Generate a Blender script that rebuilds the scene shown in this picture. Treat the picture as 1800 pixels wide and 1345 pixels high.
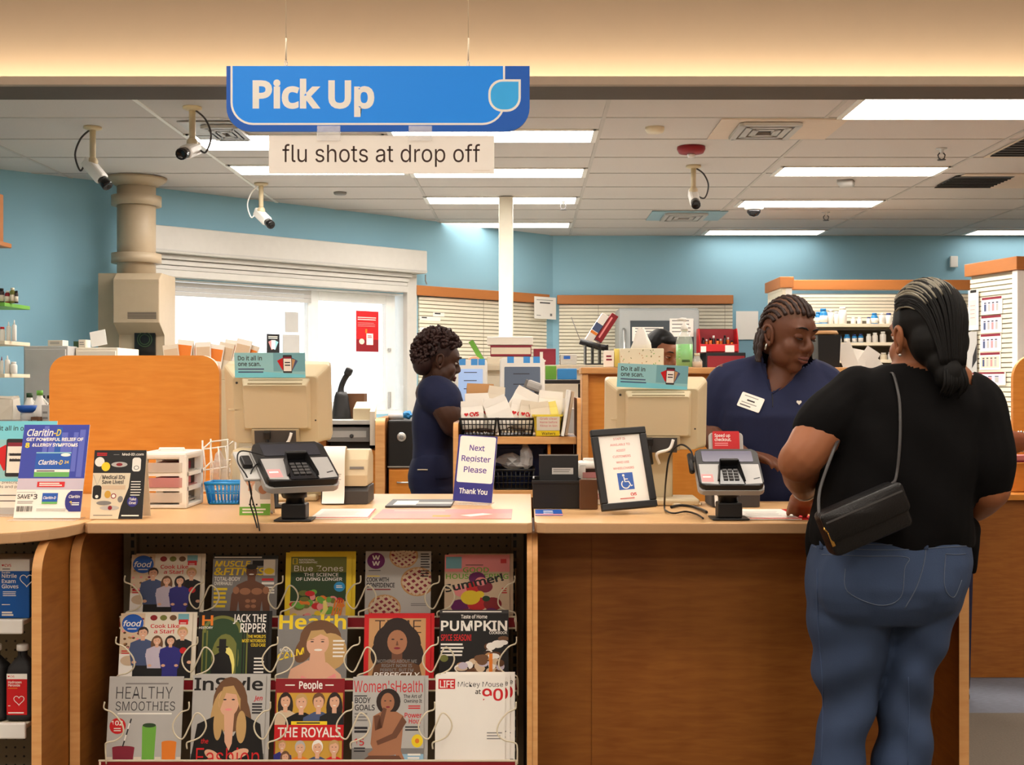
import bpy, bmesh, math, random
from mathutils import Vector, Matrix, Euler
for _o in list(bpy.data.objects):
    bpy.data.objects.remove(_o)
S = bpy.context.scene
COL = S.collection
R = random.Random(11)
PI = math.pi
# ---------------------------------------------------------------- camera
F = 2220.0          # focal length in pixels of an 1800 px wide frame
CX, CY, CH = 927.0, 675.0, 1.42
cam = bpy.data.cameras.new('camera')
cam.sensor_fit = 'HORIZONTAL'
cam.sensor_width = 36.0
cam.lens = F / 1800.0 * 36.0
cam.shift_x = -27.0 / 1800.0
cam.shift_y = 2.5 / 1800.0
cam.clip_start = 0.05
cam.clip_end = 200
camo = bpy.data.objects.new('camera', cam)
COL.objects.link(camo)
camo.location = (0, 0, CH)
camo.rotation_euler = (PI / 2, 0, 0)
S.camera = camo
# ---------------------------------------------------------------- world, exposure
W = bpy.data.worlds.new('daylight')
S.world = W
W.use_nodes = True
_n = W.node_tree.nodes
_bg = _n['Background']
_bg.inputs[0].default_value = (0.93, 0.97, 1.0, 1)
_bg.inputs[1].default_value = 2.3
S.view_settings.view_transform = 'Standard'
S.view_settings.look = 'None'
S.view_settings.exposure = 0.0
S.view_settings.gamma = 1.0
S.view_settings.use_curve_mapping = False
try:
    S.cycles.use_denoising = True
    S.cycles.max_bounces = 8
    S.cycles.diffuse_bounces = 4
    S.cycles.glossy_bounces = 3
    S.cycles.transmission_bounces = 6
    S.cycles.transparent_max_bounces = 12
    S.cycles.caustics_reflective = False
    S.cycles.caustics_refractive = False
    S.cycles.sample_clamp_indirect = 6.0
except Exception:
    pass
L_TROFFER = 27.0      # pharmacy ceiling panels
L_STORE = 16.5         # shop ceiling panels above and behind the viewer
L_COVE = 36.0          # warm strip behind the ledge
# ---------------------------------------------------------------- helpers
def X(px, y): return (px - CX) / F * y
def Z(py, y): return CH - (py - CY) / F * y
def P(px, py, y): return Vector((X(px, y), y, Z(py, y)))
def lin(c):
    out = []
    for v in c[:3]:
        v = v / 255.0
        out.append(v / 12.92 if v <= 0.04045 else ((v + 0.055) / 1.055) ** 2.4)
    return tuple(out) + (1.0,)

MATS = {}
def mat(name, rgb, rough=0.55, metal=0.0, var=0.05, scale=18.0, bump=0.0, stretch=(1, 1, 1), spec=0.4, emit=0.0, coat=0.0):
    """A procedural material: base colour varied by noise, optional bump."""
    if name in MATS: return MATS[name]
    m = bpy.data.materials.new(name)
    m.use_nodes = True
    nt = m.node_tree
    b = nt.nodes['Principled BSDF']
    c = lin(rgb)
    b.inputs['Roughness'].default_value = rough
    b.inputs['Metallic'].default_value = metal
    b.inputs['Specular IOR Level'].default_value = spec
    if coat: b.inputs['Coat Weight'].default_value = coat
    tc = nt.nodes.new('ShaderNodeTexCoord')
    mp = nt.nodes.new('ShaderNodeMapping')
    mp.inputs['Scale'].default_value = stretch
    nz = nt.nodes.new('ShaderNodeTexNoise')
    nz.inputs['Scale'].default_value = scale
    nz.inputs['Detail'].default_value = 3
    nt.links.new(tc.outputs['Object'], mp.inputs[0])
    nt.links.new(mp.outputs[0], nz.inputs['Vector'])
    mix = nt.nodes.new('ShaderNodeMix')
    mix.data_type = 'RGBA'
    mix.inputs[6].default_value = tuple(max(0, v * (1 - var)) for v in c[:3]) + (1,)
    mix.inputs[7].default_value = tuple(min(1, v * (1 + var)) for v in c[:3]) + (1,)
    nt.links.new(nz.outputs['Fac'], mix.inputs[0])
    nt.links.new(mix.outputs[2], b.inputs['Base Color'])
    if emit:
        nt.links.new(mix.outputs[2], b.inputs['Emission Color'])
        b.inputs['Emission Strength'].default_value = emit
    if bump:
        bp = nt.nodes.new('ShaderNodeBump')
        bp.inputs['Strength'].default_value = bump
        bp.inputs['Distance'].default_value = 0.004
        nt.links.new(nz.outputs['Fac'], bp.inputs['Height'])
        nt.links.new(bp.outputs[0], b.inputs['Normal'])
    MATS[name] = m
    return m

def wood_mat(name, rgb, rgb2, rough=0.38):
    """Figured maple veneer: short wavy horizontal ripples over broad upright bands."""
    m = bpy.data.materials.new(name)
    m.use_nodes = True
    nt = m.node_tree
    b = nt.nodes['Principled BSDF']
    b.inputs['Roughness'].default_value = rough
    b.inputs['Specular IOR Level'].default_value = 0.35
    tc = nt.nodes.new('ShaderNodeTexCoord')
    def noise(sc, scale, det):
        mp = nt.nodes.new('ShaderNodeMapping')
        mp.inputs['Scale'].default_value = sc
        nz = nt.nodes.new('ShaderNodeTexNoise')
        nz.inputs['Scale'].default_value = scale
        nz.inputs['Detail'].default_value = det
        nz.inputs['Distortion'].default_value = 0.4
        nt.links.new(tc.outputs['Object'], mp.inputs[0])
        nt.links.new(mp.outputs[0], nz.inputs['Vector'])
        return nz
    a = noise((1.0, 1.0, 7.0), 9.0, 5)
    c = noise((3.0, 3.0, 0.35), 2.2, 2)
    mx = nt.nodes.new('ShaderNodeMath')
    mx.operation = 'ADD'
    m2 = nt.nodes.new('ShaderNodeMath'); m2.operation = 'MULTIPLY'; m2.inputs[1].default_value = 0.6
    m3 = nt.nodes.new('ShaderNodeMath'); m3.operation = 'MULTIPLY'; m3.inputs[1].default_value = 0.4
    nt.links.new(a.outputs['Fac'], m2.inputs[0]); nt.links.new(c.outputs['Fac'], m3.inputs[0])
    nt.links.new(m2.outputs[0], mx.inputs[0]); nt.links.new(m3.outputs[0], mx.inputs[1])
    rp = nt.nodes.new('ShaderNodeValToRGB')
    rp.color_ramp.elements[0].position = 0.35; rp.color_ramp.elements[0].color = lin(rgb2)
    rp.color_ramp.elements[1].position = 0.65; rp.color_ramp.elements[1].color = lin(rgb)
    nt.links.new(mx.outputs[0], rp.inputs[0])
    nt.links.new(rp.outputs[0], b.inputs['Base Color'])
    MATS[name] = m
    return m

def emit_mat(name, rgb, strength):
    m = bpy.data.materials.new(name)
    m.use_nodes = True
    nt = m.node_tree
    for n in list(nt.nodes): nt.nodes.remove(n)
    o = nt.nodes.new('ShaderNodeOutputMaterial')
    e = nt.nodes.new('ShaderNodeEmission')
    e.inputs[0].default_value = lin(rgb)
    e.inputs[1].default_value = strength
    nt.links.new(e.outputs[0], o.inputs[0])
    MATS[name] = m
    return m

def clear_mat(name, rgb, alpha, rough=0.05):
    """Thin clear sheet: see-through with a glossy skin."""
    m = bpy.data.materials.new(name)
    m.use_nodes = True
    nt = m.node_tree
    b = nt.nodes['Principled BSDF']
    b.inputs['Base Color'].default_value = lin(rgb)
    b.inputs['Roughness'].default_value = rough
    b.inputs['Alpha'].default_value = alpha
    MATS[name] = m
    return m

FACE = Matrix.Rotation(PI / 2, 4, 'X')      # drawing plane: u right, v up, w towards -y
def T(x, y, z): return Matrix.Translation((x, y, z))
def RX(a): return Matrix.Rotation(math.radians(a), 4, 'X')
def RY(a): return Matrix.Rotation(math.radians(a), 4, 'Y')
def RZ(a): return Matrix.Rotation(math.radians(a), 4, 'Z')

def _font(n):
    try: return bpy.data.fonts.load(bpy.utils.resource_path('LOCAL') + '/datafiles/fonts/' + n)
    except Exception: return None
FONT, FONT_B = _font('Inter.woff2'), _font('NotoSansHebrew-Regular.woff2')
_TXT = {}
_CAP = {}
def _glyphs(s, bold, shear, space, font):
    cu = bpy.data.curves.new('t', 'FONT')
    cu.body = s
    if font: cu.font = font
    cu.resolution_u = 2
    cu.offset = bold
    cu.shear = shear
    cu.space_character = space
    ob = bpy.data.objects.new('t', cu)
    COL.objects.link(ob)
    me = bpy.data.meshes.new_from_object(ob)
    vs = [v.co.copy() for v in me.vertices]
    fs = [tuple(p.vertices) for p in me.polygons]
    bpy.data.objects.remove(ob)
    bpy.data.curves.remove(cu)
    bpy.data.meshes.remove(me)
    return vs, fs
def text_mesh(s, bold, shear, space):
    """letter shapes scaled so that a capital is 0.7 high"""
    k = (s, bold, shear, space)
    if k not in _TXT:
        font = FONT_B if bold > .013 else FONT
        fk = bold > .013
        if fk not in _CAP: _CAP[fk] = max(v.y for v in _glyphs('H', 0, 0, 1, font)[0])
        c = .7 / _CAP[fk]
        vs, fs = _glyphs(s, (bold if fk else min(bold, 0.0)) / c, shear, space, font)
        _TXT[k] = ([v * c for v in vs], fs)
    return _TXT[k]

class MB:
    """Collects shapes (each with its own material) into ONE mesh."""
    def __init__(s, M=None):
        s.v = []; s.f = []; s.mi = []; s.sm = []; s.mats = []; s.M = M or Matrix(); s.lay = 0; s.clip = None
    def slot(s, m):
        if isinstance(m, str): m = MATS[m]
        if m not in s.mats: s.mats.append(m)
        return s.mats.index(m)
    def add(s, vs, fs, m, smooth=False, M=None):
        base = len(s.v)
        T_ = s.M @ M if M is not None else s.M
        s.v += [T_ @ Vector(v) for v in vs]
        k = s.slot(m)
        for f in fs:
            s.f.append(tuple(base + i for i in f)); s.mi.append(k); s.sm.append(smooth)
        return s
    def _bm(s, bm, m, smooth, M=None):
        bmesh.ops.recalc_face_normals(bm, faces=bm.faces)
        bm.verts.index_update()
        s.add([v.co.copy() for v in bm.verts], [tuple(v.index for v in f.verts) for f in bm.faces], m, smooth, M)
        bm.free()
        return s
    def box(s, c, d, m, bev=0.0, seg=2, M=None):
        """box centred on c with size d"""
        bm = bmesh.new()
        bmesh.ops.create_cube(bm, size=1)
        for v in bm.verts: v.co = Vector((v.co.x * d[0] + c[0], v.co.y * d[1] + c[1], v.co.z * d[2] + c[2]))
        if bev > 0:
            bmesh.ops.bevel(bm, geom=list(bm.edges), offset=min(bev, min(d) * 0.49), segments=seg, affect='EDGES', profile=0.5)
        return s._bm(bm, m, False, M)
    def bx(s, x0, x1, y0, y1, z0, z1, m, bev=0.0, seg=2, M=None):
        return s.box(((x0 + x1) / 2, (y0 + y1) / 2, (z0 + z1) / 2), (abs(x1 - x0), abs(y1 - y0), abs(z1 - z0)), m, bev, seg, M)
    def prism(s, poly, w0, w1, m, bev=0.0, M=None, smooth=False):
        """polygon in local xy, extruded in local z from w0 to w1"""
        bm = bmesh.new()
        a = [bm.verts.new((p[0], p[1], w0)) for p in poly]
        b = [bm.verts.new((p[0], p[1], w1)) for p in poly]
        n = len(poly)
        bm.faces.new(a[::-1]); top = bm.faces.new(b)
        for i in range(n): bm.faces.new((a[i], a[(i + 1) % n], b[(i + 1) % n], b[i]))
        if bev > 0:
            bmesh.ops.bevel(bm, geom=[e for e in bm.edges if all(v in b for v in e.verts) or all(v in a for v in e.verts)], offset=bev, segments=2, affect='EDGES', profile=0.5)
        return s._bm(bm, m, smooth, M)
    def lathe(s, prof, m, seg=24, M=None, smooth=True, sx=1.0, sy=1.0):
        """profile [(radius, z)] turned about local z"""
        vs = []; fs = []
        n = len(prof)
        for r, z in prof:
            for k in range(seg):
                a = 2 * PI * k / seg
                vs.append((r * math.cos(a) * sx, r * math.sin(a) * sy, z))
        for i in range(n - 1):
            for k in range(seg):
                k2 = (k + 1) % seg
                fs.append((i * seg + k, i * seg + k2, (i + 1) * seg + k2, (i + 1) * seg + k))
        fs.append(tuple(range(seg))[::-1]); fs.append(tuple((n - 1) * seg + k for k in range(seg)))
        base = len(s.f)
        s.add(vs, fs, m, smooth, M)
        s.sm[-1] = False; s.sm[-2] = False
        return s
    def loft(s, rings, m, smooth=True, cap=True, closed=True, M=None):
        vs = [v for r in rings for v in r]
        n = len(rings[0]); fs = []
        for i in range(len(rings) - 1):
            for k in range(n if closed else n - 1):
                k2 = (k + 1) % n
                fs.append((i * n + k, i * n + k2, (i + 1) * n + k2, (i + 1) * n + k))
        if cap and closed:
            fs.append(tuple(range(n))[::-1]); fs.append(tuple((len(rings) - 1) * n + k for k in range(n)))
        bm = bmesh.new()
        bv = [bm.verts.new(v) for v in vs]
        for f in fs:
            try: bm.faces.new([bv[i] for i in f])
            except ValueError: pass
        return s._bm(bm, m, smooth, M)
    def tube(s, pts, r, m, seg=8, M=None, smooth=True, flat=1.0):
        pts = [Vector(p) for p in pts]
        rs = r if isinstance(r, (list, tuple)) else [r] * len(pts)
        rings = []
        up = None
        for i, p in enumerate(pts):
            t = (pts[min(i + 1, len(pts) - 1)] - pts[max(i - 1, 0)])
            t = t.normalized() if t.length > 1e-9 else Vector((0, 0, 1))
            if up is None:
                up = Vector((0, 0, 1)) if abs(t.z) < 0.9 else Vector((1, 0, 0))
            side = t.cross(up)
            if side.length < 1e-6: side = t.orthogonal()
            side.normalize()
            up = side.cross(t).normalized()
            rings.append([p + side * rs[i] * math.cos(2 * PI * k / seg) + up * rs[i] * flat * math.sin(2 * PI * k / seg) for k in range(seg)])
        return s.loft(rings, m, smooth, True, True, M)
    def ball(s, c, r, m, M=None, u=16, v=10):
        rr = r if isinstance(r, (tuple, list)) else (r, r, r)
        bm = bmesh.new()
        bmesh.ops.create_uvsphere(bm, u_segments=u, v_segments=v, radius=1)
        for q in bm.verts: q.co = Vector((q.co.x * rr[0] + c[0], q.co.y * rr[1] + c[1], q.co.z * rr[2] + c[2]))
        return s._bm(bm, m, True, M)
    # ---- flat artwork on a local xy plane, each shape a hair above the last
    def _w(s):
        s.lay += 1
        return 0.00003 * s.lay
    def _cl(s, pts):
        if s.clip is None: return [(p[0], p[1]) for p in pts]
        x0, x1, y0, y1 = s.clip
        out = [(p[0], p[1]) for p in pts]
        for ax, lim, sg in ((0, x0, 1), (0, x1, -1), (1, y0, 1), (1, y1, -1)):
            src, out = out, []
            for i in range(len(src)):
                a, b = src[i - 1], src[i]
                ia, ib = sg * (a[ax] - lim) >= 0, sg * (b[ax] - lim) >= 0
                if ia != ib:
                    t = (lim - a[ax]) / (b[ax] - a[ax])
                    out.append((a[0] + (b[0] - a[0]) * t, a[1] + (b[1] - a[1]) * t))
                if ib: out.append(b)
            if not out: return []
        return out
    def rect(s, x0, x1, y0, y1, m):
        if s.clip: return s.poly([(x0, y0), (x1, y0), (x1, y1), (x0, y1)], m)
        w = s._w()
        return s.add([(x0, y0, w), (x1, y0, w), (x1, y1, w), (x0, y1, w)], [(0, 1, 2, 3)], m)
    def poly(s, pts, m):
        w = s._w()
        pts = s._cl(pts)
        if len(pts) < 3: return s
        bm = bmesh.new()
        f = bm.faces.new([bm.verts.new((p[0], p[1], w)) for p in pts])
        if len(pts) > 4: bmesh.ops.triangulate(bm, faces=[f])
        bm.verts.index_update()
        s.add([v.co.copy() for v in bm.verts], [tuple(v.index for v in f.verts) for f in bm.faces], m)
        bm.free()
        return s
    def oval(s, cx, cy, rx, ry, m, n=20, a0=0, a1=360, rot=0):
        pts = []
        for k in range(n):
            a = math.radians(a0 + (a1 - a0) * k / (n if a1 - a0 == 360 else n - 1))
            x, y = rx * math.cos(a), ry * math.sin(a)
            c, q = math.cos(math.radians(rot)), math.sin(math.radians(rot))
            pts.append((cx + x * c - y * q, cy + x * q + y * c))
        return s.poly(pts, m)
    def line(s, pts, wd, m, closed=False):
        n = len(pts); vs = []; fs = []; w = s._w()
        if s.clip:
            x0, x1, y0, y1 = s.clip
            pts = [(min(max(p[0], x0), x1), min(max(p[1], y0), y1)) for p in pts]
        for i in range(n):
            p = Vector(pts[i]); a = Vector(pts[(i - 1) % n] if closed or i else pts[i]); b = Vector(pts[(i + 1) % n] if closed or i < n - 1 else pts[i])
            t = (b - a).normalized() if (b - a).length > 1e-9 else Vector((1, 0)); nn = Vector((-t.y, t.x)) * wd / 2
            vs += [(p.x + nn.x, p.y + nn.y, w), (p.x - nn.x, p.y - nn.y, w)]
        for i in range(n if closed else n - 1):
            j = (i + 1) % n
            fs.append((2 * i, 2 * i + 1, 2 * j + 1, 2 * j))
        return s.add(vs, fs, m)
    def text(s, t, x, y, h, m, w=None, al='l', bold=0.02, shear=0.0, space=1.0, rot=0, M=None):
        """cap height h, lower left (or centre / right) at x, y; w squeezes it to that width"""
        vs, fs = text_mesh(t, bold, shear, space)
        if not vs: return s
        x0 = min(v.x for v in vs); x1 = max(v.x for v in vs)
        k = h / 0.70
        kx = k if w is None else w / max(1e-6, x1 - x0)
        wd = (x1 - x0) * kx
        ox = {'l': 0, 'c': -wd / 2, 'r': -wd}[al]
        z = s._w()
        ca, sa = math.cos(math.radians(rot)), math.sin(math.radians(rot))
        out = []
        for v in vs:
            px, py = (v.x - x0) * kx + ox, v.y * k
            out.append((x + px * ca - py * sa, y + px * sa + py * ca, z))
        return s.add(out, fs, m, False, M)
    def lines(s, x0, x1, y, h, m, n=1, gap=None, jag=0.15):
        """rows of tiny unreadable print"""
        gap = gap or h * 1.8
        for i in range(n):
            e = x1 - (x1 - x0) * jag * R.random()
            s.rect(x0, e, y - i * gap, y - i * gap + h, m)
            s.lay -= 1
        s.lay += 1
        return s
    def mesh(s, name):
        me = bpy.data.meshes.new(name)
        me.from_pydata(s.v, [], s.f)
        for m in s.mats: me.materials.append(m)
        me.polygons.foreach_set('material_index', s.mi)
        me.polygons.foreach_set('use_smooth', s.sm)
        me.update()
        return me
    def build(s, name, parent=None, loc=None, rotz=0.0):
        o = bpy.data.objects.new(name, s.mesh(name))
        COL.objects.link(o)
        if parent is not None: o.parent = parent
        if loc is not None: o.location = loc
        if rotz: o.rotation_euler = (0, 0, math.radians(rotz))
        return o

def tag(o, label, cat, group=None, kind=None):
    o['label'] = label
    o['category'] = cat
    if group: o['group'] = group
    if kind: o['kind'] = kind
    return o
def thing(name, label, cat, loc=(0, 0, 0), rotz=0.0, group=None):
    o = bpy.data.objects.new(name, None)
    o.empty_display_size = 0.05
    COL.objects.link(o)
    o.location = loc
    o.rotation_euler = (0, 0, math.radians(rotz))
    return tag(o, label, cat, group)
def struct(mb, name, label=None):
    o = mb.build(name)
    o['kind'] = 'structure'
    if label: o['label'] = label
    return o
def dup(root, loc, rotz=None, label=None, group=None):
    r = root.copy()
    COL.objects.link(r)
    r.location = loc
    if rotz is not None: r.rotation_euler = (0, 0, math.radians(rotz))
    if label: r['label'] = label
    if group: r['group'] = group
    for ch in list(root.children):
        c = ch.copy(); COL.objects.link(c); c.parent = r
        for g in ch.children:
            d = g.copy(); COL.objects.link(d); d.parent = c
    return r
def rrect(x0, x1, y0, y1, r, n=5, corners='abcd'):
    """rounded rectangle; corners a=lower left b=lower right c=upper right d=upper left"""
    pts = []
    for nm, cx, cy, a in (('a', x0, y0, 180), ('b', x1, y0, 270), ('c', x1, y1, 0), ('d', x0, y1, 90)):
        if nm in corners and r > 0:
            ox = cx + (r if nm in 'ad' else -r); oy = cy + (r if nm in 'ab' else -r)
            for k in range(n + 1):
                t = math.radians(a + 90 * k / n)
                pts.append((ox + r * math.cos(t), oy + r * math.sin(t)))
        else: pts.append((cx, cy))
    return pts
def bez(pts, n=8):
    """Catmull-Rom through points"""
    pts = [Vector(p) for p in pts]; out = []
    for i in range(len(pts) - 1):
        p0 = pts[max(i - 1, 0)]; p1 = pts[i]; p2 = pts[i + 1]; p3 = pts[min(i + 2, len(pts) - 1)]
        for k in range(n):
            t = k / n
            out.append(0.5 * ((2 * p1) + (p2 - p0) * t + (2 * p0 - 5 * p1 + 4 * p2 - p3) * t * t + (3 * p1 - p0 - 3 * p2 + p3) * t ** 3))
    out.append(pts[-1])
    return out

# ---------------------------------------------------------------- materials
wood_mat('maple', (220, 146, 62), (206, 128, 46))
wood_mat('maple_front_dim', (158, 98, 38), (134, 76, 24), 0.5)  # same maple, darkened: dim light on the fronts is put into the colour
wood_mat('maple_edge', (226, 172, 112), (212, 152, 92), 0.4)
mat('laminate', (226, 182, 130), 0.35, var=0.04, scale=60)
mat('laminate_edge', (190, 150, 110), 0.45, var=0.05, scale=80)
mat('valance', (180, 112, 56), 0.45, var=0.06, scale=10, stretch=(1, 1, 6))
mat('blue_wall', (144, 190, 210), 0.75, var=0.02, scale=3)
mat('tile', (204, 197, 192), 0.95, var=0.05, scale=160, bump=0.25)
mat('tbar', (190, 185, 180), 0.8)
mat('soffit', (186, 168, 150), 0.85, var=0.02)
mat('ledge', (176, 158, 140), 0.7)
mat('ledge_shaded', (96, 86, 76), 0.8)  # ledge colour darkened: shade on the underside is painted in
mat('white', (238, 236, 230), 0.5)
mat('paper', (244, 240, 232), 0.8, var=0.02)
mat('paper2', (228, 218, 200), 0.8, var=0.04)
mat('cream', (226, 214, 188), 0.5)
mat('beige', (208, 192, 158), 0.45, var=0.02)
mat('beige_dark', (176, 160, 128), 0.5)
mat('tan_metal', (176, 158, 132), 0.45)
mat('ivory_wall', (236, 230, 212), 0.6)
mat('slat', (236, 229, 208), 0.6)
mat('groove', (172, 163, 142), 0.8)
mat('black', (22, 21, 22), 0.45)
mat('black_soft', (30, 29, 30), 0.7)
mat('black_gloss', (16, 16, 18), 0.15)
mat('dark_grey', (66, 64, 64), 0.5)
mat('grey', (130, 128, 126), 0.5)
mat('lgrey', (186, 184, 180), 0.5)
mat('silver', (200, 200, 198), 0.3, metal=0.8)
mat('chrome', (210, 210, 210), 0.15, metal=1.0)
mat('red', (206, 28, 34), 0.45)
mat('dark_red', (140, 22, 32), 0.5)
mat('maroon', (134, 34, 54), 0.55)
mat('pink', (240, 150, 150), 0.6)
mat('blue', (30, 88, 178), 0.5)
mat('sign_blue', (0, 142, 255), 0.45, var=0.01)
mat('sign_dark', (0, 90, 190), 0.45, var=0.01)
mat('sky_blue', (50, 176, 250), 0.5)
mat('teal', (150, 206, 214), 0.6)
mat('teal2', (118, 176, 190), 0.6)
mat('navy', (44, 44, 128), 0.5)
mat('ink', (46, 44, 48), 0.7)
mat('dark_ink', (58, 40, 34), 0.7)
mat('purple', (84, 74, 150), 0.6)
mat('yellow', (244, 212, 40), 0.5)
mat('pale_yellow', (246, 232, 130), 0.5)
mat('green', (112, 176, 66), 0.5)
mat('dark_green', (44, 70, 40), 0.6)
mat('orange', (232, 130, 40), 0.5)
mat('kraft', (198, 152, 104), 0.8, bump=0.1)
mat('brown', (96, 62, 36), 0.6)
mat('gold', (214, 170, 90), 0.25, metal=1.0)
mat('pegboard', (128, 118, 98), 0.7)
mat('bounce_vinyl', (204, 200, 190), 0.4, var=.04, scale=3)
mat('carpet_near', (104, 96, 86), 0.95, var=0.25, scale=120, bump=0.5)
mat('carpet_far', (112, 116, 128), 0.95, var=0.35, scale=30, bump=0.5, stretch=(1, 4, 1))
mat('wire', (226, 216, 190), 0.4)
clear_mat('glass', (255, 255, 255), 0.10, 0.02)
clear_mat('acrylic', (240, 240, 240), 0.28, 0.08)
clear_mat('bag_plastic', (230, 230, 230), 0.45, 0.2)
# ================================================================ THE ROOM
CEIL = 2.884
C45 = 12.2                      # the angled wall is the plane y - x = C45
m_lens = emit_mat('lamp_lens', (255, 246, 236), L_TROFFER)
m_lens_far = emit_mat('lamp_lens_far', (255, 246, 236), L_TROFFER * .22)
m_lens_store = emit_mat('lamp_lens_store', (255, 243, 228), L_STORE)
m_cove = emit_mat('cove_strip', (255, 232, 190), L_COVE)
mb = MB(); mb.bx(-6, 7, -4, 5.45, -0.05, 0, 'carpet_near'); struct(mb, 'floor')
mb = MB(); mb.bx(-6, 7, 5.45, 6.6, -0.05, 0, 'carpet_far'); struct(mb, 'floor_2')
mb = MB(); mb.bx(-6, 7, 6.6, 12.6, -0.05, 0, 'bounce_vinyl'); struct(mb, 'floor_3')  # unseen floor, pale finish added to bounce light up to the ceiling
# pharmacy ceiling with its grid
mb = MB(); mb.bx(-6, 7, 6.25, 12.7, CEIL, CEIL + 0.04, 'tile')
for k in range(11):
    y = 6.33 + 0.61 * k
    mb.bx(-6, 7, y - 0.011, y + 0.011, CEIL - 0.004, CEIL, 'tbar')
for k in range(-5, 6):
    x = 0.42 + 1.22 * k
    mb.bx(x - 0.011, x + 0.011, 6.25, 12.6, CEIL - 0.005, CEIL, 'white' if k == -2 else 'tbar')
struct(mb, 'ceiling')
mb = MB(); mb.bx(-6, 7, -4, 6.3, 3.65, 3.72, 'soffit'); struct(mb, 'ceiling_2')
mb = MB(); mb.bx(-6, 7, 6.25, 6.3, 2.9, 3.65, 'soffit'); struct(mb, 'wall_front')
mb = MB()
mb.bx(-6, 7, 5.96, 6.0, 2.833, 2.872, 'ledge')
mb.bx(-6, 7, 6.0, 6.3, 2.838, 2.852, 'ledge_shaded')
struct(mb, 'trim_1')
mb = MB(); mb.bx(-6, 7, 6.13, 6.16, 2.853, 2.862, m_cove)
o = mb.build('cove_light'); tag(o, 'warm light strip hidden behind the soffit ledge', 'light')
mb = MB(); mb.bx(-4.2, -3.62, 5.0, 8.58, 0, CEIL, 'blue_wall'); struct(mb, 'wall_left')
mb = MB(); mb.bx(0.25, 7, 12.45, 12.55, 0, CEIL, 'blue_wall'); struct(mb, 'wall_back')
mb = MB(); mb.bx(6.9, 7, -4, 12.5, 0, 3.65, 'soffit'); struct(mb, 'wall_right')
mb = MB(); mb.bx(-6, -5.9, -4, 6.3, 0, 3.65, 'soffit'); struct(mb, 'wall_store')
mb = MB(); mb.bx(-6, -4.2, 6.25, 6.3, 0, 2.9, 'soffit'); struct(mb, 'wall_return')
mb = MB(); mb.bx(-6, 7, -4.1, -4, 0, 3.65, 'soffit'); struct(mb, 'wall_rear')
# angled wall with the drive-through window
s2 = math.sqrt(0.5)
W45 = Matrix(((s2, -s2, 0, -3.62), (s2, s2, 0, 8.58), (0, 0, 1, 0), (0, 0, 0, 1)))
def u45(px, off=0.0):
    """distance along the angled wall of an image column, for a plane off in front of it"""
    c = C45 - off / s2
    t = (px - CX) / F
    x = c * t / (1 - t); y = x + c
    return (x + 3.62) * s2 + (y - 8.58) * s2
def z45(px, py, off=0.0):
    c = C45 - off / s2
    t = (px - CX) / F
    return CH - (py - CY) / F * (c / (1 - t))
UL, UR = u45(262), u45(716)
ZS, ZT = 1.16, 2.21
ULEN = 3.87 / s2
mb = MB(W45)
mb.bx(0, UL, 0, 0.2, 0, CEIL, 'blue_wall'); mb.bx(UR, ULEN + 0.05, 0, 0.2, 0, CEIL, 'blue_wall')
mb.bx(UL, UR, 0, 0.2, 0, ZS, 'blue_wall'); mb.bx(UL, UR, 0, 0.2, ZT, CEIL, 'blue_wall')
struct(mb, 'wall_window')
# window frame, sashes, glass
mat('alu', (232, 234, 232), 0.4)
mb = MB(W45)
mb.bx(UL, UR, 0.002, 0.2, ZS, ZS + 0.03, 'alu'); mb.bx(UL, UR, 0.002, 0.2, ZT - 0.012, ZT, 'alu')
mb.bx(UR - 0.012, UR, 0.002, 0.2, ZS, ZT, 'alu'); mb.bx(UL, UL + 0.012, 0.002, 0.2, ZS, ZT, 'alu')
um0, um1 = u45(539, -.1), u45(558, -.1)
ur0, ur1 = u45(676, -.1), u45(692, -.1)
mb.bx(um0, um1, 0.08, 0.14, ZS + .03, ZT - .012, 'alu', 0.004)
mb.bx(ur0, ur1, 0.08, 0.14, ZS + .03, ZT - .012, 'alu', 0.004)
mb.bx(um1, ur0, 0.08, 0.14, ZS + .03, ZS + 0.11, 'alu', 0.004); mb.bx(um1, ur0, 0.08, 0.14, ZT - 0.09, ZT - .012, 'alu', 0.004)
mb.bx(UL + .012, um0, 0.08, 0.14, ZS + .03, ZS + 0.08, 'alu', 0.004)
for z in (1.28, 1.72):
    mb.box((ur0 + 0.03, 0.07, z), (0.02, 0.03, 0.14 if z < 1.5 else 0.03), 'silver', 0.004)
win = struct(mb, 'window_1')
mb = MB(W45)
mb.bx(UL + .012, um0, 0.11, 0.114, ZS + .08, ZT - .02, 'glass'); mb.bx(um1, ur0, 0.11, 0.114, ZS + .1, ZT - .09, 'glass')
g = mb.build('pane', win)
# roller shutter in its box above the window
mat('shutter', (198, 195, 188), 0.5)
rs = thing('roller_shutter', 'cream roller shutter box with half open slats above the bright window', 'shutter', (W45 @ Vector((UL, 0, 2.2))))
Wi = Matrix.Translation(-(W45 @ Vector((UL, 0, 2.2)))) @ W45
mb = MB(Wi); mb.bx(u45(268, .2), u45(751, .2), -0.2, -0.001, 2.385, 2.582, 'shutter', 0.006); mb.bx(u45(268, .2), u45(751, .2), -0.206, -0.19, 2.40, 2.41, 'lgrey')
mb.build('housing', rs)
mb = MB(Wi)
u0, u1 = UL - .04, u45(716, .06)
for i, (z0, z1, d) in enumerate(((2.345, 2.384, .13), (2.305, 2.345, .10), (2.27, 2.305, .085), (2.215, 2.27, .11))):
    mb.bx(u0, u1 - .01 * i, -d, -0.001, z0 + .003, z1, 'shutter', 0.004)
mb.build('slat_curtain', rs)
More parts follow.
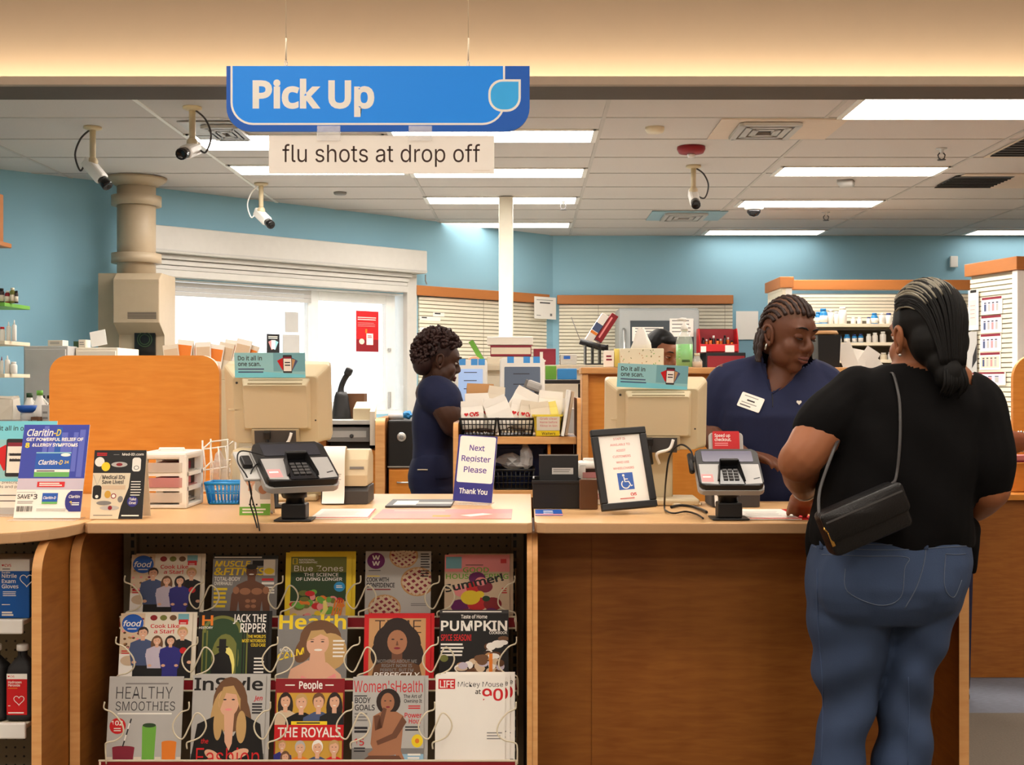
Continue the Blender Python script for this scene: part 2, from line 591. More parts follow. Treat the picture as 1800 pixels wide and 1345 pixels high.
mb = MB(Wi); mb.bx(u45(716, .06), u45(733, .06), -0.06, -0.001, 1.0, 2.384, 'shutter', 0.004); mb.build('guide_rail', rs)
mb = MB(Wi)
for i in range(3):
    mb.bx(UL + .02, um0 + .0, 0.03, 0.05, ZT - .05 - .035 * i, ZT - .017 - .035 * i, 'lgrey', 0.004)
mb.build('lowered_slat', rs)
mb = MB(Wi); mb.tube([(u45(748, .1), -.1, 2.386), (u45(748, .1), -.1, 2.33), (u45(749, .1), -.11, 2.30)], 0.006, 'grey', 6); mb.build('key_hook', rs)
# posters stuck on the panes
def pane_card(name, label, cat, px0, px1, py0, py1, base, deco=None):
    a, b = u45(px0, -.1), u45(px1, -.1)
    z0, z1 = z45(px0, py1, -.1), z45(px0, py0, -.1)
    mb = MB(W45); mb.bx(a, b, 0.104, 0.1095, z0, z1, base)
    mb.M = W45 @ T(a, 0.104, z0) @ FACE
    if deco: deco(mb, b - a, z1 - z0)
    o = mb.build(name)
    tag(o, label, cat); return o
def d_red(mb, w, h):
    mb.rect(0, w, 0, h * .3, 'dark_red')
    mb.lines(w * .06, w * .94, h * .83, h * .02, 'paper', 2, h * .05); mb.lines(w * .06, w * .9, h * .70, h * .012, 'pink', 3, h * .04)
    mb.rect(w * .45, w * .75, h * .17, h * .45, 'paper'); mb.lines(w * .5, w * .7, h * .38, h * .02, 'red', 2)
    mb.rect(w * .4, w * .48, h * .46, h * .56, 'orange'); mb.oval(w * .24, h * .25, w * .12, h * .07, 'paper2')
def d_black(mb, w, h):
    mb.lines(w * .1, w * .9, h * .85, h * .04, 'paper', 2, h * .08)
    for a, m in ((25, 'pink'), (-25, 'teal'), (0, 'paper')):
        mb.poly([(w * .5 + (x * math.cos(math.radians(a)) - y * math.sin(math.radians(a))) * w, h * .25 + (x * math.sin(math.radians(a)) + y * math.cos(math.radians(a))) * w) for x, y in ((-.16, 0), (.16, 0), (.16, .6), (-.16, .6))], m)
pane_card('poster', 'red poster with white ticket drawing taped on the window pane', 'poster', 627, 666, 546, 618, 'red', d_red)
pane_card('poster', 'small black poster with phone cards drawing on the window', 'poster', 470, 492, 587, 622, 'black_soft', d_black)
pane_card('notice_card', 'upper blank grey card stuck beside the window mullion', 'notice', 502, 525, 548, 584, 'lgrey')
pane_card('notice_card', 'lower blank grey card stuck beside the window mullion', 'notice', 498, 527, 588, 624, 'lgrey')

# ---------------------------------------------------------------- ceiling lamps
def troffer(px0, px1, py_near, depth, label, x=None, wide=False):
    h = CY - py_near
    y0 = (CEIL - CH) * F / h
    x0, x1 = x or (X(px0, y0), X(px1, y0))
    t = thing('ceiling_light', label, 'light', ((x0 + x1) / 2, y0, CEIL), 0, 'ceiling light panels')
    w = x1 - x0
    mb = MB(); mb.bx(-w / 2, w / 2, 0.0, depth, -0.006, -0.002, m_lens_far if y0 > 10.7 else m_lens); mb.build('diffuser', t)
    mb = MB()
    for a in (-1, 1): mb.bx(a * w / 2 - .015, a * w / 2 + .015, -.015, depth + .015, -0.010, -0.0005, 'white')
    for yy in (-.008, depth + .008): mb.bx(-w / 2, w / 2, yy - .007, yy + .007, -0.010, -0.0005, 'white')
    mb.build('frame', t)
    return t
XA, XB, XC = (-2.00, -0.84), (-0.80, 0.395), (1.715, 2.845)
troffer(0, 0, 209, .56, 'large ceiling light at the top right corner, nearest the soffit ledge', (1.715, 2.85)).location.y = 6.38
for py, lb in ((292.5, 'second nearest ceiling light of the right row, right of the red fire alarm'), (351.5, 'third ceiling light of the right row, right of the black dome camera'), (404, 'farthest ceiling light of the right row, close to the back wall')):
    troffer(0, 0, py, .34, lb, XC)
for py, lb in ((227.5, 'ceiling light peeping out right of the blue sign'), (295, 'ceiling light peeping out right of the white paper strip'), (345.5, 'ceiling light right at the top of the white post'), (390.5, 'farthest ceiling light, crossing behind the white post')):
    troffer(0, 0, py, .34, lb, XB)
troffer(0, 0, 290, .34, 'ceiling light half hidden left of the white paper strip', XA)
troffer(0, 0, 236, .45, 'ceiling light mostly hidden behind the left end of the blue sign', XA)
troffer(0, 0, 404, .34, 'ceiling light cut off by the right picture edge near the back wall', (4.26, 5.3))
for i, (x, y) in enumerate([(a, b) for a in (-4.0, -1.4, 1.2, 3.8) for b in (-2.6, -.4, 1.8, 3.9)]):
    t = thing('shop_light', 'ceiling light panel over the shop floor in front of the counter', 'light', (x, y, 3.65), 0, 'shop ceiling lights')
    mb = MB(); mb.bx(-.6, .6, -.3, .3, -.012, -.004, m_lens_store); mb.build('diffuser', t)

# ---------------------------------------------------------------- things on the ceiling
def cpt(px, py):
    y = (CEIL - CH) * F / (CY - py)
    return Vector((X(px, y), y, CEIL))
def vent(px0, px1, py0, py1, gx0, gx1, label, panel, dark=False):
    y1 = (CEIL - CH) * F / (CY - py0); y0 = (CEIL - CH) * F / (CY - py1)
    x0, x1 = X(px0, y0), X(px1, y0)
    g0, g1 = X(gx0, (y0 + y1) / 2), X(gx1, (y0 + y1) / 2)
    t = thing('ceiling_vent', label, 'vent', ((x0 + x1) / 2, (y0 + y1) / 2, CEIL))
    cx, cy = (x0 + x1) / 2, (y0 + y1) / 2
    mb = MB(); mb.bx(x0 - cx, x1 - cx, y0 - cy, y1 - cy, -.010, -.0045, panel); mb.build('panel', t)
    mb = MB()
    d = (y1 - y0) * .36
    mb.bx(g0 - cx, g1 - cx, -d, d, -.013, -.0105, 'dark_grey')
    if not dark:
        for k in range(3):
            q = 1 - k * .3
            a, b = (g0 - cx) * q + (g1 - cx) * (1 - q) * .5, (g1 - cx) * q + (g0 - cx) * (1 - q) * .5
            mid = (g0 + g1) / 2 - cx; hw = (g1 - g0) / 2 * q
            for s in (-1, 1):
                mb.bx(mid - hw, mid + hw, s * d * q - .018, s * d * q + .018, -.03, -.013, 'lgrey')
                mb.bx(mid + s * hw - .018, mid + s * hw + .018, -d * q, d * q, -.03, -.013, 'lgrey')
    else:
        for k in range(7): mb.bx(g0 - cx, g1 - cx, -d + 2 * d * k / 7, -d + 2 * d * k / 7 + .02, -.018, -.013, 'black_soft')
    mb.build('grille', t)
mat('vent_cream', (214, 196, 178), 0.6); mat('vent_blue', (150, 180, 192), 0.6)
vent(1243, 1450, 207, 242, 1296, 1392, 'square louvred ceiling vent above and right of the red fire alarm', 'vent_cream')
vent(1645, 1830, 304, 329, 1662, 1762, 'ceiling vent with wide dark grille at far right', 'vent_cream', True)
vent(1728, 1900, 233, 275, 1772, 1850, 'ceiling vent with dark grille cut off by the right edge', 'vent_cream', True)
vent(1135, 1262, 370, 386, 1168, 1235, 'bluish ceiling vent left of the black dome camera', 'vent_blue')
vent(352, 440, 212, 243, 372, 425, 'ceiling vent half hidden behind the left end of the blue sign', 'lgrey')
def disc(name, label, cat, px, py, r, h, m, extra=None):
    p = cpt(px, py)
    mb = MB(); mb.lathe([(r, 0), (r, -h * .5), (r * .85, -h), (.002, -h)], m, 20)
    if extra: extra(mb)
    o = mb.build(name, None, p); tag(o, label, cat); return o
disc('smoke_detector', 'small cream round detector left of the louvred ceiling vent', 'detector', 1151, 224, .055, .03, 'cream')
disc('smoke_detector', 'small grey round detector on ceiling near the angled wall', 'detector', 598, 338, .05, .02, 'grey')
t = thing('fire_alarm', 'round red fire alarm with white strobe on the ceiling', 'alarm', cpt(1215, 258))
mb = MB(); mb.lathe([(.085, 0), (.088, -.015), (.075, -.04), (.03, -.045), (.002, -.045)], 'dark_red', 24); mb.build('body', t)
mb = MB(); mb.lathe([(.02, -.044), (.026, -.05), (.022, -.065), (.002, -.07)], 'white', 14); mb.build('strobe', t)
t = thing('dome_camera', 'black dome security camera on white ceiling mount', 'camera', cpt(1325, 363))
mb = MB(); mb.lathe([(.08, 0), (.08, -.02), (.06, -.03)], 'white', 20); mb.build('mount', t)
mb = MB(); mb.lathe([(.058, -.028), (.055, -.05), (.035, -.075), (.002, -.085)], 'black_gloss', 20); mb.build('dome', t)
p = cpt(1487, 317)
mb = MB(); mb.lathe([(.075, 0), (.075, -.03), (.06, -.045), (.002, -.047)], 'lgrey', 4); o = mb.build('motion_sensor', None, p, 20); tag(o, 'boxy pale grey sensor on the ceiling between two right lights', 'sensor')
def sprinkler(px, py, label):
    t = thing('sprinkler', label, 'sprinkler', cpt(px, py), 0, 'ceiling sprinklers')
    mb = MB(); mb.lathe([(.035, 0), (.03, -.006), (.012, -.01), (.012, -.03), (.002, -.03)], 'silver', 14); mb.build('escutcheon', t)
    mb = MB()
    for s in (-1, 1): mb.tube([(s * .008, 0, -.025), (s * .022, 0, -.04), (s * .018, 0, -.06), (0, 0, -.07)], .004, 'dark_grey', 6)
    mb.lathe([(.026, -.069), (.026, -.073), (.002, -.073)], 'dark_grey', 12); mb.build('deflector', t)
sprinkler(1655, 261, 'sprinkler head above the second right ceiling light')
sprinkler(990, 353, 'sprinkler head just right of the white post top')
sprinkler(1452, 373, 'sprinkler head between the two farthest right ceiling lights')
def cctv(px, py, pxl, pyl, label, head, black=False, drop=.26):
    """ceiling camera: plate, pole, body aimed along head, lens and loose cable"""
    p = cpt(px, py)
    t = thing('security_camera', label, 'camera', p, 0, 'ceiling security cameras')
    mb = MB(); mb.lathe([(.05, 0), (.05, -.012), (.03, -.02), (.002, -.02)], 'beige', 18); mb.build('ceiling_plate', t)
    mb = MB(); mb.tube([(0, 0, -.015), (0, 0, -drop)], .017, 'beige', 10); mb.ball((0, 0, -drop), .03, 'beige'); mb.build('pole', t)
    d = Vector(head).normalized()
    q = d.to_track_quat('Z', 'Y').to_matrix().to_4x4()
    M = T(0, 0, -drop - .035) @ q
    mb = MB(M); mb.box((0, 0, .02), (.062, .068, .17), 'white', .014); mb.build('body', t)
    mb = MB(M); mb.lathe([(.03, .10), (.032, .15), (.028, .16), (.02, .155), (.002, .15)], 'black_gloss', 14); mb.build('lens', t)
    s = -1 if d.x > 0 else 1
    mb = MB(); mb.tube(bez([(s * .02, 0, -.02), (s * .07, 0, -drop * .35), (s * .1, .0, -drop * .8), (s * .07, 0, -drop - .05), Vector((0, 0, -drop - .035)) - d * .07]), .0055, 'dark_grey' if black else 'white', 6)
    mb.build('cable', t)
cctv(163, 223, 0, 0, 'white security camera on pole at far left, aimed down right', (.55, -.25, -.6), True, .2)
cctv(338, 188, 0, 0, 'white security camera on pole nearest the blue sign, lens towards viewer', (-.12, -.85, -.3), True, .19)
cctv(459, 322, 0, 0, 'white security camera on pole hanging below the white paper strip', (.5, -.5, -.45), False, .2)
cctv(1219, 291, 0, 0, 'security camera on slim pole hanging below the red fire alarm', (.0, -.75, -.45), True, .17)

# ---------------------------------------------------------------- white post
y = 9.85
mb = MB(); mb.box((0, 0, CEIL / 2 - .002), (.112, .07, CEIL - .006), 'ivory_wall', .01)
o = mb.build('utility_post', None, (X(889.5, y), y, 0)); tag(o, 'slim white post rising from behind the monitors to the ceiling', 'post')
# ---------------------------------------------------------------- pneumatic tube station
y = 8.95
xt = X(240, y)
t = thing('tube_station', 'tan pneumatic tube terminal with fat pipe to the ceiling', 'tube station', (xt, y, 0))
mb = MB(); mb.lathe([(.133, 2.1), (.133, CEIL - .002)], 'tan_metal', 32); mb.build('pipe', t)
mb = MB(); mb.lathe([(.21, CEIL - .006), (.205, CEIL - .025), (.15, CEIL - .06), (.135, CEIL - .07)], 'tan_metal', 32); mb.build('ceiling_flange', t)
for zc in (Z(354, y), Z(455, y)):
    mb = MB(); mb.lathe([(.134, zc - .034), (.172, zc - .034), (.172, zc + .034), (.134, zc + .034)], 'tan_metal', 32); mb.build('collar', t)
    if zc < 2.4: pass
zt, zb = Z(484, y), Z(565, y)
mb = MB(); mb.bx(X(179, y) - xt, X(217, y) - xt, -.08, .12, 1.16, Z(482, y), 'tan_metal', .004); mb.build('side_duct', t)
mb = MB()
xa, xb_ = X(219, y) - xt, X(298, y) - xt
prof = [(-.12, 1.16), (.15, 1.16), (.15, zt), (-.18, zt), (-.25, zt - .05), (-.25, zb - .02), (-.12, zb - .1)]
mb.prism([(a, b) for a, b in prof], xa, xb_, 'tan_metal', .006, M=Matrix(((0, 0, 1, 0), (1, 0, 0, 0), (0, 1, 0, 0), (0, 0, 0, 1))))
for i in range(6): mb.bx(xa + .10, xb_ - .02, -.252, -.249, Z(553 + i * 2.0, y) - .002, Z(553 + i * 2.0, y) + .002, 'dark_grey')
mb.bx(xa + .09, xb_ - .0, -.252, -.249, zt - .075, zt - .072, 'beige_dark')
mb.build('housing', t)
mb = MB(); mb.bx(X(247, y) - xt, X(283, y) - xt, -.14, -.118, 1.3, Z(575, y), 'black_gloss'); 
mb.M = T(X(265, y) - xt, -.142, Z(598, y)) @ FACE
for r in (.05, .035): mb.line([(r * math.cos(2 * PI * k / 24), r * math.sin(2 * PI * k / 24)) for k in range(24)], .006, 'dark_green', True)
mb.build('window', t)
# ---------------------------------------------------------------- hanging signs
y = 4.0
xs0, xs1, zs0, zs1 = X(398, y), X(931, y), Z(231, y), Z(116, y)
w, h = xs1 - xs0, zs1 - zs0
t = thing('hanging_sign', 'bright blue hanging sign reading Pick Up above the counter', 'sign', (xs0, y, zs0))
mb = MB(T(0, 0, 0) @ FACE)
k = w / 533.0
mb.prism(rrect(0, w, 0, h, 42 * k, 8, 'ab'), -0.012, 0.0, 'sign_dark')
poly = [(488 * k, h), (9 * k, h)]
bl = rrect(9 * k, 488 * k, 13 * k, h, 38 * k, 8, 'ab')
mb.poly(bl, 'sign_blue')
edge = [(9 * k, h)] + [p for p in rrect(9 * k, 488 * k, 13 * k, h, 38 * k, 8, 'ab') if p[1] < h - 1e-6] + [(488 * k, h)]
mb.line(edge, 3.6 * k, 'white')
def leaf(cx, cy, r):
    return rrect(cx - r, cx + r, cy - r, cy + r, r * .86, 7, 'abd')
lx, ly = (887 - 398) * k, h - (168 - 116) * k
mb.poly(leaf(lx, ly, 28.5 * k), 'white'); mb.poly(leaf(lx, ly, 24.5 * k), 'sky_blue')
mb.text('Pick Up', 46 * k, (231 - 188) * k, 44 * k, 'white', w=214 * k, bold=0.045)
mb.build('panel', t)
for px, n in ((502, 0), (823, 1)):
    xx = X(px, y) - xs0
    mb = MB(); mb.tube([(xx, 0.006, h + .02), (xx + .001, .006, h + .09)], .0028, 'cream', 6); mb.tube([(xx, 0.006, h + .09), (xx, .006, 3.65 - zs0)], .0016, 'cream', 6)
    mb.tube([(xx + .004 * math.cos(a * PI / 5), .006, h + .01 + .009 * math.sin(a * PI / 5)) for a in range(11)], .0014, 'silver', 5)
    mb.build('cord', t)
t2 = thing('paper_strip', 'white paper strip reading flu shots at drop off, hung under the blue sign', 'sign', (X(472, y), y, Z(305, y)))
w2, h2 = X(869, y) - X(472, y), Z(238, y) - Z(305, y)
mb = MB(T(0, 0.004, 0) @ FACE); mb.prism([(0, 0), (w2, 0), (w2, h2), (0, h2)], -.001, 0, 'paper')
mb.text('flu shots at drop off', 24 * k, 20.5 * k, 30.5 * k, 'dark_ink', w=348 * k, bold=0.0); mb.rect(w2 - 38 * k, w2 - 8 * k, 5 * k, 6 * k, 'paper2'); mb.build('sheet', t2)
for px in (578, 739):
    mb = MB(); xx = X(px, y) - X(472, y)
    mb.bx(xx - .037, xx + .037, -.004, -.001, h2 - .018, h2 + .03, 'acrylic', .001); mb.build('clip', t2)
# ================================================================ THE PICK-UP COUNTER
CT = 1.037                        # counter top height
mat('skin_light', (226, 176, 146), 0.6); mat('skin_mid', (170, 116, 84), 0.6); mat('skin_deep', (112, 72, 52), 0.6)
mat('hair_dark', (44, 32, 28), 0.6); mat('hair_brown', (112, 78, 52), 0.6); mat('hair_blond', (198, 160, 104), 0.6)
mat('denim_art', (74, 88, 124), 0.7); mat('lilac', (200, 190, 206), 0.7); mat('violet', (104, 20, 92), 0.6)
mat('sand', (214, 190, 160), 0.7); mat('cyan', (46, 150, 210), 0.6); mat('olive', (118, 122, 60), 0.7)
XZY = Matrix(((1, 0, 0, 0), (0, 1, 0, 0), (0, 0, 1, 0), (0, 0, 0, 1)))
def rounded_top(mb, poly, z1, th, m_top, m_edge):
    mb.prism(poly, z1 - th, z1 - .002, m_edge, .003)
    mb.prism(poly, z1 - .003, z1, m_top, .0015)
# --- left (magazine) counter top, with the angled left return
t = thing('worktop', 'long pale laminate counter top above the magazine rack', 'counter', (-.6, 3.5, CT - .03))
mb = MB(T(.6, -3.5, -CT + .03)); rounded_top(mb, [(-1.222, 3.49), (-1.21, 3.475), (0.0, 3.475), (.013, 3.49), (.013, 4.40), (-1.222, 4.40)], CT, .029, 'laminate', 'laminate_edge'); mb.build('slab', t)
t = thing('worktop', 'short pale counter top turning toward the viewer at lower left', 'counter', (-1.6, 3.3, CT - .03))
mb = MB(T(1.6, -3.3, -CT + .03)); rounded_top(mb, [(-1.226, 3.455), (-1.238, 3.40), (-1.262, 3.33), (-1.31, 3.265), (-1.37, 3.235), (-1.47, 3.21), (-2.1, 3.15), (-2.1, 4.40), (-1.226, 4.40)], CT, .029, 'laminate', 'laminate_edge'); mb.build('slab', t)
t = thing('worktop', 'pale laminate counter top of the right register, customer leaning on it', 'counter', (.6, 3.5, CT - .03))
mb = MB(T(-.6, -3.5, -CT + .03)); rounded_top(mb, [(.02, 3.52), (.027, 3.488), (.05, 3.475), (1.20, 3.475), (1.225, 3.50), (1.225, 4.12), (.02, 4.12)], CT, .029, 'laminate', 'laminate_edge'); mb.build('slab', t)
CB = CT - .0292
def side_panel(mb, x0, x1, y0, y1, z1=CB - .0006, r=.09, M=None):
    """upright board, front top corner rounded, pale edge band on the front"""
    MM = Matrix(((0, 0, 1, 0), (1, 0, 0, 0), (0, 1, 0, 0), (0, 0, 0, 1)))
    if M is not None: MM = M @ MM
    pr = rrect(y0, y1, 0.001, z1, r, 8, 'd')
    mb.prism(pr, x0, x1, 'maple_front_dim', 0.0, M=MM)
    pe = [(a - .0012, b) for a, b in pr if a < y0 + r + 1e-4]
    # edge band strip following the front
    band = [(y0 - .001, .001)] + [q for q in sorted(pr, key=lambda q: q[1]) if q[0] <= y0 + r + 1e-4 and q[1] > .01]
    vs = []; fs = []
    for a, b in band: vs += [(a - .0012, b + .0004, x0), (a - .0012, b + .0004, x1)]
    for i in range(len(band) - 1): fs.append((2 * i, 2 * i + 1, 2 * i + 3, 2 * i + 2))
    mb.add(vs, fs, 'maple_edge', True, MM)
# --- magazine bay under the left counter
t = thing('display_cabinet', 'open maple cabinet bay with grey pegboard back holding the magazine rack', 'cabinet', (-.6, 3.5, 0))
mb = MB(T(.6, -3.5, 0)); side_panel(mb, -1.262, -1.234, 3.485, 4.0); mb.build('side_panel', t)
mb = MB(T(.6, -3.5, 0)); side_panel(mb, -.001, .0135, 3.485, 4.0); mb.build('side_panel', t)
mb = MB(T(.6, -3.5, 0)); mb.bx(-1.233, -.002, 3.86, 3.875, .002, CB - .001, 'pegboard')
hole = []
y = 3.8595
for r_ in range(34):
    for c in range(44):
        xx, zz = -1.16 + .0255 * c, CB - .032 - .0254 * r_
        if r_ < 6 or c in (0, 1, 9, 10, 18, 19, 27, 28, 36, 37, 42, 43):
            hole.append((xx, zz))
vs = []; fs = []
for xx, zz in hole:
    b0 = len(vs)
    vs += [(xx + .0036 * math.cos(k * PI / 3), y, zz + .0036 * math.sin(k * PI / 3)) for k in range(6)]
    fs.append(tuple(range(b0, b0 + 6)))
mb.add(vs, fs, 'black')
mb.build('pegboard', t)
for xx in (-1.205, -.03):
    mb = MB(T(.6, -3.5, 0)); mb.bx(xx - .02, xx + .02, 3.83, 3.859, .002, CB - .002, 'pegboard', .002)
    for k in range(30): mb.bx(xx - .005 + (.008 if xx < -1 else -.008), xx + .005 + (.008 if xx < -1 else -.008), 3.8285, 3.8298, CB - .03 - .032 * k - .022, CB - .03 - .032 * k, 'black')
    mb.build('slotted_upright', t)
# --- right bay: recessed knee panel
t = thing('service_counter', 'plain maple front under the right counter with end panel behind the customer', 'counter', (.6, 3.5, 0))
mb = MB(T(-.6, -3.5, 0)); side_panel(mb, .0142, .0285, 3.487, 3.9); mb.build('side_panel', t)
mb = MB(T(-.6, -3.5, 0)); side_panel(mb, 1.192, 1.219, 3.487, 3.9); mb.build('side_panel', t)
mb = MB(T(-.6, -3.5, 0)); mb.bx(.029, X(1040, 3.72) + .001, 3.715, 3.74, .002, CB - .001, 'maple_front_dim'); mb.build('front_panel', t)
mb = MB(T(-.6, -3.5, 0)); mb.bx(X(1040, 3.72), 1.1915, 3.71, 3.735, .002, CB - .001, 'maple_front_dim'); mb.build('front_panel', t)
# --- left return bay: end panel, pegboard, two white shelves
t = thing('display_cabinet', 'shelf bay at lower left with rounded maple end panel', 'cabinet', (-1.3, 3.3, 0))
MI = T(1.3, -3.3, 0)
Mp = T(-1.291, 3.29, 0)
mb = MB(MI); side_panel(mb, 0, .026, 0, .27, M=Mp); mb.build('side_panel', t)
mb = MB(MI); mb.bx(-2.0, -1.262, 3.62, 3.64, .002, CB - .001, 'pegboard')
vs = []; fs = []
for r_ in range(38):
    for c in range(9):
        xx, zz = -1.29 - .0254 * c, CB - .02 - .0254 * r_
        b0 = len(vs); vs += [(xx + .0036 * math.cos(k * PI / 3), 3.6195, zz + .0036 * math.sin(k * PI / 3)) for k in range(6)]; fs.append(tuple(range(b0, b0 + 6)))
mb.add(vs, fs, 'black'); mb.build('pegboard', t)
SH = []
for py0, py1, xr in ((1090, 1114, 42), (1272, 1298, 47)):
    zz = Z(py0, 3.36); SH.append(zz)
    mb = MB(MI); mb.bx(-2.0, X(xr, 3.36), 3.36, 3.619, zz - .014, zz - .001, 'cream', .002); mb.bx(-2.0, X(xr, 3.36), 3.35, 3.362, Z(py1, 3.36), zz + .003, 'white', .004)
    mb.build('shelf', t)
# gloves box and peroxide bottles
def heart(cx, cy, r):
    pts = []
    for k in range(28):
        a = 2 * PI * k / 28
        pts.append((cx + r * 16 * math.sin(a) ** 3 / 16, cy + r * (13 * math.cos(a) - 5 * math.cos(2 * a) - 2 * math.cos(3 * a) - math.cos(4 * a)) / 16))
    return pts
mat('glove_blue', (20, 92, 176), 0.4)
gx0, gx1 = X(-60, 3.38), X(50.5, 3.38); gz = SH[0]; gh = Z(984, 3.38) - gz
t = thing('glove_box', 'blue and white box of nitrile exam gloves on the upper white shelf', 'box', (gx0, 3.385, gz))
mb = MB(); w = gx1 - gx0; mb.bx(0, w, 0, .11, 0, gh, 'glove_blue', .002); mb.bx(-.0006, w + .0006, -.0006, .1106, gh * .80, gh + .0006, 'white', .001)
mb.M = T(0, -.0008, 0) @ FACE
x0 = X(1, 3.38) - gx0; q = gh / 106.0
mb.text('CVS', x0 + 6 * q, 93 * q, 4.5 * q, 'red', w=12 * q); mb.poly(heart(x0 + 3 * q, 95.5 * q, 2.2 * q), 'red'); mb.lines(x0 + 2 * q, x0 + 18 * q, 88 * q, 1.3 * q, 'ink', 1)
mb.text('Durable', x0 + 1 * q, 81 * q, 3.4 * q, 'paper', w=15 * q)
for i, (s, wq) in enumerate((('Nitrile', 27), ('Exam', 25), ('Gloves', 30))): mb.text(s, x0 + 1 * q, (73 - 9.4 * i) * q, 6.6 * q, 'paper', w=wq * q, bold=.02)
mb.lines(x0 + 3 * q, x0 + 27 * q, 47 * q, 1.3 * q, 'paper', 3, 3.4 * q); mb.lines(x0 + 1 * q, x0 + 18 * q, 24 * q, 1.3 * q, 'paper', 1); mb.lines(x0 + 1 * q, x0 + 22 * q, 9 * q, 3 * q, 'paper', 2, 4.5 * q)
mb.line(heart(x0 + 46 * q, 69 * q, 12 * q), 1.4 * q, 'paper', True)
mb.build('carton', t)
def peroxide(px0, px1, label, detail=True):
    x0, x1 = X(px0, 3.37), X(px1, 3.37); w = x1 - x0; zz = SH[1] + .003; h = Z(1139, 3.37) - zz
    t = thing('medicine_bottle', label, 'bottle', ((x0 + x1) / 2, 3.41, zz), 0, 'dark bottles on the lower shelf')
    mb = MB(); rings = []
    for z, a, b in ((0, .94, .9), (.003, 1, 1), (h * .07, 1, 1), (h * .075, .96, .97), (h * .66, .96, .97), (h * .72, .9, .9), (h * .79, .62, .6), (h * .86, .34, .4), (h * .93, .33, .4)):
        rings.append([(px, py, z) for px, py in rrect(-w / 2 * a, w / 2 * a, -.034 * b, .034 * b, .012, 4)])
    mb.loft(rings, 'black_soft')
    mb.build('body', t)
    mb = MB(); mb.lathe([(w * .21, h * .925), (w * .23, h * .935), (w * .23, h), (w * .21, h * 1.01), (.001, h * 1.01)], 'white', 20); mb.build('cap', t)
    mb = MB(T(-w * .43, -.0345, h * .08) @ FACE); lw = w * .80; lh = h * .56; q = lh / 80
    mb.rect(0, lw, 0, lh, 'red'); mb.rect(0, lw, lh * .87, lh, 'paper')
    mb.text('CVS', 7 * q, 73 * q, 3.6 * q, 'red', w=8 * q); mb.poly(heart(4 * q, 75 * q, 2 * q), 'red')
    mb.text('Hydrogen', 3 * q, 61.5 * q, 4.4 * q, 'paper', w=26 * q); mb.text('Peroxide', 3 * q, 55.5 * q, 4.4 * q, 'paper', w=23 * q); mb.lines(3 * q, 24 * q, 51 * q, 1.6 * q, 'orange', 1)
    mb.line(heart(24 * q, 29 * q, 10 * q), 1.3 * q, 'paper', True); mb.lines(3 * q, 8 * q, 17 * q, 1.6 * q, 'paper'); mb.lines(3 * q, lw - 3 * q, 3 * q, 2.4 * q, 'paper', 1)
    mb.build('label', t)
peroxide(7, 52, 'dark bottle of hydrogen peroxide with red label on the lower white shelf')
peroxide(-42, 4, 'dark bottle cut off by the left edge beside the peroxide bottle')

# ================================================================ MAGAZINE RACK
ROWY = (3.70, 3.615, 3.53)
TILT = 9
rack = thing('magazine_rack', 'three tier white wire magazine rack with red label strips', 'rack', (-.6, 3.7, 0))
MI = T(.6, -3.7, 0)
STRIP = ((1085, 1103), (1195, 1213), (1338, 1362))
EDGE = ((220, 905), (205, 908), (184, 907))
GAPS = ((357, 496, 633, 771), (346, 487, 631, 769), (331, 474, 619, 763))
BOT = (1070, 1181, 1299)
for r_ in range(3):
    y = ROWY[r_]
    x0, x1 = X(EDGE[r_][0] - 3, y), X(EDGE[r_][1] + 3, y)
    z0, z1 = Z(STRIP[r_][1], y - .035), Z(STRIP[r_][0], y - .035)
    mb = MB(MI); mb.bx(x0, x1, y - .037, y - .033, z0, z1, 'dark_red'); mb.bx(x0, x1, y - .039, y - .0335, z1 - .001, z1 + .004, 'wire', .001); mb.bx(x0, x1, y - .039, y - .0335, z0 - .004, z0 + .001, 'wire', .001)
    mb.build('label_strip', rack)
    mb = MB(MI); mb.bx(x0, x1, y - .033, y + .05, z0 - .006, z0, 'wire', .001)
    mb.build('tray', rack)
    yy = y - .048
    def wp(pts): return [(X(a, yy), yy + .002 * math.sin(i), Z(b, yy)) for i, (a, b) in enumerate(pts)]
    bo = BOT[r_]; k = 1 + .06 * r_
    for gx in GAPS[r_]:
        mb = MB(MI)
        off = [(1, -58), (0, -46), (-12, -41), (-24, -24), (-21, -8), (-9, 0), (2, -20), (12, -40), (23, -34), (28, -20), (21, -5), (9, 2), (-2, 6), (-2, 16)]
        mb.tube(bez(wp([(gx + a * k, bo + b * k) for a, b in off]), 4), .0023, 'wire', 6)
        mb.build('wire_loop', rack)
    mb = MB(MI); ex = EDGE[r_][0]
    mb.tube(bez(wp([(ex + a * k, bo + b * k) for a, b in ((0, -58), (-1, -47), (12, -41), (27, -24), (29, -8), (18, 2), (3, 6), (1, 14), (2, 40))]), 4), .0023, 'wire', 6)
    mb.build('wire_loop', rack)
    mb = MB(MI); ex = EDGE[r_][1]
    mb.tube(bez(wp([(ex + a * k, bo + b * k) for a, b in ((0, -58), (-1, -47), (-13, -41), (-27, -24), (-29, -8), (-18, 2), (-2, 6), (2, 14), (2, 40))]), 4), .0023, 'wire', 6)
    mb.build('wire_loop', rack)
    for xx in (x0 + .004, x1 - .004):
        mb = MB(MI); mb.tube([(xx, y - .036, z1), (xx, y - .036, z0), (xx, 3.815, z0 + .01), (xx, 3.815, z1 + .12)], .003, 'wire', 6); mb.build('side_wire', rack)
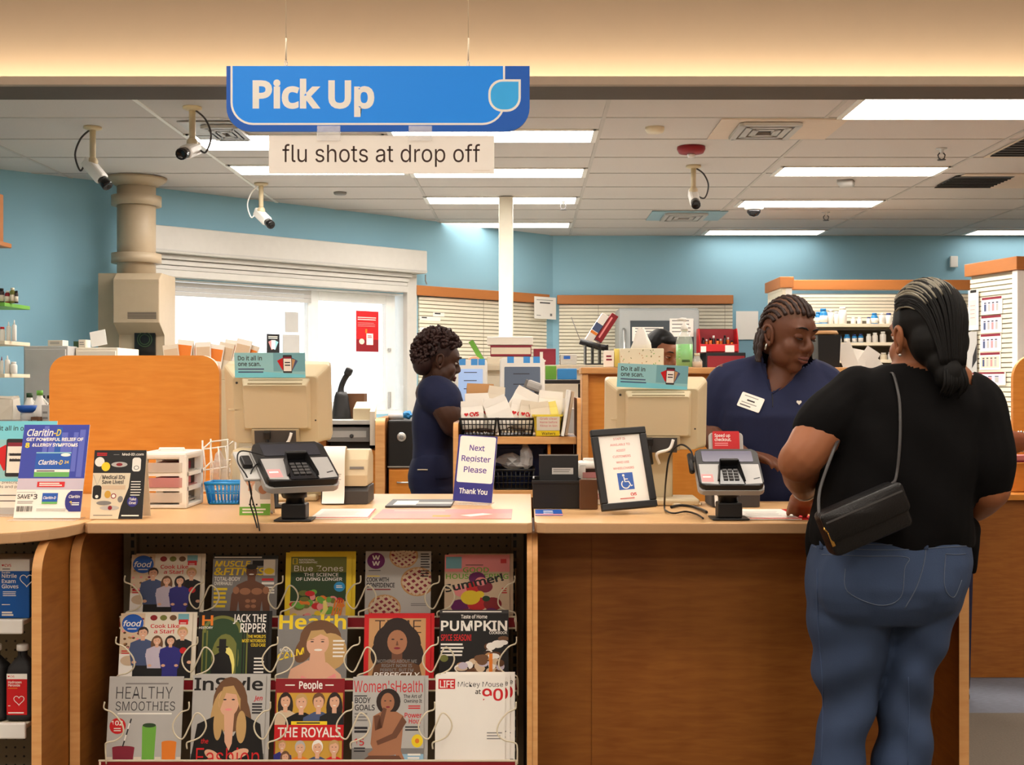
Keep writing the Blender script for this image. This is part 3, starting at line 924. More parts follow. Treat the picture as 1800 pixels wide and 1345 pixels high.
# ---- cover artwork, drawn on a 100 x 132 grid
def bust(m, cx, ty, s, skin, hair, cloth, long=0.0, w=1.0):
    """head and shoulders; ty top of hair, s head height"""
    if long: m.oval(cx, ty - s * (.45 + long * .5), s * (.46 + .06 * long), s * (.5 + .5 * long), hair)
    m.poly([(cx - s * 1.0 * w, ty - s * 2.3), (cx - s * .9 * w, ty - s * 1.45), (cx - s * .25, ty - s * 1.12), (cx + s * .25, ty - s * 1.12), (cx + s * .9 * w, ty - s * 1.45), (cx + s * 1.0 * w, ty - s * 2.3)], cloth)
    m.rect(cx - s * .14, cx + s * .14, ty - s * 1.25, ty - s * .8, skin)
    m.oval(cx, ty - s * .45, s * .38, s * .46, hair)
    m.oval(cx, ty - s * .55, s * .31, s * .42, skin)
    m.poly([(cx - s * .33, ty - s * .35), (cx - s * .26, ty - s * .08), (cx + s * .22, ty - s * .04), (cx + s * .33, ty - s * .4), (cx + s * .1, ty - s * .2)], hair)
    for a in (-1, 1): m.oval(cx + a * s * .12, ty - s * .48, s * .045, s * .025, 'ink', 8)
    m.oval(cx, ty - s * .78, s * .10, s * .03, 'paper', 8)
def stander(m, cx, by, h, skin, hair, top, legs, long=0.0):
    s = h * .2
    m.rect(cx - h * .13, cx + h * .13, by, by + h * .36, legs)
    bust(m, cx, by + h, s, skin, hair, top, long, .95)
    m.poly([(cx - h * .17, by + h * .54), (cx + h * .17, by + h * .54), (cx + h * .15, by + h * .3), (cx - h * .15, by + h * .3)], top)
    for a in (-1, 1): m.poly([(cx + a * h * .19, by + h * .62), (cx + a * h * .13, by + h * .6), (cx + a * h * .09, by + h * .36), (cx + a * h * .16, by + h * .38)], top); m.oval(cx + a * h * .11, by + h * .36, h * .035, h * .03, skin, 10)
def c_food(m):
    m.rect(0, 100, 0, 132, 'paper2'); m.rect(0, 34, 60, 132, 'sand'); m.rect(0, 22, 0, 60, 'paper')
    for i in range(30): m.oval(3 + 28 * R.random(), 66 + 62 * R.random(), 2.2, 2.0, R.choice(['maroon', 'kraft', 'brown', 'pink']), 7); m.lay -= 1
    m.lay += 1
    for i, c in enumerate(('dark_red', 'olive', 'hair_brown')): m.oval(46 + 13.5 * i, 124, 5, 5, c, 14)
    m.rect(80, 95, 118, 131, 'teal2'); m.rect(81, 94, 112, 121, 'red'); m.lines(83, 92, 114, 1.3, 'paper', 2, 3)
    m.oval(17, 114, 15, 16.5, 'blue', 28); m.text('food', 4, 109, 9.5, 'paper', w=25, shear=.2); m.lines(10, 24, 103.5, 1.5, 'paper')
    m.text('Cook Like', 42, 106, 6.5, 'red', w=40); m.text('a Star!', 47, 96.5, 6.5, 'red', w=28)
    m.oval(14, 48, 12, 9, 'sand'); m.lines(3, 20, 64, 2.0, 'red', 2, 4)
    stander(m, 32, 10, 98, 'skin_light', 'hair_dark', 'denim_art', 'black_soft')
    stander(m, 87, 10, 98, 'skin_light', 'hair_blond', 'black_soft', 'black')
    stander(m, 52, 10, 82, 'skin_light', 'hair_brown', 'lilac', 'black_soft', .9)
    stander(m, 71, 10, 82, 'skin_light', 'hair_dark', 'navy', 'navy', .5)
    m.oval(89, 66, 5, 5.5, 'red')
def c_muscle(m):
    m.rect(0, 100, 0, 132, 'grey'); m.rect(0, 100, 125, 132, 'black'); m.lines(2, 78, 127, 2.4, 'paper', 1)
    m.text('MUSCLE', 3, 111, 10, 'yellow', w=55, shear=.15, bold=.03); m.text('&FITNESS', 2, 95, 13, 'yellow', w=90, shear=.15, bold=.03)
    m.rect(78, 96, 94, 124, 'paper2'); m.oval(87, 102, 8, 6, 'yellow', 14); m.rect(61, 78, 112, 122, 'black_soft')
    m.text('TOTAL-BODY', 3, 84, 7, 'paper', w=40); m.text('OVERHAUL!', 3, 76, 6, 'paper', w=28)
    m.lines(3, 24, 66, 4.5, 'yellow', 5, 8); m.lines(76, 97, 84, 4.5, 'red', 1); m.lines(76, 97, 77, 4.5, 'paper', 1); m.lines(78, 96, 70, 3, 'paper', 3, 5)
    # bare-chested man
    m.poly([(28, 20), (30, 58), (38, 76), (52, 84), (66, 84), (80, 76), (88, 58), (90, 20), (80, 20), (77, 46), (74, 20), (44, 20), (41, 46), (38, 20)], 'skin_deep')
    m.rect(54, 66, 78, 92, 'skin_deep'); m.oval(60, 101, 8.5, 12, 'skin_deep'); m.oval(60, 110, 8.6, 5, 'black'); m.oval(60, 96, 4, 1.3, 'paper', 10)
    for a in (-1, 1): m.oval(60 + a * 9, 64, 8.6, 6.5, 'skin_mid', 16); m.oval(60 + a * 4.5, 46, 4, 3.5, 'skin_mid', 12); m.oval(60 + a * 4.5, 36, 4, 3.5, 'skin_mid', 12); m.oval(60 + a * 23, 66, 5, 7, 'skin_mid', 14); m.oval(60 + a * 3.4, 103, 1.2, .7, 'ink', 8)
def c_blue(m):
    m.rect(0, 100, 0, 132, 'yellow'); m.rect(8, 92, 8, 124, 'dark_green'); m.rect(8, 92, 96, 124, 'olive'); m.rect(8, 92, 8, 44, 'sand')
    m.line([(11, 111), (11, 121), (17, 121), (17, 111)], 1.3, 'yellow', True); m.text('NATIONAL', 20, 117, 3, 'paper', w=24); m.text('GEOGRAPHIC', 20, 112.5, 3, 'paper', w=28)
    m.text('Blue Zones', 13, 98, 10, 'paper', w=74, bold=.01); m.text('THE SCIENCE', 28, 89, 5.4, 'paper', w=52); m.text('OF LIVING LONGER', 16, 81, 5.4, 'paper', w=70)
    m.oval(82, 70, 8.5, 9, 'cyan'); m.lines(77, 87, 71, 1.5, 'paper', 2, 3)
    for i in range(46):
        m.oval(12 + 76 * R.random(), 12 + 52 * R.random() * (.6 + .4 * R.random()), 4 + 4 * R.random(), 3.5 + 3 * R.random(), R.choice(['orange', 'red', 'green', 'yellow', 'kraft', 'olive', 'pink', 'green']), 10)
    m.poly([(50, 12), (58, 14), (66, 30), (62, 46), (58, 44), (58, 28)], 'pale_yellow')
    for i in range(4): m.poly([(70 + 4 * i, 18), (73 + 4 * i, 18), (78 + 4 * i, 46), (76 + 4 * i, 47)], 'orange')
def pie(m, cx, cy, r):
    m.oval(cx, cy, r, r, 'kraft', 28); m.oval(cx, cy, r * .86, r * .86, 'maroon', 26)
    for a in (35, -50):
        c, s_ = math.cos(math.radians(a)), math.sin(math.radians(a))
        for k in (-2, -1, 0, 1, 2):
            o = k * r * .34; L = math.sqrt(max(0, (r * .9) ** 2 - o * o))
            m.line([(cx - s_ * o - c * L, cy + c * o - s_ * L), (cx - s_ * o + c * L, cy + c * o + s_ * L)], r * .15, 'sand'); m.lay -= 1
        m.lay += 1
def c_ww(m):
    m.rect(0, 100, 0, 132, 'lgrey'); 
    for cx, cy, r in ((58, 124, 22), (80, 78, 26), (30, 30, 25)): pie(m, cx, cy, r)
    m.rect(0, 100, 132, 152, 'pegboard') if False else None
    m.oval(16, 115, 13.5, 14.5, 'violet', 28); m.text('W', 16, 116.5, 8, 'paper', w=12, al='c', bold=.03); m.text('W', 16, 106, 8, 'paper', w=12, al='c', bold=.03); m.lines(5, 26, 97, 1.2, 'ink')
    m.rect(3, 22, 87, 88.5, 'yellow'); m.text('COOK WITH', 2, 78, 7, 'ink', w=34, bold=.03); m.text('CONFIDENCE', 2, 68, 7.4, 'ink', w=43, bold=.03); m.lines(3, 40, 63, 2, 'dark_red')
    m.lines(84, 98, 126, 2.0, 'ink', 6, 4.6); m.lines(84, 98, 96, 2.0, 'ink', 3, 4.6); m.lines(70, 96, 38, 1.5, 'grey', 2, 3)
def c_gh(m):
    m.rect(0, 100, 0, 132, 'pink'); m.rect(0, 100, 0, 100, 'sand'); m.rect(2, 26, 106, 128, 'teal2'); m.rect(86, 95, 116, 124, 'red')
    m.text('GOOD', 28, 99, 9, 'green', w=40); m.text('HOUSEKEEPING', 2, 87, 9, 'green', w=96); m.lines(32, 60, 112, 1.2, 'ink')
    for cx, cy, r, c in ((50, 88, 13, 'violet'), (26, 64, 12, 'pink'), (46, 70, 13, 'red'), (62, 72, 12, 'maroon'), (56, 82, 9, 'pink'), (24, 36, 14, 'violet'), (50, 40, 15, 'red'), (74, 40, 14, 'dark_red'), (40, 52, 15, 'yellow'), (54, 58, 7, 'yellow'), (64, 50, 6, 'dark_green'), (72, 22, 12, 'violet'), (36, 20, 13, 'maroon')): m.oval(cx, cy, r, r * .9, c, 18)
    m.text('Summer!', 2, 62, 13, 'black', w=92, rot=14, bold=.035); m.lines(88, 96, 68, 2, 'red', 3, 4)
def c_jack(m):
    m.rect(0, 100, 0, 132, 'black'); m.rect(6, 64, 8, 118, 'dark_green'); m.oval(35, 96, 29, 30, 'olive', 24, 0, 180); m.oval(35, 96, 24, 25, 'dark_green', 24, 0, 180); m.oval(40, 52, 20, 42, 'olive'); m.oval(42, 40, 12, 32, 'pale_yellow')
    for i, x in enumerate((6, 12, 56, 62, 66, 70)): m.rect(x, x + 2.2, 6, 100, R.choice(['black_soft', 'olive', 'dark_green']))
    m.text('H', 5, 109, 17, 'orange', w=16, bold=.02); m.text('HISTORY', 1, 103, 3.6, 'paper', w=20)
    m.text('JACK THE', 98, 115, 13, 'paper', w=48, al='r', bold=.02); m.text('RIPPER', 98, 97, 15, 'paper', w=37, al='r', bold=.02)
    for i, (s, w_) in enumerate((("THE WORLD'S", 26), ('MOST NOTORIOUS', 34), ('COLD CASE', 21))): m.text(s, 98, 87 - 7.5 * i, 5, 'yellow', w=w_, al='r')
    m.lines(82, 98, 50, 2.6, 'paper', 5, 6)
    # cloaked silhouette in a top hat
    m.poly([(20, 4), (20, 40), (24, 56), (32, 62), (40, 62), (46, 56), (50, 40), (52, 12), (60, 8), (52, 4)], 'black'); m.oval(36, 66, 5.5, 7, 'black'); m.rect(31, 41, 70, 85, 'black'); m.oval(36, 71, 9, 2, 'black')
def c_health(m):
    m.rect(0, 100, 0, 132, 'grey'); m.text('Health', 2, 108, 24, 'yellow', w=96, bold=.03)
    m.oval(62, 88, 30, 36, 'hair_brown'); m.oval(76, 66, 24, 34, 'hair_blond'); m.oval(40, 72, 13, 28, 'hair_brown', 18, rot=-20)
    m.poly([(14, 4), (20, 34), (44, 50), (72, 46), (92, 24), (96, 4)], 'skin_light'); m.poly([(30, 4), (36, 22), (60, 10), (84, 26), (88, 4)], 'pink'); m.poly([(46, 44), (70, 44), (68, 64), (48, 66)], 'skin_light')
    m.oval(58, 80, 16, 22, 'skin_light', rot=-8); m.poly([(42, 84), (48, 104), (66, 106), (76, 90), (62, 98)], 'hair_blond')
    for a in (50, 65): m.oval(a, 84, 2.6, 1.1, 'ink', 8); m.oval(a, 88, 3.4, .6, 'hair_brown', 8)
    m.oval(59, 69, 6, 2, 'paper', 12)
    m.text('FIND', 4, 66, 5, 'paper', w=14); m.text('CALM', 2, 50, 11, 'yellow', w=42, rot=18, shear=.3); m.lines(80, 97, 84, 3, 'paper', 5, 7); m.rect(72, 86, 8, 14, 'yellow')
def c_time(m):
    m.rect(0, 100, 0, 132, 'red'); m.rect(7, 93, 7, 125, 'kraft'); m.text('TIME', 16, 98, 24, 'dark_ink', w=70, bold=-.012)
    m.oval(50, 80, 36, 38, 'hair_dark'); m.oval(28, 60, 18, 26, 'hair_dark'); m.oval(72, 60, 18, 26, 'hair_dark'); m.oval(50, 104, 22, 22, 'hair_dark')
    m.poly([(10, 8), (16, 40), (40, 52), (60, 52), (84, 40), (90, 8)], 'brown'); m.rect(42, 58, 44, 66, 'skin_deep'); m.oval(50, 82, 15, 22, 'skin_mid')
    for a in (43.5, 56.5): m.oval(a, 87, 2.6, 1.2, 'ink', 8)
    m.oval(50, 71, 5, 2, 'maroon', 12); m.poly([(48, 76), (52, 76), (50.5, 84), (49.5, 84)], 'skin_deep')
    for i, (s, w_) in enumerate((('NOTHING ABOUT ME', 60), ('RIGHT NOW IS', 46), ("PERFECT. BUT I'M", 50))): m.text(s, 50, 45 - 8 * i, 5.6, 'grey', w=w_, al='c')
    m.text('PERFECTLY', 50, 19, 8.4, 'paper', w=70, al='c', bold=.02, shear=.15)
def c_pumpkin(m):
    m.rect(0, 100, 0, 132, 'black'); m.rect(0, 100, 126, 132, 'dark_grey'); m.lines(4, 92, 128, 2, 'paper', 1); m.text('Taste of Home', 50, 117.5, 6, 'paper', w=38, al='c'); m.text('PUMPKIN', 2, 97, 16, 'paper', w=96, bold=.03); m.text('COOKBOOK', 72, 91, 4.4, 'paper', w=26)
    m.text('SPICE SEASON!', 2, 80, 10, 'red', w=44); m.lines(2, 36, 72, 3, 'paper', 4, 6); m.oval(7, 50, 6, 6, 'olive')
    m.rect(20, 100, 6, 24, 'orange'); m.rect(16, 100, 22, 27, 'kraft')
    for i in range(42):
        a = R.random(); m.oval(28 + 66 * a, 26 + (26 + 46 * a) * R.random() * (.4 + .6 * a), 5 + 5 * R.random(), 4 + 3 * R.random(), R.choice(['paper', 'sand', 'brown', 'dark_ink', 'kraft', 'paper', 'hair_brown', 'lilac']), 12)
    m.rect(72, 77, 24, 58, 'orange')
def glass(m, x0, x1, y0, y1, c, tp=1.08):
    cx = (x0 + x1) / 2; w_ = (x1 - x0) / 2
    m.poly([(cx - w_ * .9, y0), (cx + w_ * .9, y0), (cx + w_ * tp, y1), (cx - w_ * tp, y1)], 'lgrey'); m.poly([(cx - w_ * .82, y0 + 2), (cx + w_ * .82, y0 + 2), (cx + w_, y1 - (y1 - y0) * .1), (cx - w_, y1 - (y1 - y0) * .1)], c); m.oval(cx, y1 - (y1 - y0) * .1, w_, 2.4, c)
def c_smooth(m):
    m.rect(0, 100, 0, 132, 'lgrey'); m.rect(0, 100, 0, 22, 'paper2'); m.lines(22, 80, 121, 2, 'grey', 1, jag=0)
    m.text('HEALTHY', 10, 101, 17, 'ink', w=76, bold=-.012); m.text('SMOOTHIES', 10, 85, 12.5, 'ink', w=80, bold=-.006); m.lines(13, 86, 80, 2, 'paper', 1, jag=0)
    m.oval(14, 64, 11, 11, 'red'); m.text('102', 5, 65, 6, 'paper', w=16); m.lines(9, 19, 60, 1.3, 'paper', 2, 3)
    glass(m, 8, 38, 4, 38, 'maroon', 1.02); m.line([(22, 36), (32, 74)], 1.8, 'ink'); m.line([(24, 44), (26, 52)], 1.9, 'paper'); m.line([(28, 60), (30, 68)], 1.9, 'paper')
    glass(m, 47, 66, 4, 70, 'green', 1.15); m.oval(56.5, 65, 9, 3, 'dark_green'); glass(m, 74, 94, 4, 46, 'orange', 1.2)
    m.rect(80, 97, 1, 7, 'paper'); m.lines(82, 95, 2, 4, 'ink')
def c_instyle(m):
    m.rect(0, 100, 0, 132, 'lgrey'); m.rect(0, 100, 0, 26, 'grey'); m.text('InStyle', 2, 112, 16, 'black', w=94, bold=.025)
    m.oval(52, 92, 24, 38, 'hair_brown'); m.oval(38, 78, 12, 34, 'hair_blond', rot=-8); m.oval(68, 76, 13, 34, 'hair_brown', rot=10)
    m.poly([(0, 16), (8, 66), (34, 78), (46, 50), (58, 50), (72, 78), (94, 66), (100, 16)], 'black'); m.poly([(44, 80), (58, 80), (56, 40), (52, 30), (46, 42)], 'skin_light'); m.oval(50, 96, 14, 20, 'skin_light')
    m.poly([(36, 98), (42, 116), (56, 118), (66, 100), (66, 84), (60, 106), (46, 108), (38, 84)], 'hair_blond'); m.oval(36, 66, 6, 22, 'hair_blond'); m.oval(68, 62, 7, 22, 'hair_blond')
    for a in (44.5, 56): m.oval(a, 99, 2.4, 1, 'ink', 8)
    m.oval(50, 85.5, 5, 1.6, 'pink', 12); m.oval(30, 24, 12, 6, 'skin_light', rot=-30); m.oval(66, 26, 14, 6, 'skin_light', rot=20)
    m.text('Jen', 84, 98, 6, 'red', w=12, shear=.2); m.lines(82, 97, 92, 2.2, 'ink', 4, 4); m.text('the', 14, 40, 6, 'red', w=10, shear=.2); m.text('Fashion', 8, 10, 24, 'red', w=86, bold=-.005)
    m.rect(6, 28, 0, 5, 'paper')
def c_people(m):
    m.rect(0, 100, 0, 132, 'dark_red'); m.lines(14, 30, 122, 1.8, 'paper'); m.lines(72, 86, 122, 1.8, 'paper'); m.text('People', 34, 118, 10, 'paper', w=34, bold=.03)
    m.rect(2, 98, 64, 112, 'gold2'); m.rect(2, 98, 4, 46, 'gold2')
    bust(m, 15, 112, 22, 'skin_light', 'hair_dark', 'sand', .8); bust(m, 38, 111, 24, 'skin_light', 'hair_blond', 'black'); bust(m, 63, 112, 24, 'skin_light', 'hair_brown', 'denim_art'); bust(m, 86, 112, 23, 'skin_light', 'hair_dark', 'black_soft', .9)
    m.rect(0, 100, 45, 67, 'red'); m.text('THE ROYALS', 5, 50, 13, 'paper', w=91, bold=.02); m.rect(24, 76, 67, 72, 'yellow'); m.lines(32, 70, 68.5, 2, 'ink')
    bust(m, 12, 46, 15, 'skin_light', 'hair_blond', 'navy'); bust(m, 17, 30, 15, 'skin_light', 'hair_brown', 'maroon', .5); bust(m, 38, 45, 20, 'skin_light', 'lgrey', 'orange'); bust(m, 63, 46, 21, 'skin_light', 'paper', 'denim_art'); bust(m, 87, 46, 21, 'skin_light', 'hair_blond', 'red')
    m.rect(4, 22, 1, 8, 'paper')
def c_women(m):
    m.rect(0, 100, 0, 132, 'lgrey'); m.rect(0, 100, 0, 34, 'grey'); m.rect(60, 100, 0, 26, 'cyan2'); m.text("Women'sHealth", 1, 111, 16, 'red', w=97, bold=.005)
    m.lines(2, 20, 105, 1.6, 'ink'); m.text('BODY', 3, 96, 7.4, 'ink', w=22, bold=.02); m.text('GOALS', 3, 86, 7.4, 'ink', w=28, bold=.02); m.lines(3, 22, 80, 2.2, 'grey', 3, 4.4); m.lines(3, 22, 60, 3.4, 'ink', 2, 5); m.text('15', 3, 38, 9, 'red', w=14); m.lines(3, 20, 33, 2, 'ink', 2, 4)
    m.text('The Art of', 97, 103, 4.6, 'ink', w=26, al='r'); m.text('Owning It', 97, 96.5, 4.6, 'ink', w=25, al='r'); m.lines(78, 96, 91, 1.6, 'red', 2, 3); m.text('Power', 97, 76, 6.4, 'red', w=24, al='r'); m.text('Hour', 97, 68, 6.4, 'red', w=18, al='r'); m.lines(74, 96, 62, 2, 'ink', 2, 4); m.oval(91, 44, 8, 9, 'yellow'); m.oval(91, 44, 3, 3.4, 'orange'); m.lines(78, 97, 24, 2.6, 'paper', 4, 4.6)
    # seated bare figure, knees drawn up, kept plain
    m.oval(50, 98, 17, 18, 'hair_dark'); m.poly([(26, 40), (29, 78), (40, 84), (62, 84), (72, 78), (70, 50), (68, 26), (34, 22)], 'skin_mid'); m.rect(45, 53, 80, 92, 'skin_mid'); m.oval(49, 97, 9.5, 13, 'skin_mid')
    m.poly([(30, 78), (38, 80), (42, 62), (48, 88), (43, 90), (32, 58)], 'skin_deep'); m.poly([(22, 26), (52, 50), (60, 48), (76, 14), (84, 2), (74, 2), (56, 34), (28, 20)], 'skin_mid'); m.poly([(16, 18), (24, 24), (66, 24), (72, 16), (30, 14)], 'skin_deep'); m.poly([(70, 78), (76, 70), (62, 48), (36, 38), (34, 44), (56, 54)], 'skin_deep')
    for a in (45.5, 53): m.oval(a, 99, 1.6, .8, 'ink', 8)
    m.oval(49.5, 90.5, 3, 1.2, 'maroon', 10); m.rect(4, 22, 1, 7, 'paper')
def c_life(m):
    m.rect(0, 100, 0, 132, 'paper'); m.rect(4, 28, 112, 126, 'red'); m.text('LIFE', 6, 114, 9.6, 'paper', w=20, bold=.02); m.text('Mickey Mouse', 32, 115, 7, 'black', w=65, bold=.012); m.text('at', 57, 105, 6.6, 'black', w=8); m.text('90', 67, 96, 16, 'red', w=30, bold=.02)
    m.lines(74, 96, 50, 1.5, 'grey', 3, 4); m.rect(80, 98, 1, 7, 'paper2'); m.lines(81, 97, 2, 4, 'ink'); m.rect(77, 98, 9, 10.5, 'black')
mat('gold2', (206, 160, 60), 0.6); mat('cyan2', (150, 190, 214), 0.6)
MAGS = (
 (0, 232, 976, 122, c_food, 'cooking magazine with round blue logo and four standing cooks, top row left', 1),
 (0, 375, 977, 114, c_muscle, 'fitness magazine with yellow title and bare chested man, top row', 0),
 (0, 503, 972, 116, c_blue, 'yellow bordered magazine with vegetables and dark green cover, top row middle', 1),
 (0, 643, 970, 115, c_ww, 'grey magazine with three lattice pies and round purple logo, top row', 0),
 (0, 782, 976, 114, c_gh, 'pink magazine with green title and heap of fruit, top row right', 1),
 (1, 213, 1079, 126, c_food, 'cooking magazine with round blue logo and four standing cooks, middle row left', 1),
 (1, 350, 1077, 121, c_jack, 'black magazine with cloaked silhouette in a top hat, middle row', 1),
 (1, 489, 1083, 122, c_health, 'grey magazine with yellow title and smiling blond woman, middle row centre', 0),
 (1, 641, 1081, 116, c_time, 'red bordered magazine with portrait of long haired woman, middle row', 1),
 (1, 773, 1073, 121, c_pumpkin, 'black cookbook magazine with big white PUMPKIN title and cream dessert, middle row right', 0),
 (2, 193, 1190, 130, c_smooth, 'grey magazine with three smoothie glasses, bottom row left', 0),
 (2, 340, 1188, 128, c_instyle, 'magazine with black jacketed long haired woman and red lettering, bottom row', 1),
 (2, 485, 1194, 121, c_people, 'red magazine with eight portraits and THE ROYALS band, bottom row middle', 0),
 (2, 621, 1191, 125, c_women, 'pale magazine with red title and seated bare figure, bottom row', 1),
 (2, 766, 1187, 122, c_life, 'white magazine with red square logo and red number 90, bottom row right', 2),
)
BACKS = {c_food: 'paper2', c_muscle: 'dark_grey', c_blue: 'yellow', c_ww: 'lgrey', c_gh: 'sand', c_jack: 'black_soft', c_health: 'grey', c_time: 'red', c_pumpkin: 'black', c_smooth: 'lgrey', c_instyle: 'lgrey', c_people: 'dark_red', c_women: 'lgrey', c_life: 'paper'}
ROWN = ('top', 'middle', 'bottom')
for i, (r_, px, py, pw, fn, label, extra) in enumerate(MAGS):
    yt = ROWY[r_] + .012           # depth of the top edge
    w = pw / F * yt
    xl = X(px, yt)
    zt = Z(py, yt)
    zb = Z(STRIP[r_][1], ROWY[r_] - .035) + .001
    hh = (zt - zb) / math.cos(math.radians(TILT))
    q = w / 100
    full = 132 * q
    yb = yt - hh * math.sin(math.radians(TILT))
    for c in range(extra, -1, -1):
        lab = label if c == 0 else ('copy peeking out behind the ' + label.split(',')[0] + ', ' + ROWN[r_] + ' row' if c == 1 else 'third copy at the back behind the ' + label.split(',')[0])
        lab = ' '.join(lab.split()[:16])
        t = thing('magazine', lab, 'magazine', (xl + c * w * (.055 if fn is not c_life else .07), yb + .0056 * c + (.0002 * c), zb + .0012 + (.0025 * c)), 0, 'magazines in the rack')
        t.rotation_euler = (math.radians(-TILT), 0, 0)
        mb = MB(); mb.bx(.0008, w - .0008, .0004, .0042, .0006, hh - .0006, 'paper2'); mb.build('pages', t)
        mb = MB(); mb.bx(0, w, 0, .0004, 0, hh, BACKS[fn]); mb.bx(0, w, .0042, .0046, 0, hh, BACKS[fn])
        if c == 0 or fn in (c_life,):
            # artwork is scaled to the visible page: top of the page is v = 132
            mb.M = T(0, -.0002, hh - full) @ FACE @ Matrix.Diagonal((q, q, 1, 1))
            if full > hh + .001:
                mb.M = T(0, -.0002, 0) @ FACE @ Matrix.Diagonal((q, hh / 132, 1, 1))
            mb.clip = (0, 100, 0, 132)
            fn(mb)
        mb.build('cover', t)
# ================================================================ THINGS ON THE COUNTER
def cy(py): return (CH - CT) * F / (py - CY)          # depth of a counter-top image row
def on_counter(px, py, lift=0.0015):
    y = cy(py); return Vector((X(px, y), y, CT + lift))
# --- maple privacy divider standing behind the left counter
y = 4.41
t = thing('privacy_divider', 'big rounded orange maple privacy panel behind the left counter', 'divider', (X(236, y), y, 0))
w = X(386, y) - X(87, y)
mb = MB(FACE); mb.prism(rrect(-w / 2, w / 2, 0.002, Z(625, y), .065, 10, 'cd'), -.03, 0, 'maple', .002); mb.build('panel', t)
# --- leaning acrylic sign holder
def sign_frame(name, label, cat, px, py, w, h, lean, yaw, draw, base='paper', roll=0, th=.003, foot=True, lift=.0015):
    t = thing(name, label, cat, on_counter(px, py, lift), yaw)
    M = T(0, 0, .002 + max(0, abs(math.sin(math.radians(roll))) * w / 2) + th * math.sin(math.radians(lean)) + .0008) @ RX(-lean) @ RY(roll) @ FACE
    mb = MB(M); mb.prism([(-w / 2, 0), (w / 2, 0), (w / 2, h), (-w / 2, h)], -th, 0, base)
    mb.M = M @ T(-w / 2, 0, 0); draw(mb, w, h); mb.build('sheet', t)
    if foot:
        mb = MB(); mb.bx(-w / 2, w / 2, -.045, .045, 0, .0018, 'acrylic', .0006); mb.build('acrylic_base', t)
    return t
mat('claritin', (52, 66, 168), 0.4); mat('claritin2', (92, 104, 196), 0.4); mat('grass_art', (104, 176, 92), 0.5); mat('teal_bright', (126, 214, 232), 0.5)
def d_claritin(m, w, h):
    q = w / 120; m.clip = (0, w, 0, h)
    m.rect(0, w, h * .40, h, 'claritin'); m.rect(0, w, h * .30, h * .42, 'lilac')
    for i in range(7): m.rect((38 + 11 * i) * q, (46 + 11 * i + 4 * R.random()) * q, h * (.42 + .1 * R.random()), h * (.8 + .19 * R.random()), R.choice(['claritin2', 'blue', 'claritin2']))
    m.text('Claritin', 7 * q, h - 21 * q, 12 * q, 'paper', w=48 * q, shear=.2); m.text('-D', 56 * q, h - 21 * q, 12 * q, 'yellow', w=13 * q, shear=.2)
    m.text('GET POWERFUL RELIEF OF', 7 * q, h - 30.5 * q, 5.6 * q, 'paper', w=104 * q, bold=.035); m.text('8', 6 * q, h - 43 * q, 8.5 * q, 'yellow', w=8 * q, bold=.05); m.text('ALLERGY SYMPTOMS', 18 * q, h - 41 * q, 5.6 * q, 'paper', w=84 * q, bold=.035)
    x0, x1, y0, y1 = 28 * q, 92 * q, h - 98 * q, h - 52 * q
    m.rect(x0, x1, y0, y1, 'grass_art'); m.rect(x0, x1, y0 + 9 * q, y0 + 14 * q, 'paper'); m.rect(x0, x1, y0 + 14 * q, y1, 'blue'); m.rect(x0, x1, y1 - 2 * q, y1, 'teal'); m.oval(x1 - 10 * q, y1 - 5 * q, 9 * q, 3 * q, 'paper')
    m.text('Claritin', x0 + 6 * q, y0 + 23 * q, 8 * q, 'paper', w=34 * q, shear=.2); m.text('-D', x0 + 41 * q, y0 + 23 * q, 8 * q, 'yellow', w=9 * q, shear=.2); m.text('24', x0 + 53 * q, y0 + 25 * q, 5 * q, 'yellow', w=8 * q); m.lines(x0 + 4 * q, x0 + 38 * q, y0 + 10 * q, 2 * q, 'ink', 1)
    m.rect(36 * q, 86 * q, h - 117 * q, h - 107 * q, 'red'); m.lines(40 * q, 82 * q, h - 111 * q, 2 * q, 'paper', 2, 3.6 * q)
    m.lines(1 * q, 36 * q, h - 127 * q, 1.2 * q, 'lgrey'); m.text('SAVE', 3 * q, h - 138 * q, 7.4 * q, 'ink', w=23 * q); m.text('$', 27 * q, h - 134 * q, 4 * q, 'ink', w=3.4 * q); m.text('3', 32 * q, h - 139 * q, 9 * q, 'ink', w=7 * q); m.lines(4 * q, 34 * q, h - 144 * q, 1.2 * q, 'grey', 2, 3 * q)
    for i in range(16): m.rect((4 + 1.8 * i) * q, (4.6 + 1.8 * i + .7 * R.random()) * q, h - 162 * q, h - 152 * q, 'ink')
    m.rect(48 * q, 76 * q, h - 148 * q, h - 128 * q, 'grass_art'); m.rect(48 * q, 76 * q, h - 144 * q, h - 128 * q, 'blue'); m.text('Claritin-D', 50 * q, h - 139 * q, 4.6 * q, 'paper', w=23 * q, shear=.2)
    m.rect(98 * q, 120 * q, h - 162 * q, h - 124 * q, 'navy'); m.oval(100 * q, h - 143 * q, 10 * q, 18 * q, 'navy'); m.text('Claritin', 96 * q, h - 137 * q, 5 * q, 'paper', w=20 * q, shear=.2); m.text('1', 98 * q, h - 151 * q, 8 * q, 'yellow', w=4 * q); m.lines(103 * q, 118 * q, h - 147 * q, 1.8 * q, 'paper', 2, 3.4 * q)
    m.lines(40 * q, 96 * q, h - 158 * q, 1.2 * q, 'lgrey', 2, 3 * q)
sign_frame('leaflet_stand', 'tall blue allergy medicine sign leaning in acrylic holder on left counter', 'sign', 82, 914, .188, .272, 17, 0, d_claritin)
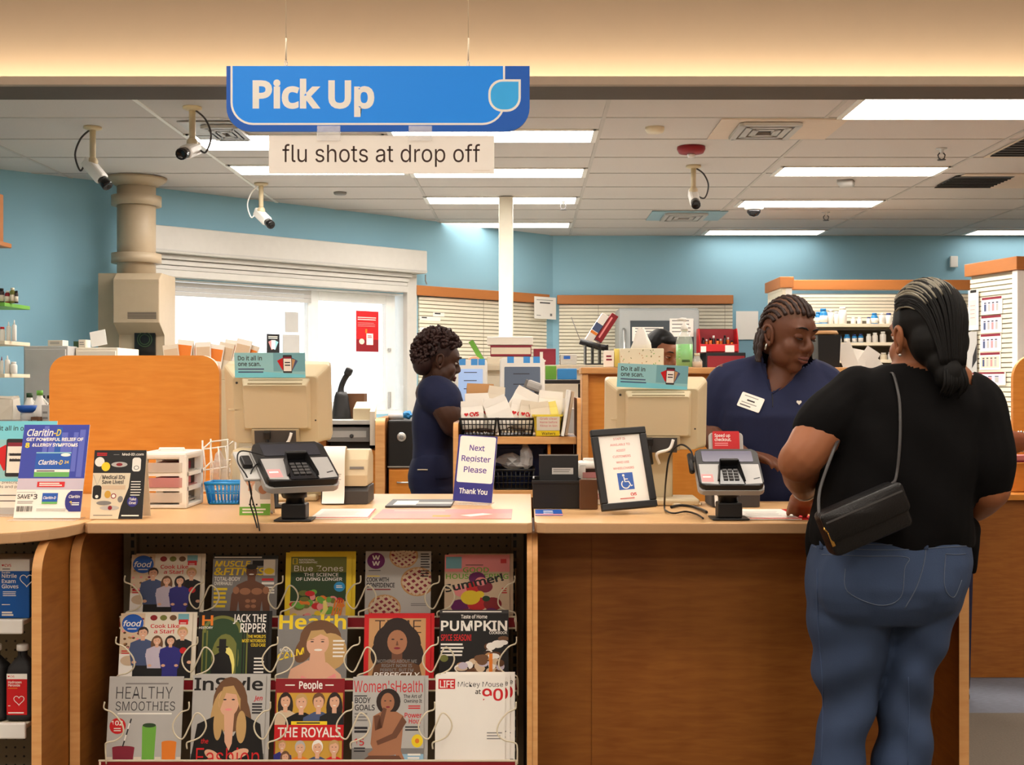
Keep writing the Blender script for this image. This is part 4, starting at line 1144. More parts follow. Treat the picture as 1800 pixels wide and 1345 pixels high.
def phone_cards(m, cx, cy_, s):
    for a, dx, c in ((28, -.55, 'red'), (-30, .55, 'denim_art'), (-18, .35, 'kraft')):
        ca, sa = math.cos(math.radians(a)), math.sin(math.radians(a))
        m.poly([(cx + dx * s + (x * ca - yy * sa) * s, cy_ + (x * sa + yy * ca) * s) for x, yy in ((-.35, -.6), (.35, -.6), (.35, .6), (-.35, .6))], c)
    m.poly([(cx + p[0], cy_ + p[1]) for p in rrect(-.5 * s, .5 * s, -1.0 * s, 1.0 * s, .1 * s, 4)], 'ink'); m.rect(cx - .43 * s, cx + .43 * s, cy_ - .8 * s, cy_ + .8 * s, 'paper'); m.rect(cx - .43 * s, cx + .43 * s, cy_ + .6 * s, cy_ + .8 * s, 'maroon')
    m.lines(cx - .3 * s, cx + .3 * s, cy_ + .1 * s, .13 * s, 'ink', 2, .3 * s, jag=0)
def d_scan_big(m, w, h):
    q = w / 130; m.clip = (0, w, 0, h)
    m.rect(0, w, h * .35, h, 'teal_bright'); m.rect(0, w, h * .38, h * .8, 'teal'); m.text('Do it all in one scan.', 10 * q, h - 17 * q, 8 * q, 'ink', w=103 * q, bold=.014)
    phone_cards(m, 58 * q, h - 66 * q, 34 * q); m.text('EXP123', 46 * q, h - 62 * q, 4 * q, 'ink', w=22 * q); m.text('1234', 48 * q, h - 72 * q, 4.5 * q, 'ink', w=18 * q, bold=.013)
    for i, s_ in enumerate(('Pick up prescriptions, get', 'rewards and pay with it')): m.text(s_, 8 * q, h - (112 + 8 * i) * q, 4.6 * q, 'ink', w=92 * q, bold=.013)
    m.lines(8 * q, 70 * q, h - 134 * q, 1.6 * q, 'ink', 2, 10 * q); m.rect(0, w, 0, h * .07, 'lgrey')
sign_frame('leaflet_stand', 'teal phone scan sign cut off by the left edge, behind the blue allergy sign', 'sign', 28, 907, .212, .272, 8, 0, d_scan_big)
def tent(name, label, px, py, w, h, lean, yaw, draw, depth):
    """A-frame card: printed front, plain back leg"""
    t = thing(name, label, 'brochure', on_counter(px, py), yaw)
    M = T(0, -depth / 2, .001) @ RX(-lean) @ FACE
    mb = MB(M); mb.prism([(-w / 2, 0), (w / 2, 0), (w / 2, h), (-w / 2, h)], -.0012, 0, 'paper'); mb.M = M @ T(-w / 2, 0, 0); draw(mb, w, h); mb.build('front_panel', t)
    top = Vector((0, -depth / 2 + h * math.sin(math.radians(lean)), h * math.cos(math.radians(lean))))
    mb = MB()
    vs = [(-w / 2, top.y + .001, top.z - .001), (w / 2, top.y + .001, top.z - .001), (w / 2, depth / 2 + .02, .001), (-w / 2, depth / 2 + .02, .001)]
    vs += [(a, b + .0012, c) for a, b, c in vs]
    mb.add(vs, [(0, 1, 2, 3), (7, 6, 5, 4), (0, 4, 5, 1), (1, 5, 6, 2), (2, 6, 7, 3), (3, 7, 4, 0)], 'paper2'); mb.build('back_panel', t)
    return t
def d_medid(m, w, h):
    q = w / 97; m.clip = (0, w, 0, h)
    m.rect(0, w, 0, h, 'cream'); m.rect(0, w, h - 43 * q, h, 'black'); m.poly([(97 * q, 0), (97 * q, h - 42 * q), (70 * q, h - 42 * q), (68 * q, h - 70 * q), (56 * q, h - 105 * q), (52 * q, 0)], 'black')
    m.text('Med-ID.com', 52 * q, h - 10 * q, 4.4 * q, 'paper', w=40 * q); m.lines(5 * q, 24 * q, h - 7 * q, 2 * q, 'red', 2, 3.4 * q); m.lines(36 * q, 48 * q, h - 9 * q, 1 * q, 'grey')
    m.oval(11 * q, h - 22 * q, 9 * q, 9 * q, 'paper'); m.oval(23 * q, h - 31 * q, 8 * q, 8.5 * q, 'yellow'); m.oval(48 * q, h - 27 * q, 15 * q, 5 * q, 'lgrey'); m.oval(48 * q, h - 27 * q, 6 * q, 3 * q, 'dark_red')
    m.poly([(p[0], p[1]) for p in rrect(72 * q, 88 * q, h - 40 * q, h - 14 * q, 5 * q, 5)], 'paper'); m.oval(80 * q, h - 33 * q, 5 * q, 4 * q, 'grey'); m.oval(80 * q, h - 33 * q, 3.6 * q, 2.8 * q, 'paper')
    m.text('Medical IDs', 18 * q, h - 54 * q, 6.6 * q, 'ink', w=42 * q, bold=.03); m.text('Save Lives!', 18 * q, h - 63 * q, 6.6 * q, 'ink', w=40 * q, bold=.03)
    m.poly(rrect(2 * q, 18 * q, h - 92 * q, h - 66 * q, 5 * q, 4), 'black_soft'); m.oval(10 * q, h - 87 * q, 3 * q, 3 * q, 'paper'); m.line([(1 * q, h - 46 * q), (9 * q, h - 66 * q), (17 * q, h - 46 * q)], .8 * q, 'grey')
    m.rect(18 * q, 62 * q, h - 74 * q, h - 66 * q, 'sand'); m.oval(30 * q, h - 83 * q, 6 * q, 7 * q, 'gold2'); m.oval(41 * q, h - 86 * q, 5 * q, 5 * q, 'dark_red'); m.oval(41 * q, h - 86 * q, 3.4 * q, 3.4 * q, 'paper'); m.oval(54 * q, h - 92 * q, 5 * q, 6 * q, 'grey')
    m.oval(24 * q, h - 99 * q, 14 * q, 4 * q, 'grey'); m.oval(35 * q, h - 108 * q, 18 * q, 4.4 * q, 'lgrey'); m.oval(36 * q, h - 108 * q, 4 * q, 4 * q, 'dark_red')
    m.oval(77 * q, h - 96 * q, 10 * q, 10 * q, 'navy'); m.text('Take', 77 * q, h - 94 * q, 4.6 * q, 'paper', w=13 * q, al='c'); m.text('One!', 77 * q, h - 101 * q, 4.6 * q, 'paper', w=13 * q, al='c'); m.lines(72 * q, 92 * q, h - 60 * q, 1.6 * q, 'paper', 6, 5 * q); m.lines(58 * q, 94 * q, 5 * q, 2.4 * q, 'paper', 1); m.lines(6 * q, 44 * q, 6 * q, 1.4 * q, 'grey', 1)
tent('brochure_tent', 'black and cream medical ID card tent beside the blue allergy sign', 210, 912, .148, .196, 12, 0, d_medid, .06)
def d_hear(m, w, h):
    q = w / 53; m.clip = (0, w, 0, h)
    m.rect(0, w, 0, h, 'paper'); m.rect(0, w, h - 17 * q, h - 8 * q, 'green'); m.rect(26 * q, w, h - 75 * q, h - 24 * q, 'lgrey'); m.rect(0, w, 0, 20 * q, 'green'); m.oval(12 * q, h - 6 * q, 5 * q, 4 * q, 'black'); m.oval(24 * q, h - 6 * q, 4 * q, 4 * q, 'black'); m.lines(8 * q, 30 * q, h - 20 * q, 2 * q, 'red')
    m.text('Medical', 32 * q, h - 32 * q, 3.4 * q, 'olive', w=17 * q, bold=.013); m.text('Alert', 34 * q, h - 37 * q, 3.4 * q, 'olive', w=11 * q, bold=.013); m.text('Systems', 33 * q, h - 42 * q, 3.4 * q, 'olive', w=17 * q, bold=.013)
    bust(m, 18 * q, h - 28 * q, 26 * q, 'skin_light', 'lgrey', 'paper', 0, .7); m.oval(40 * q, h - 58 * q, 8 * q, 8 * q, 'skin_mid'); m.rect(6 * q, 30 * q, 20 * q, 34 * q, 'paper'); m.lines(5 * q, 46 * q, 9 * q, 2.6 * q, 'paper', 2, 5 * q)
    for i in range(3): m.rect((16 + 6 * i) * q, (19 + 6 * i) * q, 17 * q, 20 * q, 'ink')
tent('brochure_tent', 'green and white medical alert card tent left of the left card terminal', 451, 906, .089, .172, 6, 0, d_hear, .05)
# --- three-drawer organiser
def organiser(label, x0, x1, y0, y1, z0, h, tints):
    t = thing('drawer_organizer', label, 'organizer', ((x0 + x1) / 2, (y0 + y1) / 2, z0))
    w, d = x1 - x0, y1 - y0
    mb = MB()
    mb.bx(-w / 2, w / 2, -d / 2, d / 2, h - .022, h, 'white', .008); mb.bx(-w / 2, w / 2, -d / 2, d / 2, 0, .012, 'white', .003)
    for a in (-1, 1):
        for b in (-1, 1): mb.bx(a * (w / 2 - .012) - .012, a * (w / 2 - .012) + .012, b * (d / 2 - .012) - .012, b * (d / 2 - .012) + .012, .005, h - .01, 'white', .003)
    for i in (1, 2):
        z = .012 + (h - .034) * i / 3
        for a in (-1, 1): mb.bx(a * (w / 2 - .004) - .004, a * (w / 2 - .004) + .004, -d / 2 + .01, d / 2 - .01, z - .006, z + .006, 'white')
        mb.bx(-w / 2 + .01, w / 2 - .01, -d / 2 + .002, d / 2 - .002, z - .005, z + .005, 'white')
    mb.bx(-w / 2 + .008, w / 2 - .008, d / 2 - .006, d / 2 - .002, .01, h - .015, 'lgrey')
    mb.build('case', t)
    mb = MB(); mb.tube([(-w * .28, 0, h - .002), (-w * .26, 0, h + .007), (w * .26, 0, h + .007), (w * .28, 0, h - .002)], .004, 'white', 6); mb.build('handle', t)
    for i in range(3):
        z = .014 + (h - .034) * i / 3; hh = (h - .034) / 3 - .012
        mb = MB(); mb.bx(-w / 2 + .014, w / 2 - .014, -d / 2 - .003, -d / 2 + .001, z + .004, z + hh, tints[i], .001); mb.bx(-w / 2 + .014, w / 2 - .014, -d / 2, d / 2 - .012, z + .004, z + .007, tints[i])
        dr = mb.build('drawer', t)
        mb = MB(); mb.bx(-w * .26, w * .28, -d / 2 + .01, d / 2 - .03, z + .008, z + hh * (.9 if i else .35), ('paper', 'pink', 'maroon')[i]); mb.build('contents', dr)
clear_mat('drawer_clear', (226, 216, 206), 0.5, .2); clear_mat('drawer_rose', (214, 150, 150), 0.6, .2)
yo = 3.87
organiser('white three drawer organizer with pinkish drawers behind the black and cream card tent', X(244, yo), X(328, yo), yo, 4.07, CT + .0012, .172, ('drawer_clear', 'drawer_rose', 'drawer_clear'))
organiser('white drawer unit mostly hidden between the black bin and the framed notice', X(1016, 4.0), X(1062, 4.0), 3.985, 4.09, CT + .0012, .135, ('drawer_rose', 'drawer_rose', 'drawer_rose'))
# --- blue basket with slots
def slot_basket(name, label, x, y, z, wt, wb, dt, h, m, group=None, slot=True, nx=7, parent_rows=3):
    t = thing(name, label, 'basket', (x, y, z), 0, group)
    mb = MB(); db = dt * wb / wt
    mb.bx(-wb / 2, wb / 2, -db / 2, db / 2, 0, .004, m)
    def wall(a0, a1, b0, b1, n):
        a0, a1, b0, b1 = map(Vector, (a0, a1, b0, b1))
        for i in range(n + 1):
            f = i / n; mb.tube([a0.lerp(a1, f), b0.lerp(b1, f)], .0022 if i % n else .004, m, 5)
        for j in range(parent_rows + 1):
            f = j / parent_rows; mb.tube([a0.lerp(b0, f), a1.lerp(b1, f)], .0024, m, 5)
    c0 = [(-wb / 2, -db / 2, .003), (wb / 2, -db / 2, .003), (wb / 2, db / 2, .003), (-wb / 2, db / 2, .003)]
    c1 = [(-wt / 2, -dt / 2, h), (wt / 2, -dt / 2, h), (wt / 2, dt / 2, h), (-wt / 2, dt / 2, h)]
    for i in range(4):
        j = (i + 1) % 4; wall(c0[i], c0[j], c1[i], c1[j], nx if i % 2 == 0 else max(4, int(nx * dt / wt)))
    mb.build('lattice', t)
    mb = MB()
    for i in range(4): 
        j = (i + 1) % 4
        a, b = Vector(c1[i]), Vector(c1[j]); mb.tube([a, b], .0055, m, 6)
    mb.build('rim', t)
    return t
mat('basket_blue', (44, 150, 222), 0.35); mat('basket_yellow', (238, 214, 70), 0.4)
p = on_counter(394, 887)
slot_basket('small_basket', 'small bright blue slotted basket beside the white organizer', p.x, p.y + .035, p.z, .115, .095, .09, .066, 'basket_blue', None, True, 9, 2)
# --- card terminals
mat('pad_silver', (168, 166, 164), 0.35); mat('screen_off', (52, 54, 62), 0.15); mat('screen_violet', (70, 66, 96), 0.15)
def card_terminal(label, px, py, yaw, hz, lean, scr, k=1.0):
    t = thing('card_terminal', label, 'terminal', on_counter(px, py), 0)
    mb = MB(); mb.bx(-.052, .052, -.045, .045, 0, .005, 'black', .002); mb.bx(-.034, .034, -.03, .03, .005, .048, 'black', .004)
    mb.lathe([(.026, .046), (.026, .062), (.033, .064), (.033, .078), (.027, .082), (.027, hz - .03), (.004, hz - .02)], 'black', 20); mb.build('stand', t)
    C = T(0, 0, hz) @ RZ(yaw) @ RX(-lean) @ FACE @ Matrix.Scale(k, 4)
    mb = MB(C @ T(0, 0, -.05)); mb.box((0, -.005, .012), (.11, .10, .03), 'black', .01); mb.box((0, -.01, -.012), (.06, .06, .04), 'black', .01); mb.build('bracket', t)
    w, h = .185, .165
    mb = MB(C @ T(0, 0, -.022)); mb.prism(rrect(-w / 2, w / 2, -h / 2, h / 2, .016, 5), -.006, .010, 'pad_silver', .003); b = mb.build('tray', t)
    mb = MB(C); mb.prism(rrect(-w / 2 + .003, w / 2 - .003, -h / 2 + .003, h / 2 - .002, .016, 5), -.012, .006, 'black', .004)
    mb.M = C @ T(0, 0, .0062)
    mb.poly([(-w / 2 + .008, -h / 2 + .012), (-.038, -h / 2 + .008), (-.030, .006), (-.026, .012), (-w / 2 + .008, .012)], 'pad_silver'); mb.poly([(w / 2 - .008, -h / 2 + .012), (w / 2 - .008, .012), (.026, .012), (.030, .006), (.038, -h / 2 + .008)], 'pad_silver')
    mb.rect(-w / 2 + .010, -.05, -h / 2 + .018, -h / 2 + .050, 'pink'); mb.rect(-w / 2 + .014, -.056, -h / 2 + .036, -h / 2 + .042, 'paper')
    mb.line([(w / 2 - .03, -h / 2 + .03), (w / 2 - .012, -h / 2 + .036)], .004, 'black')
    body = mb.build('body', t)
    mb = MB(C @ T(0, 0, .0068)); mb.prism(rrect(-.072, .072, .022, .070, .004, 3), 0, .0006, scr); mb.build('screen', t)
    mb = MB(C @ T(0, 0, .006)); mb.prism([(-.034, -h / 2 + .006), (.034, -h / 2 + .006), (.024, .010), (-.024, .010)], 0, .002, 'black_gloss')
    # hood over the keys
    mb.loft([[(-.040, -h / 2 + .02, 0), (-.036, -h / 2 + .02, .012), (-.032, -h / 2 + .02, .0)], [(-.028, .008, 0), (-.026, .008, .022), (-.022, .008, 0)]], 'black', False)
    mb.loft([[(.032, -h / 2 + .02, 0), (.036, -h / 2 + .02, .012), (.040, -h / 2 + .02, 0)], [(.022, .008, 0), (.026, .008, .022), (.028, .008, 0)]], 'black', False)
    mb.bx(-.027, .027, .004, .014, 0, .022, 'black', .004)
    mb.build('key_hood', t)
    mb = MB(C @ T(0, 0, .008))
    for i in range(4):
        for j in range(3): mb.box(((j - 1) * .0155, -.018 - i * .0125, .0015), (.0125, .009, .003), 'dark_grey', .001)
    mb.build('keypad', t)
    return t, C
tl, Cl = card_terminal('black and silver card terminal turned aside on its stand, left counter', 519, 915, 30, .160, 58, 'screen_off', 1.16)
tr, Cr = card_terminal('black and silver card terminal with red card, right counter', 1281, 913, 0, .142, 54, 'screen_violet')
# side stylus holder on the left terminal
mb = MB(Cl @ T(-.115, -.01, -.01)); mb.bx(-.018, .022, -.03, .085, -.012, -.004, 'lgrey', .003); mb.bx(-.012, .012, .01, .05, -.004, .010, 'black', .004); mb.build('side_bracket', tl)
mb = MB(Cr @ T(-.104, .02, -.004)); mb.tube([(0, -.03, 0), (0, .045, 0)], .008, 'black', 8); mb.build('stylus_holder', tr)
# upper reader that stands behind the left terminal
t = thing('receipt_slot_reader', 'small tilted black scanner pad with clear cover behind the left card terminal', 'scanner', on_counter(483, 893))
mb = MB(); mb.lathe([(.03, 0), (.03, .006), (.012, .01), (.012, .15)], 'black', 14); mb.build('stand', t)
mb = MB(T(.0, .0, .172) @ RZ(30) @ RX(-52) @ FACE); mb.prism(rrect(-.048, .052, -.04, .045, .006, 4), -.014, 0, 'black', .003); mb.prism(rrect(-.03, .045, -.03, .035, .014, 5), 0.0005, .008, 'screen_off', .003); mb.build('pad', t)
# red card slotted behind the right terminal
t = thing('promo_card', 'small red speed up checkout card standing behind the right card terminal', 'card', (X(1277, 3.66), 3.66, 1.218))
mb = MB(RX(-14) @ FACE); w, h = .078, .066
mb.M = RX(-12) @ FACE
mb.prism(rrect(-w / 2, w / 2, -.03, h, .004, 3), -.0012, 0, 'red'); mb.M = mb.M @ T(-w / 2, 0, 0)
mb.text('Speed up', .006, h - .017, .009, 'paper', w=.045); mb.text('checkout.', .006, h - .029, .009, 'paper', w=.048); mb.lines(.006, .05, h - .037, .003, 'pink', 2, .006); mb.build('card', t)
mb = MB(T(0, .006, 0) @ RX(-12) @ FACE); mb.prism(rrect(-w / 2 - .010, w / 2 + .012, -.03, h - .004, .012, 4), -.012, -.002, 'lgrey', .003); mb.build('holder', t)
mb = MB(T(0, .006, 0)); mb.bx(-.02, .02, -.0, .03, -.1795, -.02, 'black', .004); mb.build('stem', t)
# --- cash register monitors seen from behind
def pos_monitor(label, x, y, z0, w, h, zc, lean, yaw, base=True, strip=True):
    """beige all-in-one till screen seen from the back, narrow top, cable bay low in the middle"""
    t = thing('register_monitor', label, 'monitor', (x, y, z0), yaw, 'cash register screens')
    C = T(0, 0, zc - z0) @ RX(lean) @ FACE
    mb = MB(C)
    a, b = w / 2, h / 2
    def ring(ax0, ax1, y0, y1, zz, r=.012): return [(p[0], p[1], zz) for p in rrect(ax0, ax1, y0, y1, r, 3)]
    mb.loft([ring(-a, a, -b, b, -.075), ring(-a, a, -b, b, -.03), ring(-a * .97, a * .97, -b * .97, b * .97, -.02), ring(-a * .80, a * .80, -b * .95, b * .80, .022), ring(-a * .78, a * .78, -b * .93, b * .78, .024)], 'beige', False)
    mb.build('housing', t)
    mb = MB(C)
    mb.loft([ring(-a * .62, a * .66, -b * .60, b * .74, .0238, .006), ring(-a * .58, a * .60, -b * .50, b * .60, .048, .006)], 'beige', False)
    for i in range(2): mb.bx(-a * .5, a * .52, b * (.62 + .07 * i), b * (.645 + .07 * i), .0236 + .012 * (1 - i), .045 - .014 * i, 'beige_dark')
    mb.bx(-a * .9, -a * .72, -b * .1, -b * .06, .02, .024, 'beige'); mb.build('rear_cover', t)
    mb = MB(C); mb.bx(-a * .46, a * .44, -b * .93, -b * .52, .0242, .050, 'beige_dark', .003); mb.bx(-a * .40, a * .38, -b * .98, -b * .56, .0505, .052, 'dark_grey'); mb.build('cable_bay', t)
    mb = MB(C)
    mb.box((-a * .16, -b * .66, .06), (.022, .026, .018), 'black', .003); mb.tube(bez([(-a * .16, -b * .7, .062), (-a * .14, -b * 1.0, .07), (-a * .10, -b * 1.3, .05)], 5), .005, 'black', 6); mb.build('power_cable', t)
    mb = MB(C); mb.tube(bez([(a * .3, -b * .6, .058), (a * .22, -b * .85, .068), (-a * .02, -b * .98, .07), (a * .04, -b * 1.3, .05)], 5), .005, 'white', 6); mb.build('data_cable', t)
    mb = MB(); bb = (zc - z0) - b * math.cos(math.radians(lean))
    mb.box((0, .02, .010), (w * .8, .17, .02), 'beige', .006); mb.box((.0, .055, (bb + .02) / 2 + .02), (w * .34, .05, bb + .06), 'beige', .01); mb.build('foot', t)
    mb = MB(C); mb.lathe([(.004, 0), (.004, .0255)], 'dark_grey', 8, M=T(-a * .72, b * .62, 0)); mb.lathe([(.003, 0), (.003, .0255)], 'dark_grey', 8, M=T(a * .74, -b * .35, 0)); mb.build('screw', t)
    return t, C
y = 4.17
zl = Z(700, y)
tm, C1 = pos_monitor('beige register screen seen from behind, left counter beside the privacy panel', X(487, y), y, CT + .0015, .345, .262, Z(712, y), 14, 3)
# wide lower skirt of the left till
mb = MB(T(0, 0, 0)); mb.box((.005, .045, .088), (.31, .15, .165), 'beige', .025); mb.build('till_base', tm)
y2 = 4.02
tm2, C2 = pos_monitor('beige register screen seen from behind, right counter in front of the technician', X(1154, y2), y2, CT + .0015, .325, .225, Z(730, y2), 9, -1)
# teal scan strips propped on the screens
def scan_strip(label, px0, px1, py0, py1, y, tilt, warp):
    t = thing('scan_sign', label, 'sign', (X(px0, y), y, Z(py1, y)), 0)
    w, h = X(px1, y) - X(px0, y), Z(py0, y) - Z(py1, y)
    mb = MB(RY(tilt) @ RX(8) @ FACE); mb.prism([(0, 0), (w, 0), (w, h), (0, h)], -.0012, 0, 'teal'); mb.clip = (0, w, 0, h)
    mb.poly([(0, 0), (w, 0), (w, h * .12), (w * .5, h * .22), (0, h * .3)], 'teal_bright'); mb.rect(w * .55, w, h * .25, h, 'teal2')
    mb.text('Do it all in', w * .05, h * .70, h * .17, 'ink', w=w * .34); mb.text('one scan.', w * .05, h * .47, h * .17, 'ink', w=w * .32); mb.lines(w * .05, w * .46, h * .32, h * .05, 'denim_art', 2, h * .12)
    phone_cards(mb, w * .75, h * .55, h * .36); mb.build('strip', t)
    for f in (.3, .7):
        mb = MB(RY(tilt)); mb.bx(w * f - .008, w * f + .008, .001, .02, .003, .012, 'acrylic'); mb.build('tape', t)
scan_strip('glossy teal phone scan strip propped on the left register screen', 413, 537, 620, 664, 4.062, 0, 0)
scan_strip('teal phone scan strip propped askew on the right register screen', 1084, 1208, 638, 680, 3.93, 2.5, 0)
# --- receipt printers
def printer(label, px, py, d, w, flip=False):
    t = thing('receipt_printer', label, 'printer', on_counter(px, py), 0, 'receipt printers')
    h = .17
    M = Matrix(((0, 0, 1, 0), (1, 0, 0, 0), (0, 1, 0, 0), (0, 0, 0, 1)))
    mb = MB(); mb.prism([(-.06, 0), (d - .06, 0), (d - .06, .055), (-.03, .055), (-.06, .04)], -w / 2, w / 2, 'dark_grey', .004, M=M); mb.build('base', t)
    mb = MB(); mb.prism([(-.045, .056), (d - .06, .056), (d - .06, h - .02), (d - .09, h), (.0, h), (-.035, h - .03), (-.05, .09)], -w / 2 + .002, w / 2 - .002, 'beige', .008, M=M); mb.bx(w * .1, w * .4, -.047, -.0445, h - .06, h - .052, 'grey'); mb.build('cover', t)
    mb = MB()
    s = 0.035
    path = bez([(0, .0, h + .001), (0, -.035, h + .012), (0, -.062, h - .02), (0, -.067, h * .5), (0, -.072, .03), (0, -.085, .004)], 5)
    vs = []; fs = []
    cx = -w * .22
    for p_ in path: vs += [(cx - s, p_.y, p_.z), (cx + s, p_.y, p_.z)]
    for i in range(len(path) - 1): fs.append((2 * i, 2 * i + 1, 2 * i + 3, 2 * i + 2))
    n0 = len(vs); vs += [(a, b + .0006, c) for a, b, c in vs]; fs += [tuple(n0 + i for i in f)[::-1] for f in fs]
    mb.add(vs, fs, 'paper', True)
    mb.M = T(cx - s, -.0695, .05) @ FACE; mb.lines(.008, .062, .05, .0016, 'grey', 12, .0055, jag=.5)
    mb.build('receipt', t)
    return t
printer('beige receipt printer with long receipt curling down, left counter', 610, 884, .16, .15)
printer('beige receipt printer behind the right card terminal', 1288, 889, .15, .15)
# --- loose paper on the counters
def flat(name, label, cat, px0, px1, py0, py1, m, th=.0012, lift=.0004, deco=None, rot=0.0):
    y0, y1 = cy(py1), cy(py0)
    x0, x1 = X(px0, (y0 + y1) / 2), X(px1, (y0 + y1) / 2)
    w, d = x1 - x0, y1 - y0
    mb = MB(); mb.bx(-w / 2, w / 2, -d / 2, d / 2, 0, th, m)
    mb.M = T(-w / 2, -d / 2, th + .00002)
    if deco: deco(mb, w, d)
    o = mb.build(name, None, ((x0 + x1) / 2, (y0 + y1) / 2, CT + lift), rot); tag(o, label, cat); return o
def d_form(m, w, d): m.rect(w * .02, w * .98, d * .0, d * .08, 'red'); m.rect(w * .97, w, 0, d, 'red'); m.lines(w * .1, w * .8, d * .7, d * .03, 'lgrey', 5, d * .1)
flat('paper_pad', 'white form pad with red edge in front of the left printer', 'paper', 556, 655, 897, 913, 'paper', .004, .0004, d_form, 2)
def d_mat(m, w, d):
    m.rect(w * .0, w, d * .55, d, 'pink'); m.lines(w * .1, w * .5, d * .8, d * .05, 'paper2', 1); m.rect(w * .42, w * .55, d * .2, d * .35, 'gold2'); m.poly([(w * .62, d * .35), (w * .78, d * .55), (w * .86, d * .45), (w * .7, d * .22)], 'paper')
mat('mat_rose', (228, 130, 116), 0.4)
flat('counter_mat', 'long rose advertising mat in front of the next register sign', 'mat', 664, 900, 896, 913, 'mat_rose', .0012, .0004, d_mat)
def d_cat(m, w, d): m.rect(w * .1, w * .45, d * .15, d * .75, 'paper'); m.rect(w * .45, w, d * .3, d * .55, 'lgrey')
flat('catalogue', 'grey catalogue lying behind the rose mat', 'catalogue', 684, 796, 881, 893, 'dark_grey', .006, .0004, d_cat)
flat('paper_pad', 'white form sheet under the hand of the customer, right counter', 'paper', 1302, 1392, 898, 915, 'paper', .003, .0021, d_form)
flat('card', 'red card lying under the white form sheet, right counter', 'card', 1340, 1415, 896, 914, 'red', .0012, .0004)
def d_flu(m, w, d): m.rect(0, w, 0, d * .18, 'pink'); m.lines(w * .3, w * .7, d * .6, d * .14, 'paper', 1); m.lines(w * .3, w * .7, d * .3, d * .1, 'paper', 1)
flat('leaflet', 'small blue leaflet in front of the black bin', 'leaflet', 941, 988, 897, 907, 'blue', .002, .0004, d_flu)
# --- next register sign
def d_next(m, w, h):
    m.rect(0, w, 0, h, 'navy'); m.poly(rrect(w * .045, w * .965, h * .285, h * .985, w * .05, 4), 'paper'); q = w / 72
    for i, (s_, ww) in enumerate((('Next', 28), ('Register', 54), ('Please', 42))): m.text(s_, w / 2, h - (28 + 20 * i) * q, 10 * q, 'purple', w=ww * q, al='c', bold=.022)
    m.text('Thank You', w / 2, h * .12, 9 * q, 'paper', w=52 * q, al='c', bold=.022)
sign_frame('register_sign', 'white and navy sign reading Next Register Please Thank You', 'sign', 830, 887, .127, .214, 12, -9, d_next, 'paper', 3, .003)
# --- black bin with a black tablet in it
p = on_counter(979, 895)
t = thing('file_bin', 'black plastic file bin holding a dark tablet, right counter left end', 'bin', (p.x, p.y + .055, p.z))
w, d, h = .142, .10, .092
mb = MB(); mb.bx(-w / 2, w / 2, -d / 2, d / 2, 0, .004, 'black')
for a in (-1, 1): mb.bx(a * w / 2 - .003, a * w / 2 + .003, -d / 2, d / 2, 0, h, 'black', .001)
mb.bx(-w / 2, w / 2, -d / 2 - .002, -d / 2 + .003, 0, h * .93, 'black', .001); mb.bx(-w / 2, w / 2, d / 2 - .004, d / 2 + .002, 0, h, 'black', .001); mb.bx(-w / 2 - .006, w / 2 + .006, -d / 2 - .006, -d / 2 + .002, h * .82, h * .93, 'black', .002); mb.build('bin', t)
t = thing('tablet', 'dark tablet with grey label standing in the black file bin', 'tablet', (p.x + .006, p.y + .055, p.z + .0045))
mb = MB(RX(-6)); mb.bx(-.06, .062, -.004, .004, .004, .158, 'black_soft', .004); mb.bx(-.06, .062, -.0045, .0045, .154, .158, 'grey'); mb.M = RX(-6) @ T(0, -.0045, 0) @ FACE; mb.rect(-.02, .046, .096, .116, 'lgrey'); mb.lines(-.016, .04, .109, .003, 'grey', 2, .006); mb.build('case', t)
# --- brown display wedge
p = on_counter(1034, 897)
t = thing('card_holder', 'brown slanted wooden card holder behind the framed notice', 'holder', (p.x, p.y + .06, p.z))
mb = MB(); M = Matrix(((0, 0, 1, 0), (1, 0, 0, 0), (0, 1, 0, 0), (0, 0, 0, 1)))
mb.prism([(-.05, 0), (.05, 0), (.05, .012), (-.03, .09), (-.05, .09)], -.026, .03, 'brown', .003, M=M); mb.build('block', t)
# --- framed wheelchair notice
mat('access_blue', (52, 96, 178), 0.5); mat('faded_red', (214, 132, 126), 0.7)
def d_access(m, w, h):
    q = w / 84
    for i, (s_, ww) in enumerate((('STAFF IS', 24), ('AVAILABLE TO', 40), ('ASSIST', 19), ('CUSTOMERS', 36), ('WHO USE', 26), ('WHEELCHAIRS', 42))): m.text(s_, w / 2, h - (9 + 11.6 * i) * q, 4.2 * q, 'faded_red', w=ww * q, al='c', bold=.02)
    x0, y0, s_ = w / 2 - 15 * q, h - 107 * q, 31 * q
    m.rect(x0, x0 + s_, y0, y0 + s_ * 1.06, 'access_blue')
    u = s_ / 31
    m.oval(x0 + 12 * u, y0 + 28 * u, 2.4 * u, 2.4 * u, 'paper'); m.line([(x0 + 12.5 * u, y0 + 25 * u), (x0 + 13.5 * u, y0 + 15.5 * u), (x0 + 21 * u, y0 + 15.5 * u), (x0 + 25 * u, y0 + 6.5 * u), (x0 + 28 * u, y0 + 8 * u)], 2.2 * u, 'paper'); m.line([(x0 + 13 * u, y0 + 20.5 * u), (x0 + 20 * u, y0 + 20.5 * u)], 1.8 * u, 'paper')
    m.line([(x0 + 14.2 * u + 8 * u * math.cos(math.radians(a)), y0 + 10.5 * u + 7.8 * u * math.sin(math.radians(a))) for a in range(125, 345, 12)], 2.0 * u, 'paper')
    m.text('CVS', w / 2 + 6 * q, h - 119 * q, 5 * q, 'red', w=12 * q, bold=.04); m.lines(w / 2 - 16 * q, w / 2 + 14 * q, h - 125 * q, 2.4 * q, 'faded_red', 1)
p = on_counter(1108, 905)
